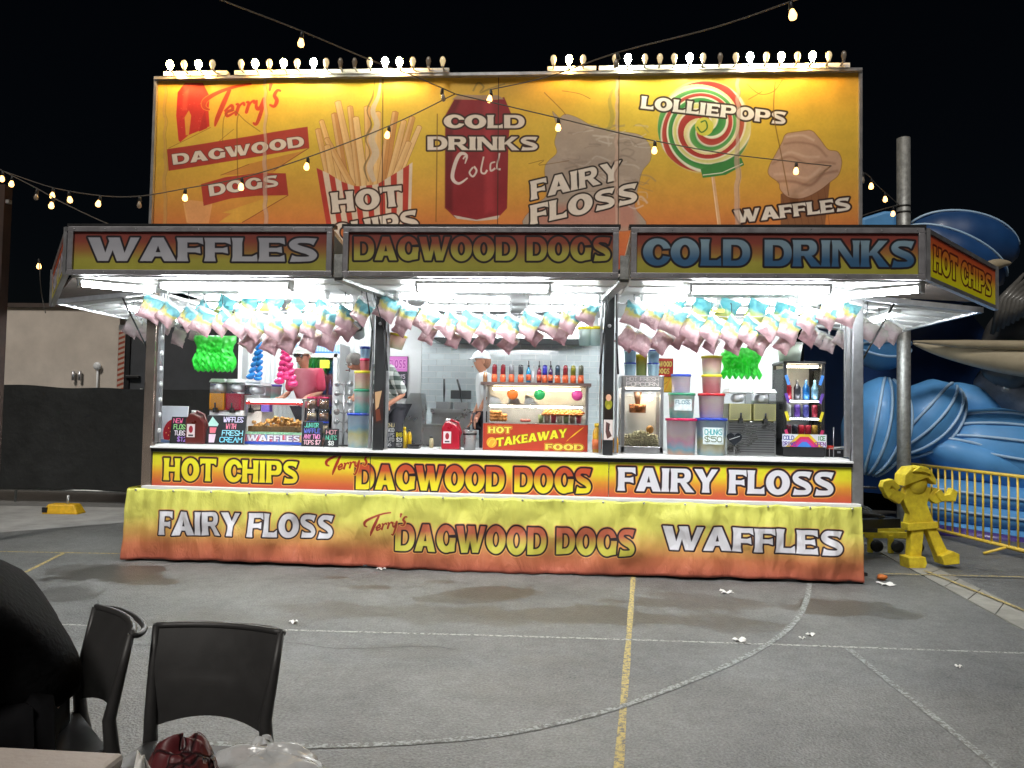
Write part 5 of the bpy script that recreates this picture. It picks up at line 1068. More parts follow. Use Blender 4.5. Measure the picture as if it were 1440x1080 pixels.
for i, (px, cl) in enumerate(zip(bx_, top_cols)):
    lab = '%s topped bottle, %s from the left on the food warmer' % (bn[i], ORD[i]); Yb = .17+.03*(i % 2)
    if cl is None: bottle(px, Yb, .024, .185, mat('pump_fill_%d' % i, lin({4: '2A88B8', 6: '7A1E38', 8: '3A1E48'}[i]), .15, 0, .1, coat=.8), m_black, lab, 'sauce_bottle', 'bottle', 'sauce bottles on the food warmer', zb=ztop, pump=True, lab=orl)
    elif i == 5: bottle(px, Yb, .018, .15, m_wplas, m_wplas, lab, 'sauce_bottle', 'bottle', 'sauce bottles on the food warmer', zb=ztop, pump=True)
    else:
        t = thing('sauce_bottle', lab, 'bottle', (X(px, Yb), Yb, ztop), 0, 'sauce bottles on the food warmer'); cm = mat('bottle_top_%d' % i, lin(cl), .2, 0, .15, coat=.7)
        obj('body', MB().lathe((0, 0, 0), [(0, 0), (.03, .001), (.031, .05), (.027, .082)], 16), orl, t); obj('upper', MB().lathe((0, 0, 0), [(.0265, .082), (.0265, .16), (.022, .182), (0, .19)], 16), cm, t)
bottle(681, .2, .022, .12, jm[0], m_wplas, 'short brown jar at the left end of the food warmer shelf', 'topping_jar', 'jar', zb=ztop, neck=.7)

# popcorn machine
def popcorn():
    Y = .14; x0, x1 = X(873, Y), X(933, Y); w_ = x1-x0; zt = ZZ(528, Y, 900)-ZC; d_ = .36
    t = thing('popcorn_machine', 'silver popcorn machine with copper kettle and hot fresh popcorn sign', 'popcorn machine', ((x0+x1)/2, Y, ZC))
    obj('base', MB().box((0, d_/2, .035), (w_, d_, .07)), m_alu, t, bevel=.005); obj('head', MB().box((0, d_/2, zt-.06), (w_, d_, .12)), m_alu, t, bevel=.005)
    for s in (-1, 1):
        for y in (.015, d_-.015): obj('post', MB().box((s*(w_/2-.018), y, zt/2), (.034, .03, zt-.02)), m_alu, t)
    obj('crossbar', MB().box((0, .012, zt-.15), (w_-.04, .02, .03)), m_alu, t)
    obj('pane', MB().box((0, .008, zt*.42), (w_-.07, .004, zt*.62)), m_glass, t); obj('back_panel', MB().box((0, d_-.01, zt*.42), (w_-.06, .006, zt*.7)), m_wplas, t)
    obj('popcorn_fill_bar', MB().box((0, .05, zt-.135), (w_-.1, .03, .012)), mat('popcorn_fill_glow', (1, .9, .7), .4, 0, 0, emit=60, ecol=(1, .92, .75)), t)  # glowing bar added under the head to brighten the popcorn
    k = obj('kettle', MB().lathe((-.03, d_/2, zt*.52), [(0, 0), (.085, 0), (.09, .085), (.08, .09), (0, .09)], 20), mat('copper', lin('B87850'), .25, .9, .2), t)
    obj('kettle_rod', MB().tube([(-.03, d_/2, zt*.6), (-.03, d_/2, zt-.12)], [.02, .05], 10), mat('bronze_rod', lin('6A5040'), .4, .6), k)
    obj('lamp', MB().lathe((.09, d_/2, zt*.68), [(0, 0), (.03, .01), (.035, .05), (0, .07)], 12), mat('popcorn_lamp', (1, .8, .5), .4, 0, 0, emit=45, ecol=(1, .8, .5)), t)
    pm = mat('popped_corn', lin('FFF4CC'), .7, 0, .15, 60); ms = [MB().ball((0, 0, 0), .013, 6, jit=.6, seed=s).mesh('popcorn', pm) for s in range(3)]
    hp = MB()
    rr = random.Random(4)
    for i in range(520):
        x = (rr.random()-.5)*(w_-.09); y = .03+rr.random()*.26; hh = .10+.05*math.exp(-(x/.1)**2); hp.ball((x, y, .075+rr.random()*hh), .012, 6, jit=.7, seed=i)
    o = obj('popcorn', hp, pm, t); o['kind'] = 'stuff'
    obj('scoop', MB().ball((.09, .1, .24), .04, 10, (1, .8, 1.1)), mat('wooden_scoop', lin('C8904A'), .5), t)
    c_ = local(w_, .11, 800, '8A8684'); c_.word('HOT FRESH', (.1, .44), (.9, .44), .34, [(1.5, '5A4A4A'), (0, 'D8D0CC')], font='mono', wt=.15); c_.word('POPCORN', (.1, .92), (.9, .92), .36, [(1.5, '5A4A4A'), (0, 'E0D8D4')], font='mono', wt=.16)
    flat('sign', (-w_/2+.012, -.003, zt-.115), (w_-.024, 0, 0), (0, 0, .108), print_mat('popcorn_sign', c_), t)
    return ZC+zt
zp = popcorn()
for k, px in enumerate((885, 918)):
    z = tub(px, 17, 18, .2, zp, lidc['blue'], 'lower blue cup of the %s stack on the popcorn machine' % ('left', 'right')[k], f7, lidh=.01, group='cup stacks on the popcorn machine'); tub(px, 17, 18, .2, z, lidc['blue'], 'upper blue topped cup of the %s stack on the popcorn machine' % ('left', 'right')[k], f7, lidh=.01, group='cup stacks on the popcorn machine')
tub(901, 17, 30, .24, zp, lidc['yellow'], 'tall yellow and green jar between the cup stacks on the popcorn machine', fl('sprinkle_jar', '8A9A60', 'A0A868', 'D0B828', 'D8C850'), group='cup stacks on the popcorn machine')
def c_dd(c_): c_.word('DAGWOOD', (-.6, .45), (.92, .45), .3, [(1.5, '5A1410'), (0, 'F0D070')]); c_.word('DOGS', (-.1, .85), (.75, .85), .3, [(1.5, '5A1410'), (0, 'F0D070')])
card(926, 947, 504, 530, .9, 'dagwood_dogs_sign', 'red sign with yellow letters behind the right cup stack', c_dd, base='B8281C', ppm=600)
t_ = card(932, 945, 530, 552, .92, 'yellow_card', 'yellow illustrated card below the red dagwood dogs sign', lambda c_: (c_.line([(.2, .9), (.5, .5), (.8, .1)], 9, 'E89A30'), c_.line([(.1, .5), (.5, .3)], 5, 'A87020')), base='E8B838', ppm=600)
# heart sign
t_ = thing('heart_sign', 'small black heart shaped sign on the slush machine front', 'sign', (X(1033, .06), .06, ZC+.17))
hp = [(.075*16*math.sin(a)**3/16, .075*(13*math.cos(a)-5*math.cos(2*a)-2*math.cos(3*a)-math.cos(4*a))/16) for a in np.linspace(0, 2*PI, 32, endpoint=False)][::-1]
obj('heart', MB().prism(hp, 0, .008), mat('heart_black', lin('20242A'), .4), t_); obj('stripe', MB().bar((-.05, -.002, -.01), (.05, -.002, .025), .012, .004), m_wplas, t_)
# stand for the heart sign
obj('stake', MB().tube([(0, .012, -.165), (0, .012, .03)], .004, 6), m_alu, t_)
# drinks display fridge
def minifridge():
    Y = .16; x0, x1 = X(1102, Y), X(1160, Y); w_ = x1-x0; zt = ZZ(508, Y, 1130)-ZC; d_ = .42
    t = thing('drinks_fridge', 'black countertop drinks fridge with rainbow decals and rows of bottles and cans', 'fridge', ((x0+x1)/2, Y, ZC), math.radians(0))
    obj('base', MB().box((0, d_/2, .07), (w_, d_, .14)), m_black, t, bevel=.01); obj('top', MB().box((0, d_/2, zt-.012), (w_+.01, d_+.01, .024)), m_black, t, bevel=.004)
    obj('back_panel', MB().box((0, d_-.01, zt/2), (w_-.02, .02, zt-.05)), m_wplas, t)
    for s in (-1, 1):
        for y in (.02, d_-.015): obj('post', MB().box((s*(w_/2-.015), y, zt/2), (.03, .03, zt-.03)), m_black, t)
        obj('side_pane', MB().box((s*(w_/2-.004), d_/2, zt*.55), (.004, d_-.06, zt*.75)), m_plas, t)
        for k in range(4): obj('decal', MB().box((s*(w_/2-.035), .0, .22+(zt-.3)*k/3.6), (.028, .004, .1), ry=s*.3), [mat('decal_magenta', lin('C83A6A'), .4), mat('decal_yellow', lin('E8D83A'), .4), mat('decal_violet', lin('6A4AA8'), .4), mat('decal_blue', lin('4A8AE0'), .4)][k], t)
    obj('door_glass', MB().box((0, .006, zt*.58), (w_-.09, .004, zt*.72)), m_glass, t)
    obj('inner_light', MB().box((0, .06, zt-.05), (w_-.1, .04, .02)), mat('fridge_light', (1, .9, .6), .4, 0, 0, emit=30, ecol=(1, .85, .6)), t)
    for zq in (zt*.60-.02, zt*.415-.02): obj('shelf_light', MB().box((0, .03, zq), (w_-.1, .012, .008)), mat('fridge_shelf_light', (.9, .95, 1), .4, 0, 0, emit=26, ecol=(.9, .95, 1)), t)
    rows = [(zt*.60, .20, .034, ['B82838', '4A4A50', '2A7AC8', '9AD0E8'], True), (zt*.415, .13, .030, ['9A9A98', '5A3A8A', '4A4A8A', '9A3040'], False), (zt*.21, .12, .030, ['5A2430', '2A2A34', 'B02030', 'B83040', 'C8A040'], False)]
    for zr, h_, r_, cl, bt in rows:
        obj('shelf', MB().box((0, .2, zr-.008), (w_-.07, .3, .008)), m_alu, t)
        for i, cc in enumerate(cl):
            x = -w_/2+.07+(w_-.14)*i/(len(cl)-1); prof = [(0, 0), (r_, .002), (r_, h_*.62), (r_*.4, h_*.82), (r_*.4, h_), (0, h_)] if bt else [(0, 0), (r_*.9, .001), (r_, .01), (r_, h_-.012), (r_*.8, h_), (0, h_)]
            obj('drink_bottle' if bt else 'drink_can', MB().lathe((x, .09, zr-.003), prof, 14), mat('drink_pack_%s' % cc, lin(cc), .25, .2, .2, 20, coat=.5), t)
    c_ = local(w_+.03, .12, 700, 'E4E6EE')
    for k, cc in enumerate(['E8C83A', 'D83A5A', 'C83A9A', '4A8AE0']): r_ = 1-.2*k; c_.poly([(.5-.42*r_, 1), (.5-.12*r_, .0+.2*k), (.5+.12*r_, .0+.2*k), (.5+.42*r_, 1)], cc)
    c_.word('COLD', (.03, .45), (.27, .45), .3, [(0, '3A4A98')], font='mono', wt=.2); c_.word('DRINKS', (.02, .92), (.32, .92), .3, [(0, '5A3A98')], font='mono', wt=.2); c_.word('ICE', (.8, .45), (.97, .45), .3, [(0, '2A8A3A')], font='mono', wt=.2); c_.word('OPEN', (.74, .92), (.98, .92), .3, [(0, '8A3A98')], font='mono', wt=.2)
    flat('sign', (-w_/2-.015, -.006, .10), (w_+.03, 0, 0), (0, 0, .125), print_mat('fridge_sign', c_), t)
minifridge()
z_ = ZZ(508, .16, 1130)
t_ = thing('bucket', 'pale round bucket standing on top of the drinks fridge', 'bucket', (X(1110, .38), .38, z_+.005)); obj('bucket_body', MB().lathe((0, 0, 0), [(0, 0), (.10, 0), (.125, .19)], 22), mat('milky_bucket', lin('DCE6D8'), .4, 0, .1, coat=.3), t_); obj('rim', MB().lathe((0, 0, .19), [(.127, -.012), (.132, 0), (.127, .008), (0, .008)], 22), m_wplas, t_)
t_ = thing('carton', 'white carton with dark printed end behind the slush machine', 'box', (X(1067, .6), .6, 1.166)); obj('carton_body', MB().box((0, 0, .28), (.22, .2, .56)), m_wplas, t_, bevel=.004); obj('dark_end', MB().box((0, -.102, .50), (.17, .004, .06)), mat('printed_grey', lin('6A6A6A'), .5, 0, .5, 60), t_)
t_ = thing('wire_rack', 'low wire basket with red packets at the right end of the counter', 'basket', (X(1178, .2), .2, ZC))
wr = MB(); [wr.tube([(-.1, y_, .09), (.1, y_, .11)], .003, 6) for y_ in (-.06, -.02, .02, .06)]; wr.tube([(-.1, -.06, .0), (-.1, -.06, .09), (-.1, .06, .09), (-.1, .06, 0)], .003, 6).tube([(.1, -.06, .0), (.1, -.06, .11), (.1, .06, .11), (.1, .06, 0)], .003, 6).tube([(-.04, 0, .0), (-.04, 0, .3)], .004, 6)
obj('wires', wr, m_alu, t_); obj('packet', MB().box((-.08, -.02, .1), (.05, .04, .04), rz=.3), mat('red_packet', lin('B83028'), .4), t_)
t_ = thing('black_box', 'flat black box under the wire basket', 'box', (X(1176, .33), .33, ZC)); obj('case_body', MB().box((0, 0, .04), (.22, .14, .08)), m_black, t_, bevel=.006); obj('latch', MB().box((0, -.073, .05), (.03, .006, .02)), m_alu, t_)
# fryer and benches behind
fy = 1.75
t_ = thing('deep_fryer', 'stainless deep fryer with two black handled baskets against the tiled wall', 'fryer', (X(636, fy), fy, .63))
obj('cabinet', MB().box((0, .12, .46), (.48, .5, .92)), m_steel, t_, bevel=.01); obj('rim', MB().box((0, -.14, .93), (.5, .03, .05)), m_steel, t_); obj('control_box', MB().box((.06, .3, 1.14), (.26, .06, .11)), m_black, t_, bevel=.006)
for s in (-1, 1):
    b_ = obj('basket', MB().box((s*.11, .08, .99), (.18, .26, .10)), mat('wire_basket', (.3, .3, .3), .4, .8, .5, 200), t_); obj('basket_handle', MB().tube([(s*.11, -.0, 1.03), (s*.10, -.06, 1.18), (s*.08-.02, -.08, 1.32)], [.006, .014, .012], 8), m_black, b_)
    obj('handle_loop', MB().tube([(s*.08-.02+.025*math.cos(a), -.08, 1.345+.025*math.sin(a)) for a in np.linspace(0, 2*PI, 12)], .004, 6), m_alu, b_)
for (px, py_t, w_, lab) in ((572, 582, .30, 'folded grey steel bench cover below the checked shirt'), (608, 598, .34, 'low stainless bench between the bin and the fryer')):
    t_ = thing('steel_bench', lab, 'bench', (X(px, 1.5), 1.5, .63)); h_ = ZZ(py_t, 1.5, px)-.63; obj('bench_top', MB().box((0, 0, h_), (w_, .5, .03)), m_steel, t_); obj('front_panel', MB().box((0, -.22, h_/2), (w_-.02, .02, h_-.04)), m_steel, t_)
    for s in (-1, 1): obj('leg', MB().box((s*(w_/2-.02), .2, h_/2), (.03, .03, h_)), m_steel, t_)
t_ = thing('steel_hopper', 'tilted stainless hopper beside the worker in the checked shirt', 'hopper', (X(582, 1.3), 1.3, .63)); h_ = ZZ(553, 1.3, 582)-.63
obj('stand', MB().box((0, 0, (h_-.2)/2), (.24, .3, h_-.2)), m_steel, t_); obj('hood', MB().prism([(-.13, h_-.2), (.13, h_-.2), (.10, h_), (-.02, h_)], -.15, .15), m_steel, t_)
def c_fl(c_):
    c_.poly([(0, 0), (1, 0), (1, .36), (0, .36)], 'D878C8'); c_.word('FLOSS', (.08, .28), (.92, .28), .2, [(2, 'F4B8E8'), (0, 'B848A8')])
    for i in range(4): c_.word(['TUB $15', 'BAG $10', 'JUMBO $30', 'STICK $5'][i], (.1, .53+.14*i), (.9, .53+.14*i), .09, [(0, 'D8C8D8')], font='mono')
card(543, 573, 500, 560, 2.19, 'floss_price_sign', 'pink headed black floss price sign on the rear wall', c_fl, base='2A2A34', ppm=500)
# upright fridge against the back wall
def fridge():
    Y = 1.72; x0, x1 = X(411, Y), X(474, Y); w_ = x1-x0; zt = ZZ(482, Y, 440); t = thing('glass_door_fridge', 'tall white glass door fridge with blue header and green bottles', 'fridge', ((x0+x1)/2, Y, .63)); h = zt-.63
    obj('case', MB().box((0, .25, h/2), (w_, .44, h)), m_white, t, bevel=.01)
    c_ = local(w_, .14, 500, 'DCEAF6')
    for k in range(16): c_.poly([(k/16, .15), (k/16+.03, .0), (k/16+.06, .15), (k/16+.05, .8), (k/16, .8)], '6A9AD8', .8)
    c_.poly([(0, .8), (1, .8), (1, 1), (0, 1)], '3A78C8')
    flat('header', (-w_/2, .024, h-.13), (w_, 0, 0), (0, 0, .12), print_mat('fridge_header', c_), t)
    obj('interior', MB().box((0, .035, h*.5), (w_-.12, .01, h-.34)), mat('fridge_interior', lin('7F9AA0'), .4), t)
    for zz2 in (h-.42, h-.66, h-.9): obj('shelf', MB().box((0, .01, zz2), (w_-.13, .05, .01)), m_wplas, t)
    for j, zz2 in enumerate((h-.41, h-.65, h-.89)):
        for i in range(6): obj('drink_bottle', MB().lathe((-w_/2+.1+i*(w_-.2)/5, -.005, zz2), [(0, 0), (.027, .0), (.027, .12), (.01, .16), (.01, .19), (0, .19)], 10), mat('fridge_bottle_%d_%d' % (i, j), lin([['2A7A4A', '2A8A4A', '1A6A5A', '2A7A4A', '3A9A4A', '1A5A3A'], ['3A8AC8', '2A7A5A', '2A9A8A', '3A7AC0', '3A8AC8', '2A7AC8'], ['2A4AB8', '3A5AC8', '3A4AC0', '2A6AC8', '4A5AC8', '3A50B8']][j][i]), .2, 0, .1, coat=.6), t)
    obj('door_frame', MB().box((0, -.035, h-.16), (w_, .02, .05)).box((-w_/2+.03, -.035, h*.5), (.05, .02, h-.25)).box((w_/2-.03, -.035, h*.5), (.05, .02, h-.25)), m_wplas, t); obj('pane', MB().box((0, -.037, h*.5), (w_-.11, .004, h-.3)), m_glass, t)
    obj('price_star', MB().box((.12, -.045, h-.27), (.12, .004, .1)), mat('yellow_card', lin('E8E83A'), .5), t)
fridge()

# hanging toys and novelty bags
def clump(name, label, px0, px1, py0, py1, Y, m, cell=.045, cat='novelty bag', seed=0, group=None):
    x0, x1 = X(px0, Y, py0), X(px1, Y, py0); z0, z1 = ZZ(py1, Y, (px0+px1)/2), ZZ(py0, Y, (px0+px1)/2)
    t = thing(name, label, cat, ((x0+x1)/2, Y, z1), 0, group); nx, nz = int((x1-x0)/cell), int((z1-z0)/cell); rr = random.Random(seed)
    def fn(u, v, sg):
        a, b = (u-.5)*(x1-x0), -v*(z1-z0); w_ = 1+.10*math.sin(v*9+seed)+.06*v; k = (max(0, 1-abs(2*u-1)**4)*max(0, 1-abs(2*v-1)**6))**.5
        lump = min(1, .35*abs(math.sin(u*PI*nx*.9+v*2.3+3*noise3((u*3, v*3, seed))))*abs(math.sin(v*PI*nz*.9+u*3))+1.3*abs(noise3((u*5, v*5, seed), 1.4)))
        return (a*w_, sg*-(k*(.05+.05*lump)+.015*noise3((a*30, b*30, seed))), b+.022*math.sin(u*PI*nx*1.8)*v)
    mb = MB(); mb.grid(lambda u, v: fn(u, 1-v, 1), 44, 34, uv=False); mb.grid(lambda u, v: fn(u, v, -1), 44, 34, uv=False); obj('mesh_bag', mb, m, t)
    obj('hanger', MB().tube([(0, 0, -.01), (0, 0, .16)], .004, 6), m_black, t)
mg = bands('lime_green_plastic', [(0, '38E048'), (.5, '4CF45A'), (1, '90FF90')], -.3, .0, .35, .5, .4, 30, transl=.35)
clump('green_toy_bag', 'bright green lumpy toy bag hanging at the left window', 276, 330, 472, 521, .15, mg, seed=1, group='green toy bags'); clump('green_toy_bag', 'bright green lumpy toy bag hanging at the right window', 1016, 1068, 488, 531, .3, mg, seed=5, group='green toy bags')
def twist(px_t, py_t, ends, Y, m, label, r=.028):
    p0 = atY(px_t, py_t, Y); t = thing('balloon_twist', label, 'balloon toy', tuple(p0)); mb = MB()
    for k, (ex, ey_) in enumerate(ends):
        p1 = atY(ex, ey_, Y)-p0; n = 40
        pts = [(p1[0]*i/n+.018*math.sin(i*.9+k*2), .018*math.cos(i*.9+k*2), p1[2]*i/n) for i in range(n+1)]
        obj('strand', MB().tube(pts, [r*(.75+.45*abs(math.sin(i*.45+k))) for i in range(n+1)], 10), m, t); obj('foot', MB().ball((p1[0]-.01, 0, p1[2]), r*1.6, 12, (1.3, 1, .8)), m, t)
    obj('knot', MB().ball((0, 0, 0), r*1.7, 12, (1.3, 1, .8)), m, t); obj('hanger', MB().tube([(0, 0, 0), (0, 0, .14)], .004, 6), m_black, t)
twist(366, 484, [(353, 530), (364, 532)], .35, mat('blue_foil', lin('2A8AE0'), .25, 0, .2, coat=.6), 'blue twisted balloon toy hanging beside the fridge', .022)
twist(402, 490, [(394, 536), (404, 530), (413, 540)], .30, mat('pink_foil', lin('F03A80'), .25, 0, .2, coat=.6), 'hot pink twisted balloon toy hanging in front of the fridge', .028)
t_ = thing('yellow_hanger', 'yellow topped hanger hooked above the right window', 'hanger', tuple(atY(1009, 437, .0)))
obj('yellow_bar', MB().box((0, 0, 0), (.13, .02, .035)), lidc['yellow'], t_); obj('hook_wire', MB().tube([(-.05, 0, .02), (0, 0, .12), (.05, 0, .02)], .004, 6), m_wplas, t_)

# ------------------------------------------------------------------ people
skin = mat('skin', lin('C98F74'), .5, 0, .08, 12); skin.node_tree.nodes['Principled BSDF'].inputs['Subsurface Weight'].default_value = .08
def skinned(name, pts, edges, m, parent, sub=2, root=0):
    me = bpy.data.meshes.new(name); me.from_pydata([p[0] for p in pts], edges, []); me.materials.append(m)
    o = bpy.data.objects.new(name, me); COL.objects.link(o); o.parent = parent
    sm = o.modifiers.new('skin', 'SKIN'); sm.use_smooth_shade = True
    for i, p in enumerate(pts):
        sv = me.skin_vertices[0].data[i]; r = p[1]; sv.radius = r if isinstance(r, tuple) else (r, r); sv.use_root = (i == root)
    s = o.modifiers.new('sub', 'SUBSURF'); s.levels = sub; s.render_levels = sub
    return o
def hand_pts(pts, edges, wrist_i, pos, d, side, curl=.5):
    """palm and five fingers in direction d"""
    d = Vector(d).normalized(); s = Vector(side).normalized(); n = d.cross(s).normalized(); w_ = Vector(pos)
    pi = len(pts); pts.append((tuple(w_+d*.05), (.034, .02))); edges.append((wrist_i, pi))
    for k, (off, ln) in enumerate(((-.03, .07), (-.01, .08), (.011, .076), (.031, .06))):
        b = w_+d*.09+s*off; i0 = len(pts)
        pts.append((tuple(b), (.010, .010))); pts.append((tuple(b+d*ln*.5+n*ln*curl*.3), (.009, .009))); pts.append((tuple(b+d*ln*(1-.4*curl)+n*ln*curl*.7), (.008, .008))); edges += [(pi, i0), (i0, i0+1), (i0+1, i0+2)]
    i0 = len(pts); pts.append((tuple(w_+d*.035-s*.042), (.013, .013))); pts.append((tuple(w_+d*.075-s*.062+n*.012), (.010, .010))); edges += [(pi, i0), (i0, i0+1)]
def body(name, label, loc, J, hair=None, rz=0):
    pass
def person(label, loc, rz, J, shirt, trousers, shirt_parts, trouser_parts, hands, extra=None, sleeve='short'):
    """J: name -> (point, radius); connected by the fixed skeleton below"""
    E_ = [('pelvis', 'waist'), ('waist', 'chest'), ('chest', 'neckb'), ('neckb', 'neck'), ('neck', 'jaw'), ('jaw', 'skull'), ('skull', 'crown'), ('jaw', 'nose'),
          ('chest', 'shL'), ('shL', 'elL'), ('elL', 'wrL'), ('chest', 'shR'), ('shR', 'elR'), ('elR', 'wrR'), ('pelvis', 'hipL'), ('hipL', 'knL'), ('knL', 'anL'), ('anL', 'toL'), ('pelvis', 'hipR'), ('hipR', 'knR'), ('knR', 'anR'), ('anR', 'toR')]
    t = thing('person', label, 'person', loc, rz); names = list(J); idx = {n_: i for i, n_ in enumerate(names)}
    shr = lambda n_: .55 if (n_ in shirt_parts or n_ in trouser_parts) and n_[:2] not in ('wr', 'an') else 1
    pts = [(J[n_][0], tuple(v*shr(n_) for v in (J[n_][1] if isinstance(J[n_][1], tuple) else (J[n_][1],)*2))) for n_ in names]; ed = [(idx[a], idx[b]) for a, b in E_ if a in idx and b in idx]
    for wn, d_, s__, cu in hands: hand_pts(pts, ed, idx[wn], J[wn][0], d_, s__, cu)
    skinned('body', pts, ed, skin, t, 2, idx['pelvis'])
    def cloth(nm, keys, m, grow):
        ks = [k for k in keys if k in J]; ii = {k: i for i, k in enumerate(ks)}
        pp = [(J[k][0], tuple(v+grow for v in (J[k][1] if isinstance(J[k][1], tuple) else (J[k][1],)*2))) for k in ks]
        return skinned(nm, pp, [(ii[a], ii[b]) for a, b in E_ if a in ii and b in ii], m, t, 2, 0)
    cloth('shirt', shirt_parts, shirt, .014); cloth('trousers', trouser_parts, trousers, .014)
    for x_ in (('shoe', 'anL', 'toL'), ('shoe', 'anR', 'toR')):
        a, b = J[x_[1]][0], J[x_[2]][0]; obj('shoe', MB().tube([(a[0], a[1]+.03, a[2]-.02), ((a[0]+b[0])/2, (a[1]+b[1])/2, a[2]-.03), b], [.05, .052, .045], 10), m_black, t)
    return t
def stand(lean=0., ax=0., arms=None, hh=1.72):
    k = hh/1.72; L = lambda x, y, z: (x*k, (y-math.sin(lean)*max(0, z-.95))*k, (z if z < .95 else .95+(z-.95)*math.cos(lean))*k)
    J = {'pelvis': (L(0, 0, .95), (.15, .11)), 'waist': (L(0, 0, 1.10), (.135, .10)), 'chest': (L(0, 0, 1.32), (.155, .11)), 'neckb': (L(0, 0, 1.45), .062), 'neck': (L(0, -.01, 1.50), .052), 'jaw': (L(0, -.035, 1.56), (.062, .068)), 'skull': (L(0, -.01, 1.635), (.075, .088)), 'crown': (L(0, .0, 1.69), (.058, .066)), 'nose': (L(0, -.105, 1.60), .014),
         'shL': (L(-.18, 0, 1.41), .06), 'elL': (L(-.22, -.08, 1.16), .042), 'wrL': (L(-.16, -.30, 1.10), .030), 'shR': (L(.18, 0, 1.41), .06), 'elR': (L(.22, -.08, 1.16), .042), 'wrR': (L(.16, -.30, 1.10), .030),
         'hipL': (L(-.09, 0, .90), .085), 'knL': (L(-.10, -.01, .50), .06), 'anL': (L(-.10, .02, .09), .042), 'toL': (L(-.11, -.14, .04), .035), 'hipR': (L(.09, 0, .90), .085), 'knR': (L(.10, -.01, .50), .06), 'anR': (L(.10, .02, .09), .042), 'toR': (L(.11, -.14, .04), .035)}
    if arms: J.update(arms)
    return J
SH = ['pelvis', 'waist', 'chest', 'neckb', 'shL', 'elL', 'shR', 'elR']; SHL = SH+['wrL', 'wrR']; TR = ['pelvis', 'hipL', 'knL', 'anL', 'hipR', 'knR', 'anR']
dk = mat('dark_trousers', (.03, .03, .04), .8, 0, .2)
FL = .63
# man with cap behind the waffle case
Ym = .95; hx = X(428, Ym, 520); zt_ = ZZ(517, Ym, 428)
k_ = .97; J = stand(.30, hh=1.66)
hz = J['skull'][0]
m1 = person('man in white cap, glasses and red and pink shirt leaning over the waffle case', (hx-hz[0]+.02, Ym-hz[1], zt_-hz[2]-.0), math.radians(-12), J, bands('red_pink_shirt', [(0, 'C83A58'), (.5, 'E890A0'), (1, 'D04060')], -.2, .2, .7, 0, .3, 6, axis=0), dk, SH, TR, [('wrL', (0, -.8, -.3), (1, 0, 0), .5), ('wrR', (0, -.8, -.3), (-1, 0, 0), .5)])
m1.location.z = max(m1.location.z, .63)
cap_m = mat('white_cotton_cap', lin('E6E8E0'), .8, 0, .06)
def cap_on(t, J, m):
    s = Vector(J['skull'][0]); cp = MB()
    def dome(u, v): a = u*2*PI; b = v*PI/2; return (s.x+.098*math.cos(a)*math.cos(b), s.y+.004+.112*math.sin(a)*math.cos(b), s.z+.005+.105*math.sin(b))
    cp.grid(dome, 24, 8, uv=False); obj('cap', cp, m, t)
    obj('brim', MB().grid(lambda u, v: (s.x+(.085-.01*v)*math.sin((u-.5)*2.6), s.y-.085-.075*v*math.cos((u-.5)*2.2), s.z+.012-.02*v+.01*math.cos((u-.5)*3)), 12, 4, uv=False), m, t)
cap_on(m1, J, cap_m)
s = Vector(J['skull'][0])
gl = obj('glasses', MB().tube([(s.x+.03+.024*math.cos(a), s.y-.098, s.z-.022+.018*math.sin(a)) for a in np.linspace(0, 2*PI, 14)], .004, 6).tube([(s.x-.03+.024*math.cos(a), s.y-.098, s.z-.022+.018*math.sin(a)) for a in np.linspace(0, 2*PI, 14)], .004, 6).tube([(s.x-.01, s.y-.102, s.z-.02), (s.x+.01, s.y-.102, s.z-.02)], .003, 6)
    .tube([(s.x-.054, s.y-.095, s.z-.018), (s.x-.082, s.y, s.z-.015)], .003, 6).tube([(s.x+.054, s.y-.095, s.z-.018), (s.x+.082, s.y, s.z-.015)], .003, 6), m_black, m1)
def facebits(t, J, ears=True):
    s = Vector(J['skull'][0])
    for e in (-1, 1):
        ey_ = obj('eye', MB().ball((s.x+e*.03, s.y-.080, s.z-.024), .013, 10), m_wplas, t); obj('iris', MB().ball((s.x+e*.03, s.y-.089, s.z-.024), .006, 8), m_black, ey_)
        if ears: obj('ear', MB().ball((s.x+e*.08, s.y+.012, s.z-.03), .028, 10, (.35, .7, 1)), skin, t)
    obj('mouth', MB().tube([(s.x-.024, s.y-.098, s.z-.088), (s.x, s.y-.106, s.z-.09), (s.x+.024, s.y-.098, s.z-.088)], .005, 6), mat('lips', lin('9A4A44'), .5), t)
facebits(m1, J)
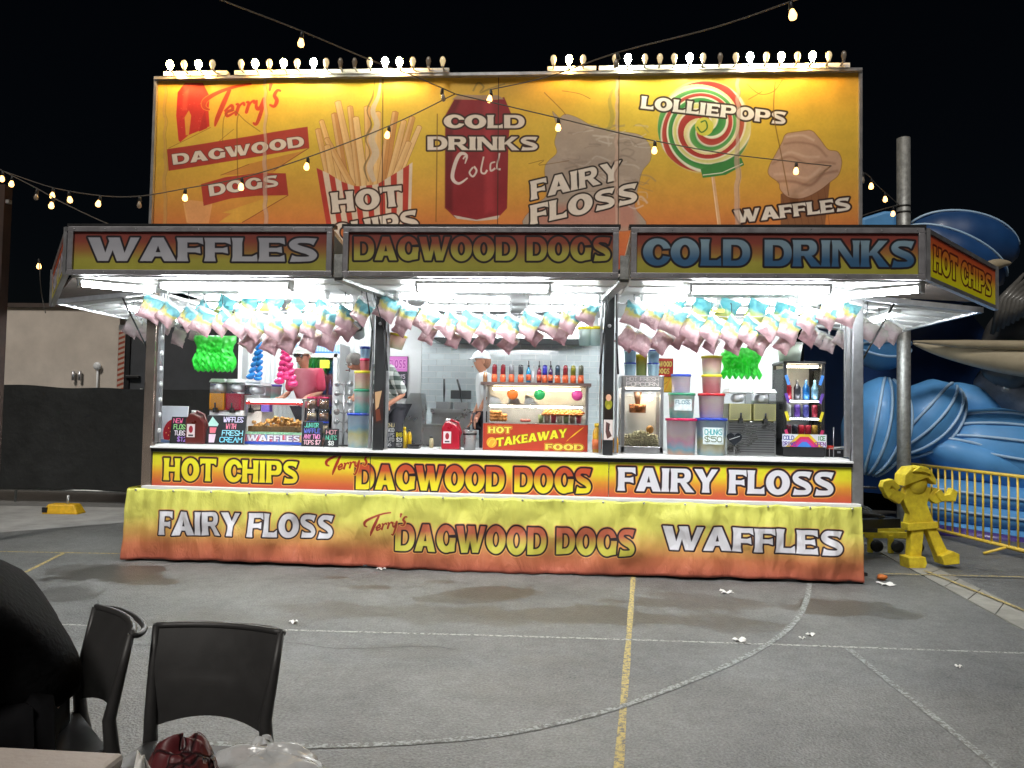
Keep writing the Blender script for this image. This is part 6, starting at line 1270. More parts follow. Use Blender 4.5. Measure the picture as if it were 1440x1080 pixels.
# man in checked shirt, bent behind the first pillar
def check_mat():
    m = bpy.data.materials.new('checked_flannel'); m.use_nodes = True; n = m.node_tree.nodes; L = m.node_tree.links; b = n['Principled BSDF']; b.inputs['Roughness'].default_value = .85
    tc = n.new('ShaderNodeTexCoord'); sp = n.new('ShaderNodeSeparateXYZ'); L.new(tc.outputs['Object'], sp.inputs[0]); res = []
    for i, o_ in ((0, 0), (2, .4)):
        a = n.new('ShaderNodeMath'); a.operation = 'MULTIPLY_ADD'; a.inputs[1].default_value = 10.5; a.inputs[2].default_value = o_; L.new(sp.outputs[i], a.inputs[0]); f = n.new('ShaderNodeMath'); f.operation = 'FRACT'; L.new(a.outputs[0], f.inputs[0])
        g = n.new('ShaderNodeMath'); g.operation = 'GREATER_THAN'; g.inputs[1].default_value = .5; L.new(f.outputs[0], g.inputs[0]); res.append(g.outputs[0])
    ad = n.new('ShaderNodeMath'); ad.operation = 'ADD'; L.new(res[0], ad.inputs[0]); L.new(res[1], ad.inputs[1]); dv = n.new('ShaderNodeMath'); dv.operation = 'DIVIDE'; dv.inputs[1].default_value = 2; L.new(ad.outputs[0], dv.inputs[0])
    r = n.new('ShaderNodeValToRGB'); r.color_ramp.interpolation = 'CONSTANT'; e = r.color_ramp.elements; e.new(.5); e[0].position = 0; e[0].color = (.75, .77, .74, 1); e[1].position = .4; e[1].color = (.30, .33, .31, 1); e[2].position = .9; e[2].color = (.05, .07, .06, 1)
    L.new(dv.outputs[0], r.inputs[0]); L.new(r.outputs[0], b.inputs['Base Color']); return m
Y2 = .75; J = stand(.55, hh=1.74)
J['wrR'] = ((.20, -.30, .98), .03); J['elR'] = ((.27, -.10, 1.1), .045); J['neckb'] = ((-.05, -.3, 1.37), .06); J['neck'] = ((-.08, -.34, 1.38), .052); J['jaw'] = ((-.12, -.42, 1.38), (.06, .066)); J['skull'] = ((-.14, -.46, 1.43), (.075, .088)); J['crown'] = ((-.15, -.47, 1.48), (.058, .066)); J['nose'] = ((-.15, -.52, 1.38), .014)
m2 = person('worker in black and white checked shirt bending beside the first pillar', (X(546, Y2), Y2+.05, FL), math.radians(-25), J, check_mat(), dk, SHL[:-1], TR, [('wrL', (0, -.6, -.6), (1, 0, 0), .5), ('wrR', (0, -.6, -.6), (-1, 0, 0), .4)])
hm = mat('grey_hair', lin('8A8580'), .8, 0, .2, 40); s = Vector(J['skull'][0]); obj('hair', MB().ball((s.x, s.y+.012, s.z+.025), .1, 14, (.92, 1, .85)), hm, m2); facebits(m2, J)
# woman by the food warmer
Y3 = 1.2; J = stand(.12, hh=1.62); J['elL'] = ((-.2, -.06, 1.08), .042); J['wrL'] = ((-.14, -.14, .88), .03); J['elR'] = ((.2, -.06, 1.08), .042); J['wrR'] = ((.14, -.14, .88), .03); px_, pz_ = X(686, Y3, 560), ZZ(519, Y3, 668)
m3 = person('person in white top with pale cap standing behind the food warmer', (px_, Y3, pz_-J['crown'][0][2]-.04), math.radians(-75), J, mat('white_cotton_top', lin('E4E6E6'), .8, 0, .05), dk, SH, TR, [('wrL', (0, -.3, -.9), (1, 0, 0), .5), ('wrR', (0, -.3, -.9), (-1, 0, 0), .5)])
m3.location.z = .63; m3.scale.z = 1.0
cap_on(m3, J, mat('pale_grey_cap', lin('C8CCD2'), .8, 0, .1)); facebits(m3, J)
s = Vector(J['skull'][0]); obj('hair', MB().ball((s.x, s.y+.05, s.z-.02), .085, 12, (.95, .8, 1.1)), mat('brown_hair', lin('9A6A52'), .7, 0, .3, 40), m3)

# ------------------------------------------------------------------ festoon lights over the court
skt = MB().lathe((0, 0, 0), [(.012, 0), (.016, -.02), (.018, -.055), (.012, -.06)], 8).mesh('socket', m_black)
def bulb_mesh(m, r=.03): return MB().lathe((0, 0, 0), [(.012, -.055), (r*.75, -.075), (r, -.098), (r*.8, -.118), (.001, -.128)], 10).mesh('bulb', m)
bw_, bx2 = bulb_mesh(m_bulb_w, .027), bulb_mesh(m_bulb_x, .024)
def festoon(pts, bulbs, label):
    P = spline([atY(*p) for p in pts], 8); t = thing('festoon_string', label, 'string lights', tuple(P[0])); P0 = P[0]
    obj('cable', MB().tube([p-P0 for p in P], .0055, 6), m_cable, t)
    pr = np.array([[720+F*np.dot(p-_C, _r)/np.dot(p-_C, _f)] for p in P])[:, 0]
    for px, on in bulbs:
        i = int(np.argmin(np.abs(pr-px))); j = i+1 if (i+1 < len(P) and (pr[i+1]-pr[i])*(px-pr[i]) > 0) else max(0, i-1); f = (px-pr[i])/(pr[j]-pr[i]) if abs(pr[j]-pr[i]) > 1e-6 else 0
        p = P[i]+(P[j]-P[i])*min(1, max(0, f))-P0; s_o = obj('socket', skt, None, t, tuple(p)); b_o = obj('bulb', bw_ if on else bx2, None, t, tuple(p))
        for q in (s_o, b_o): q.rotation_euler = (rng.uniform(-.15, .15), rng.uniform(-.15, .15), 0)
festoon([(290, -8, -2.6), (350, 15, -2.2), (425, 44, -1.8), (520, 84, -1.2), (585, 108, -.8), (640, 132, -.5)], [(425, 1), (622, 0)], 'festoon string running from top left over the court to the billboard centre')
festoon([(1150, -14, -3.0), (1110, 3, -2.7), (1000, 40, -2.1), (868, 74, -1.4), (770, 108, -.9), (690, 126, -.5)], [(1112, 1), (868, 0), (690, 1)], 'festoon string rising from the billboard centre to the top right')
festoon([(640, 132, -.5), (700, 146, -.6), (785, 166, -.7), (850, 182, -.7), (921, 198, -.6), (1020, 216, -.4), (1120, 228, -.1), (1208, 240, .4), (1235, 262, 1.4), (1264, 288, 2.38)], [(785, 1), (921, 1), (1120, 1), (1214, 0), (1225, 1), (1244, 1)], 'festoon string crossing the right half of the billboard to the steel pole')
festoon([(-8, 236, .5), (20, 246, .4), (75, 264, .2), (140, 275, 0), (195, 276, -.2), (261, 265, -.4), (340, 250, -.6), (433, 221, -.7), (547, 177, -.6), (640, 132, -.5)], [(75, 1), (97, 1), (141, 1), (196, 0), (261, 1), (340, 1), (433, 1), (547, 1)], 'festoon string from the left post across the left half of the billboard')
festoon([(-8, 234, .5), (15, 246, .3), (50, 264, .1), (90, 286, -.1), (150, 314, -.35), (200, 330, -.6)], [(4, 1), (18, 1), (53, 0), (74, 1)], 'lower festoon string dipping from the left post behind the waffles sign')
festoon([(1264, 288, 2.38), (1235, 296, 1.5), (1208, 305, .6), (1190, 312, .35)], [(1256, 1)], 'short festoon string from the pole back to the billboard edge')
festoon([(55, 364, 1.2), (58, 410, 1.1), (64, 440, 1.0)], [(55, 1)], 'short festoon drop beside the left corner sign')
t_ = thing('wooden_post', 'tall dim timber post at the left edge of the view', 'post', tuple(atY(-6, 720, .6)*np.array([1, 1, 0])))
obj('shaft', MB().box((-.07, 0, 2.02), (.11, .12, 4.04)), mat('weathered_timber', lin('3A2A24'), .8, 0, .3, 5), t_); obj('cable_bracket', MB().box((.0, -.02, 3.85), (.05, .05, .04)), m_galv, t_)

# ------------------------------------------------------------------ right side: pole, cut-out figure, barrier, inflatables
pp = atY(1271, 600, 2.5); t_ = thing('steel_pole', 'thick galvanised steel pole behind the right awning', 'pole', (pp[0], 2.5, 0))
obj('shaft', MB().tube([(0, 0, 0), (0, 0, 1.8), (0, 0, 5.22)], .082, 20), m_galv, t_); obj('base_plate', MB().box((0, 0, .02), (.3, .3, .03)), m_galv, t_); obj('strap', MB().lathe((0, 0, 4.32), [(.085, -.012), (.088, 0), (.085, .012)], 20).lathe((0, 0, 4.24), [(.085, -.012), (.088, 0), (.085, .012)], 20), m_black, t_)
yl = mat('chipped_yellow_paint', lin('F2CC34'), .55, 0, .35, 9, .3, 40, detail=8)
def figure():
    Y = .35; b = atZ(1292, 797); Y = float(b[1]); k = M(Y); x0 = float(atY(1290, 797, Y)[0])
    t = thing('timber_figure', 'yellow timber figure in a helmet with raised arms by the barrier', 'figure', (x0, Y, 0), math.radians(6))
    q = lambda px, py: ((px-1290)*k, (797-py)*k)
    def pr(nm, P, y0, y1, par=t): return obj(nm, MB().prism([q(*p) for p in P][::-1], y0, y1), yl, par, bevel=.008)
    pr('torso', [(1272, 690), (1306, 690), (1300, 712), (1306, 728), (1312, 742), (1272, 745), (1276, 726), (1268, 708)], -.055, .055)
    hd_ = obj('head', MB().ball((*(lambda a: (a[0], -.02, a[1]))(q(1287, 686)),), .115, 16, (1, .7, 1)), yl, t)
    pr('helmet', [(1264, 688), (1266, 673), (1275, 663), (1292, 661), (1302, 667), (1309, 680), (1308, 686), (1296, 676), (1286, 680), (1274, 684)], -.11, .10)
    pr('helmet_crest', [(1274, 668), (1285, 660), (1296, 663), (1300, 672), (1287, 668)], -.14, -.11)
    pr('arm', [(1272, 700), (1262, 713), (1245, 703), (1246, 692), (1256, 692)], -.05, .04); pr('forearm', [(1246, 706), (1237, 690), (1240, 682), (1252, 679), (1263, 690), (1258, 695), (1250, 688), (1248, 692), (1252, 698)], -.07, .02)
    pr('arm', [(1300, 703), (1312, 712), (1330, 706), (1320, 693), (1312, 690)], -.05, .04); pr('forearm', [(1318, 708), (1338, 708), (1341, 695), (1334, 690), (1330, 698), (1322, 700), (1316, 692), (1310, 697)], -.07, .02)
    pr('belt', [(1271, 738), (1313, 735), (1314, 744), (1272, 748)], -.075, .06)
    pr('leg', [(1279, 746), (1296, 746), (1292, 785), (1276, 786)], -.05, .05); pr('leg', [(1299, 744), (1313, 744), (1328, 774), (1315, 784)], -.05, .05)
    pr('foot', [(1269, 782), (1292, 781), (1294, 790), (1291, 797), (1270, 797)], -.13, .06); pr('foot', [(1314, 780), (1330, 773), (1339, 777), (1339, 790), (1318, 792)], -.12, .06)
    t.location.z = .0
figure()
# yellow crowd barrier
A, B = atZ(1279, 745), atZ(1452, 790); A = A[:2]; B = B[:2]; d = (B-A)/np.linalg.norm(B-A); Lb = np.linalg.norm(B-A); an = math.atan2(d[1], d[0]); yb = mat('barrier_yellow', lin('E0BE48'), .4, 0, .15, 14, coat=.2)
t_ = thing('crowd_barrier', 'yellow tubular crowd barrier in front of the blue inflatable', 'barrier', (A[0], A[1], 0), an)
for z_, nm in ((.93, 'top_rail'), (.10, 'bottom_rail')): obj(nm, MB().tube([(0, 0, z_), (Lb, 0, z_)], .021, 10), yb, t_)
bme = MB().tube([(0, 0, .10), (0, 0, .93)], .0125, 8).mesh('bar', yb)
n_ = int(Lb/.135)
for i in range(n_): obj('bar', bme, None, t_, ((i+.5)*Lb/n_, 0, 0))
for x in (0, Lb): obj('end_post', MB().tube([(x, 0, .03), (x, 0, .93)], .021, 10), yb, t_)
for x in (.25, Lb-.4): obj('foot', MB().tube([(x, -.28, .018), (x, 0, .09), (x, .28, .018)], .017, 8), yb, t_)
# yellow frame bits and hoses near the tow bar
t_ = thing('wheel_chock_frame', 'low yellow steel frame with black wheels under the tow bar', 'stand', tuple(atZ(1255, 780)))
obj('bar', MB().bar((-.3, 0, .22), (.28, .05, .22), .05, .07), yl, t_); obj('bar', MB().bar((-.3, .3, .22), (.28, .35, .22), .05, .07), yl, t_)
for x in (-.25, -.02, .2): obj('leg', MB().bar((x, 0, .02), (x, .0, .22), .05, .05), yl, t_); obj('wheel', MB().lathe((x+.06, -.03, .1), [(.03, -.02), (.07, -.02), (.07, .02), (.03, .02)], 14, 'Y'), m_rub, t_)
for s_i, lab in ((0, 'black hose coiled over the tow bar'), (1, 'second black hose looped behind the tow bar')):
    c0 = np.array([W+.38, .9+.35*s_i, .47]); pts = [(c0[0]+(.22+.03*math.sin(i*.5))*math.cos(i*.42+s_i), c0[1]+.2*math.sin(i*.42+s_i), c0[2]+.025+.09*abs(math.sin(i*.21+s_i))) for i in range(60)]
    tag(obj('hose', MB().tube(pts, .014, 8), m_rub), lab, 'hose')

# blue inflatable
inf = mat('blue_inflatable_vinyl', lin('5696D0'), .5, 0, .15, 1.4, .3, 2.5, coat=.08); inf2 = mat('shaded_blue_vinyl', lin('12305E'), .4, 0, .2, 1.4, .3, 3, coat=.2); whs = mat('white_print_stripe', lin('A4C4E2'), .35, 0, .05)  # the back wall's shade is put into the darker blue
tusk_m = mat('cream_vinyl', lin('A89C84'), .4, 0, .2, 2, .2, 4, coat=.3); gm2 = mat('grey_fur_vinyl', lin('5A5854'), .5, 0, .35, 2.5, .5, 6, coat=.2)
IY = 4.6
t = thing('inflatable_slide', 'large blue inflatable slide with white wave stripes and cream tusks', 'inflatable', tuple(atZ(1340, 745)*np.array([1, 0, 0])+np.array([0, IY, 0])))
O = Vector(t.location)
def lobe(px, py, Y, rx, rz_, ry, rot=0., m=inf, stripes=(), nm='lobe', pw=1.):
    c_ = Vector(atY(px, py, Y))-O; k = (CD+Y)/F; a, b_, d_ = rx*k, ry, rz_*k; R_ = Matrix.Rotation(rot, 3, 'Y')
    def pt(u, v, e=1.): th = PI*v; ph = 2*PI*u; return Vector(c_)+R_ @ Vector((a*e*math.cos(th), b_*e*math.sin(th)*math.cos(ph), d_*e*math.sin(th)*math.sin(ph)))
    o = obj(nm, MB().grid(lambda u, v: pt(u, v, 1+.012*math.sin(v*38)+.03*noise3((u*6, v*5, px*.1))), 36, 30, uv=False), m, t)
    for u in stripes: obj('stripe', MB().tube([pt(u+.03*math.sin(v*3), v, 1.022) for v in np.linspace(.10, .90, 22)], .021, 6), whs, o)
lobe(1232, 600, 3.4, 68, 42, .5, math.radians(-78), stripes=(.40, .46, .53, .6)); lobe(1296, 590, 3.8, 62, 44, .5, math.radians(-48), stripes=(.40, .47, .54, .60))
lobe(1240, 488, 4.4, 34, 32, .45, 0, stripes=(.45, .55)); lobe(1410, 640, 3.9, 108, 62, .7, math.radians(8), stripes=(.30, .36, .42, .48)); lobe(1362, 575, 4.8, 48, 32, .5, math.radians(25)); lobe(1375, 650, 3.7, 80, 30, .5, math.radians(18), stripes=(.36,))
for i in range(3): lobe(1405, 700+i*27, 3.5, 130, 19, .35, math.radians(6), stripes=(.45,) if i < 2 else ())
obj('body_wall', MB().prism([((lambda p: (p[0]-O[0], p[2]-O[2]))(atY(*q, 5.6))) for q in ((1195, 690), (1500, 720), (1500, 560), (1440, 530), (1390, 470), (1330, 400), (1290, 330), (1200, 420))], 5.6-O[1], 8.2-O[1]), inf2, t)
obj('tower', MB().prism([((lambda p: (p[0]-O[0], p[2]-O[2]))(atY(*q, 4.9))) for q in ((1212, 420), (1262, 420), (1262, 296), (1245, 296), (1212, 306))], 4.9-O[1], 5.5-O[1]), inf, t, bevel=.05)
for i, (px, py, rx, rz_, ro, Yk) in enumerate(((1352, 342, 74, 42, 12, 5.0), (1338, 362, 74, 34, 28, 4.6), (1322, 380, 66, 26, 36, 4.25))): lobe(px, py, Yk, rx, rz_, .5, math.radians(ro), mat('dimmed_blue_vinyl_%d' % i, lin('1A4274'), .45, 0, .2, 1.4, .3, 2.5, coat=.1), (.36,) if i else (.3,), 'fin')  # dimmer light on the top fins is put into their darker blue
def tusk(P_, R_, Y):
    pts = [Vector(atY(a, b_, Y))-O for a, b_ in P_]; k = (CD+Y)/F; pts = [Vector(p) for p in spline([tuple(p) for p in pts], 6)]
    rr = np.interp(np.linspace(0, 1, len(pts)), np.linspace(0, 1, len(R_)), R_)*k; obj('tusk', MB().tube(pts, list(rr), 16), tusk_m, t)
tusk([(1284, 483), (1320, 492), (1370, 500), (1430, 508), (1500, 512)], [1, 8, 15, 20, 24], 3.0); tusk([(1422, 370), (1405, 371), (1380, 378)], [1, 7, 11], 4.2); tusk([(1284, 480), (1360, 484), (1460, 486)], [1, 6, 7], 2.85)
lobe(1445, 470, 4.2, 80, 46, .6, math.radians(-60), gm2, (), 'grey_body'); lobe(1440, 560, 4.6, 66, 42, .5, math.radians(30), mat('silver_vinyl', lin('6E7076'), .3, 0, .4, 3, .8, 8, coat=.4), (), 'grey_body')
for k in range(9):
    a, b_ = (1395+k*7, 470-k*4), (1440+k*4, 385+k*6); obj('fur_ridge', MB().tube([Vector(atY(*a, 3.7-.04*k))-O, Vector(atY((a[0]+b_[0])/2-8, (a[1]+b_[1])/2-6, 3.55-.04*k))-O, Vector(atY(*b_, 3.7-.04*k))-O], [.03, .07, .02], 8), gm2, t)
pz = [Vector(atY(a, b_, 4.3))-O for a, b_ in ((1312, 545), (1352, 600), (1338, 612), (1308, 575))]; obj('cream_flap', MB().add([tuple(p) for p in pz]+[tuple(p+Vector((0, .12, 0))) for p in pz], [(3, 2, 1, 0), (4, 5, 6, 7), (0, 1, 5, 4), (1, 2, 6, 5), (2, 3, 7, 6), (3, 0, 4, 7)]), mat('cream_flap_vinyl', lin('C8BC98'), .4), t)
obj('green_patch', MB().ball(Vector(atY(1330, 590, 4.1))-O, .09, 10, (1.3, .3, .6)), mat('green_vinyl', lin('3A8A3A'), .4), t)
obj('purple_mat', MB().tube([Vector(atY(1290, 742, 3.3))-O, Vector(atY(1500, 775, 2.6))-O], .09, 12), mat('purple_vinyl', lin('4A3A80'), .4, coat=.2), t)
t.location.z = 0

# ------------------------------------------------------------------ left side: shade-cloth fence, site wall
FY = 3.9
fx0, fx1 = X(-160, FY), X(345, FY); fz = 1.83
t = thing('shade_cloth_fence', 'temporary fence panels draped with black shade cloth left of the trailer', 'fence', (fx0, FY, 0)); fw = fx1-fx0
clo = mat('black_shade_cloth', (.009, .010, .010), .6, 0, .35, 3, .9, 9, coat=.3)
def cl(u, v): x = u*fw; return (x, -.03+.035*math.sin(x*2.3)+.02*noise3((x*2.2, v*3, 1))+.03*noise3((x*.8, v*1.5, 7)), .22+v*(fz-.22)+.03*noise3((x*1.5, 0, 3))*(v > .5)+.02*math.sin(x*1.1)*v)
obj('shade_cloth', MB().grid(cl, 220, 30, uv=False), clo, t)
obj('rail', MB().tube([(0, .03, .2), (fw, .03, .2)], .018, 8), m_galv, t); obj('rail', MB().tube([(0, .03, fz-.04), (fw, .03, fz-.04)], .018, 8), m_galv, t)
for x in np.arange(.2, fw, 2.0):
    obj('upright', MB().tube([(x, .04, .0), (x, .04, fz)], .02, 8), m_galv, t)
for x in (-160, 10, 130): pass
fb = atZ(90, 722); t2 = thing('fence_foot', 'yellow moulded fence foot block in front of the shade cloth', 'fence foot', (fb[0], fb[1], 0), math.radians(4))
obj('block', MB().box((0, 0, .07), (.52, .24, .14), taper=.72), mat('yellow_moulded_plastic', lin('D8A818'), .5, 0, .2, 12), t2, bevel=.02); obj('slot', MB().box((-.21, -.105, .06), (.07, .03, .07)), m_black, t2); obj('pipe', MB().tube([(.05, 0, .1), (.05, 0, .26)], .02, 8), m_galv, t2)
BY = 6.4
wx0, wx1 = X(-320, BY), X(163, BY); wz = ZZ(432, BY, 80)
t = thing('site_wall', 'long pale rendered wall behind the black fence', 'wall', (wx0, BY, 0))
obj('wall_face', MB().box(((wx1-wx0)/2, .1, wz/2), (wx1-wx0, .2, wz)), mat('pale_render', lin('CDC2B6'), .85, 0, .16, 1.2, .2, 30), t)
obj('coping', MB().box(((wx1-wx0)/2, .1, wz+.03), (wx1-wx0+.05, .3, .08)), mat('brown_coping', lin('4A3E38'), .7, 0, .2), t)
for px, hh in ((103, .16), (112, .16)): obj('tap', MB().tube([(X(px, BY)-wx0, -.06, ZZ(535, BY, px)), (X(px, BY)-wx0, -.06, ZZ(522, BY, px))], .03, 8), m_alu, t)
obj('pipe', MB().tube([(X(136, BY)-wx0, -.04, 1.5), (X(136, BY)-wx0, -.04, ZZ(518, BY, 136))], .02, 8).ball((X(136, BY)-wx0, -.06, ZZ(515, BY, 136)), .08, 12, (1, .5, 1)), m_wplas, t)
t = thing('equipment_container', 'dark grey container with a red and white hazard strip beside the pale wall', 'container', (X(163, BY), BY, 0)); cw = X(350, BY)-X(163, BY)
obj('shell', MB().box((cw/2+.16, .9, 1.55), (cw, 1.8, 3.1)), mat('dark_grey_steel', lin('4A4C50'), .6, .2, .2, 2), t)
c_ = local(.13, 2.6, 200, 'B8A89A')
for k in range(26): c_.poly([(0, (k+.5)/26), (1, k/26), (1, (k+.45)/26), (0, (k+.95)/26)], '9A4A38')
obj('hazard_board', MB().box((.08, -.02, 1.55), (.14, .05, 3.1)), m_alu, t); flat('hazard_strip', (.015, -.047, .4), (.13, 0, 0), (0, 0, 2.6), print_mat('hazard_print', c_), t); obj('corner_post', MB().box((.2, -.01, 1.55), (.08, .05, 3.1)), m_black, t)
obj('door_handle', MB().box((.32, -.04, ZZ(530, BY, 178)), (.28, .08, .07)), m_black, t, bevel=.02)

# ------------------------------------------------------------------ litter on the asphalt
lit = mat('white_tissue', lin('E6E4E0'), .8, 0, .05); lor = mat('orange_scrap', lin('D87A3A'), .6)
for i, (px, py, s_, w2) in enumerate(((537, 801, .035, 'small white scrap lying in front of the skirt banner'), (1022, 834, .04, 'crumpled white tissue below the waffles lettering'), (1247, 823, .055, 'crumpled white napkin by the concrete strip'), (1040, 902, .035, 'torn white paper beside the long white court line'),
        (1140, 894, .025, 'white paper shred right of the curved court line'), (413, 876, .025, 'white crumb of paper right of the front chair'), (1348, 939, .015, 'tiny white fleck on the right of the court'), (1128, 899, .015, 'tiny paper fleck under the curved line end'))):
    p = atZ(px, py); tag(obj('litter', MB().grid(lambda u, v: ((u-.5)*s_*2.2*(1+.3*math.sin(v*7+i)), (v-.5)*s_*2*(1+.3*math.sin(u*6+i)), .009+.4*s_*abs(noise3((u*4+i, v*4, i)))+.008*math.sin(u*9)), 9, 9, uv=False), lit, None, (p[0], p[1], .0)), w2, 'litter')
p = atZ(1240, 816); tag(obj('litter', MB().ball((0, 0, .03), .04, 10, (1.2, 1, .7), jit=.5, seed=3), lor, None, (p[0], p[1], 0)), 'small orange food scrap touching the crumpled napkin', 'litter')

# ------------------------------------------------------------------ foreground chairs, table, person
chm = mat('charcoal_plastic', (.030, .029, .029), .48, 0, .12, 14, .03, 240)
def chair(label, loc, rz):
    t = thing('chair', label, 'chair', loc, rz, 'charcoal plastic chairs at the table')
    # local: sitter faces -y; backrest at y=+.2
    def bp(u, v, off=0.):
        a = u*2-1; z = .50+.33*v+(.035*(1-a*a)*(1-v) if v < .5 else 0)*1.0; hw = .215+.018*v-.01*(1-v)
        return (a*hw, .20+.05*v+.045*(1-a*a)+off-.02*math.sin(v*PI), z)
    mb = MB()
    mb.grid(lambda u, v: bp(u, v, 0), 18, 12, uv=False); mb.grid(lambda u, v: bp(1-u, v, .016), 18, 12, uv=False)
    for (fa, fb_) in ((lambda s: bp(s, 0, 0), lambda s: bp(s, 0, .016)), (lambda s: bp(1-s, 1, 0), lambda s: bp(1-s, 1, .016)), (lambda s: bp(0, 1-s, 0), lambda s: bp(0, 1-s, .016)), (lambda s: bp(1, s, 0), lambda s: bp(1, s, .016))):
        mb.grid(lambda u, v, fa=fa, fb_=fb_: tuple(np.array(fb_(u))*(1-v)+np.array(fa(u))*v), 18, 1, uv=False)
    obj('backrest', mb, chm, t)
    lp = [bp(0, 1)]+[(x, y, .824) for x, y in [(-.226, .28), (-.15, .32), (0, .335), (.15, .32), (.226, .28)]]+[bp(1, 1)]
    lp = [tuple(q) for q in spline([(p[0], p[1], p[2]) for p in lp], 5)]; obj('top_loop', MB().tube(lp, .011, 8), chm, t)
    obj('rim', MB().tube([bp(u, 1, .006) for u in np.linspace(0, 1, 16)], .012, 8), chm, t)
    def st(u, v): a, b = u*2-1, v*2-1; return (a*(.215-.012*b*b), b*.2+.0, .455-.016*(1-a*a)*(1-b*b)-.02*max(0, -b-.6))
    sm_ = MB(); sm_.grid(st, 16, 14, uv=False); sm_.grid(lambda u, v: tuple(np.array(st(1-u, v))-np.array([0, 0, .022])), 16, 14, uv=False)
    for f_ in (lambda s: st(s, 0), lambda s: st(1-s, 1), lambda s: st(0, 1-s), lambda s: st(1, s)): sm_.grid(lambda u, v, f_=f_: tuple(np.array(f_(u))-np.array([0, 0, .022*(1-v)])), 14, 1, uv=False)
    obj('seat', sm_, chm, t)
    for s in (-1, 1):
        obj('rear_leg', MB().tube([(s*.225, .33, .0), (s*.222, .27, .22), (s*.213, .212, .44), (s*.208, .20, .55), (s*.222, .228, .70), (s*.232, .252, .83)], [.017, .021, .025, .022, .017, .012], 10), chm, t)
        obj('front_leg', MB().tube([(s*.222, -.24, .0), (s*.212, -.205, .25), (s*.195, -.18, .44)], [.016, .019, .022], 10), chm, t); obj('side_rail', MB().tube([(s*.198, -.18, .43), (s*.205, .0, .435), (s*.21, .205, .44)], .016, 8), chm, t)
    t.scale = (.96, .96, .965); return t
c2 = atY(310, 900, -5.02); chair('charcoal plastic chair seen square on, empty, nearest the camera', (c2[0]-.01, -5.29, 0), math.radians(-3))
c1 = atY(178, 900, -4.92); chair('charcoal plastic chair turned sideways under the person in black', (c1[0]-.185, -5.16, 0), math.radians(-44))
C1 = Vector((c1[0]-.13, -5.14, 0))
# person in black on the sideways chair
blk = mat('black_hoodie_fabric', (.005, .005, .006), .95, 0, .4, 30, .4, 50, spec=.12); 
J = {'pelvis': ((0, .02, .57), (.125, .12)), 'waist': ((0, -.04, .73), (.15, .13)), 'chest': ((0, -.17, .95), (.19, .15)), 'neckb': ((0, -.27, 1.06), .075), 'neck': ((0, -.33, 1.10), .058), 'jaw': ((0, -.41, 1.13), (.062, .07)), 'skull': ((0, -.43, 1.21), (.078, .092)), 'crown': ((0, -.42, 1.27), (.06, .068)), 'nose': ((0, -.525, 1.17), .015),
     'shL': ((-.21, -.19, .98), .075), 'elL': ((-.27, -.36, .78), .055), 'wrL': ((-.15, -.58, .80), .034), 'shR': ((.21, -.19, .98), .075), 'elR': ((.27, -.36, .78), .055), 'wrR': ((.15, -.58, .80), .034),
     'hipL': ((-.10, -.06, .56), .085), 'knL': ((-.13, -.44, .54), .075), 'anL': ((-.13, -.40, .10), .048), 'toL': ((-.13, -.56, .045), .04), 'hipR': ((.10, -.06, .56), .085), 'knR': ((.13, -.44, .54), .075), 'anR': ((.13, -.40, .10), .048), 'toR': ((.13, -.56, .045), .04)}
m4 = person('person in black hoodie seated with back turned at the left edge', (C1.x, C1.y, 0), math.radians(-62), J, blk, mat('black_trousers', (.005, .005, .006), .9, 0, .3, spec=.12), SHL, TR, [('wrL', (.2, -1, -.1), (1, 0, 0), .4), ('wrR', (-.2, -1, -.1), (-1, 0, 0), .4)])
obj('hair', MB().ball((0, -.405, 1.235), .105, 14, (.92, 1, .9)), mat('dark_hair', (.01, .008, .007), .6), m4); obj('hood', MB().ball((0, -.24, 1.06), .11, 14, (1.1, .8, .7)), blk, m4); facebits(m4, J, False); m4.scale = (.97, .97, .945)
# plastic table corner
tc_ = atZ(176, 1057, .74); t = thing('plastic_table', 'corner of a white plastic table at the bottom left', 'table', (tc_[0]-.75, tc_[1]-.38, 0), math.radians(0))
obj('tabletop', MB().box((0, 0, .722), (1.5, .76, .036)), mat('worn_white_plastic', lin('A59A92'), .5, 0, .1, 5, .15, 60), t, bevel=.012)
for sx in (-1, 1):
    for sy in (-1, 1): obj('leg', MB().tube([(sx*.68, sy*.3, 0), (sx*.66, sy*.28, .71)], .022, 8), m_wplas, t)
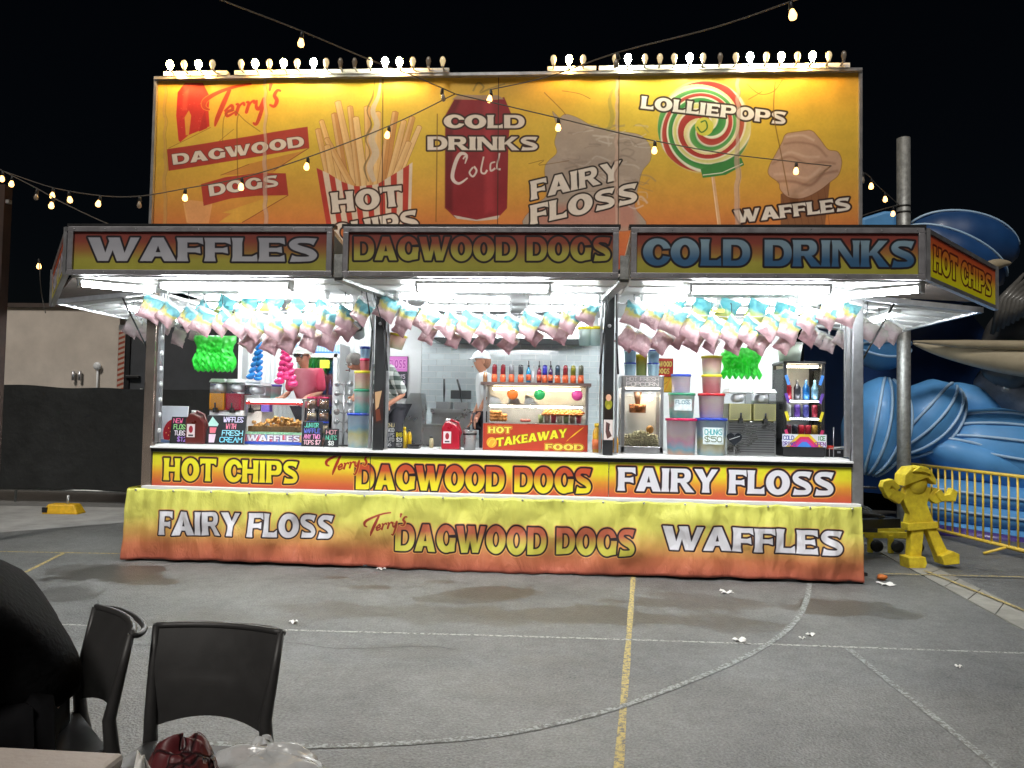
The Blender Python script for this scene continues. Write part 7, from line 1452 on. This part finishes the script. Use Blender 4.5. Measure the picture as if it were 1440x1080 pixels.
# second table carrying the wrapped food, just below the frame
t = thing('side_table', 'pale table under the wrapped food at the bottom edge', 'table', (3.25, -6.32, 0)); obj('tabletop', MB().box((0, 0, .722), (.9, .5, .036)), m_wplas, t, bevel=.01)
for sx in (-1, 1):
    for sy in (-1, 1): obj('leg', MB().tube([(sx*.4, sy*.2, 0), (sx*.39, sy*.19, .71)], .02, 8), m_wplas, t)
def scale_mat():
    m = bpy.data.materials.new('patterned_maroon_cloth'); m.use_nodes = True; n = m.node_tree.nodes; L = m.node_tree.links; b = n['Principled BSDF']; b.inputs['Roughness'].default_value = .45
    tc = n.new('ShaderNodeTexCoord'); v = n.new('ShaderNodeTexVoronoi'); v.feature = 'DISTANCE_TO_EDGE'; v.inputs['Scale'].default_value = 26; L.new(tc.outputs['Object'], v.inputs['Vector'])
    v2 = n.new('ShaderNodeTexNoise'); v2.inputs['Scale'].default_value = 7; L.new(tc.outputs['Object'], v2.inputs['Vector'])
    r = n.new('ShaderNodeValToRGB'); r.color_ramp.elements[0].color = (*lin('5A2226'), 1); r.color_ramp.elements[1].color = (*lin('8A4A38'), 1); r.color_ramp.elements[0].position = .45; r.color_ramp.elements[1].position = .65; L.new(v2.outputs['Fac'], r.inputs[0])
    r2 = n.new('ShaderNodeMapRange'); r2.inputs['From Max'].default_value = .09; L.new(v.outputs['Distance'], r2.inputs['Value'])
    mx = n.new('ShaderNodeMixRGB'); mx.inputs[1].default_value = (*lin('1E1014'), 1); L.new(r2.outputs[0], mx.inputs[0]); L.new(r.outputs[0], mx.inputs[2]); L.new(mx.outputs[0], b.inputs['Base Color'])
    bp = n.new('ShaderNodeBump'); bp.inputs['Strength'].default_value = .6; bp.inputs['Distance'].default_value = .01; L.new(r2.outputs[0], bp.inputs['Height']); L.new(bp.outputs[0], b.inputs['Normal']); return m
sy_ = -6.2
def heap(name, label, cat, px0, px1, ptop, m, seed, ry=.09, zb=.74, Y=sy_, parts=None):
    x0, x1 = X(px0, Y, ptop), X(px1, Y, ptop); zt = ZZ(ptop, Y, (px0+px1)/2)
    t = thing(name, label, cat, ((x0+x1)/2, Y, zb)); hw = (x1-x0)/2; h = zt-zb
    def fn(u, v): th = PI*v/2; ph = 2*PI*u; k = 1+.22*noise3((math.cos(ph)*1.5, math.sin(ph)*1.5, v*2+seed), 1.4)+.08*noise3((math.cos(ph)*5, math.sin(ph)*5, v*6+seed))+.10*abs(noise3((math.cos(ph)*11, math.sin(ph)*11, v*11+seed))); return (hw*math.cos(ph)*math.cos(th)**.6*k, ry*math.sin(ph)*math.cos(th)**.6*k, h*math.sin(th)*(1+.15*noise3((u*6, v*3, seed))))
    obj('wrap', MB().grid(fn, 48, 20, uv=False), m, t); return t
ht = heap('patterned_pouch', 'maroon scale patterned cloth pouch by the table corner', 'pouch', 198, 318, 1042, scale_mat(), 2, .07)
obj('fold', MB().tube([(-.08, -.06, .05), (0, -.085, .10), (.09, -.07, .06)], [.01, .02, .01], 8), scale_mat(), ht)
fm_ = mat('clear_crinkled_wrap', (.75, .77, .78), .15, 0, .1, 20, 1.0, 30, coat=.6); fm_.node_tree.nodes['Principled BSDF'].inputs['Alpha'].default_value = .6
hw_ = heap('wrapped_food', 'food tray in crinkled clear wrap at the bottom edge', 'food packet', 282, 470, 1054, fm_, 9, .08, Y=-6.05)
obj('food', MB().ball((.0, 0, .03), .06, 14, (1.6, .9, .8), jit=.2, seed=2), mat('baked_food', lin('9A6A4A'), .6, 0, .4, 30), hw_); obj('tray', MB().box((0, 0, .012), (.24, .12, .02)), m_wplas, hw_)
obj('maroon_tie', MB().ball((.135, 0, .05), .03, 10, (1, .6, 1.3), jit=.4), mat('maroon_label', lin('6A1E2A'), .5), hw_)
h3 = heap('torn_wrapper', 'torn clear wrapper with brown bun standing behind the clear food packet', 'wrapper', 345, 392, 1040, fm_, 5, .04, Y=-5.95)
obj('bun', MB().ball((-.03, -.01, .07), .026, 12, (1.2, .8, .7), jit=.3), mat('brown_bun', lin('7A5034'), .6, 0, .3, 30), h3); obj('dark_sauce', MB().ball((.02, -.02, .085), .025, 12, (1.3, .8, .5), jit=.2), m_black, h3)
h4 = heap('napkin', 'small crumpled white napkin beside the patterned pouch', 'napkin', 184, 214, 1070, lit, 12, .04, Y=-6.32)
obj('corner', MB().ball((.01, -.02, .03), .02, 8, jit=.5), lit, h4)
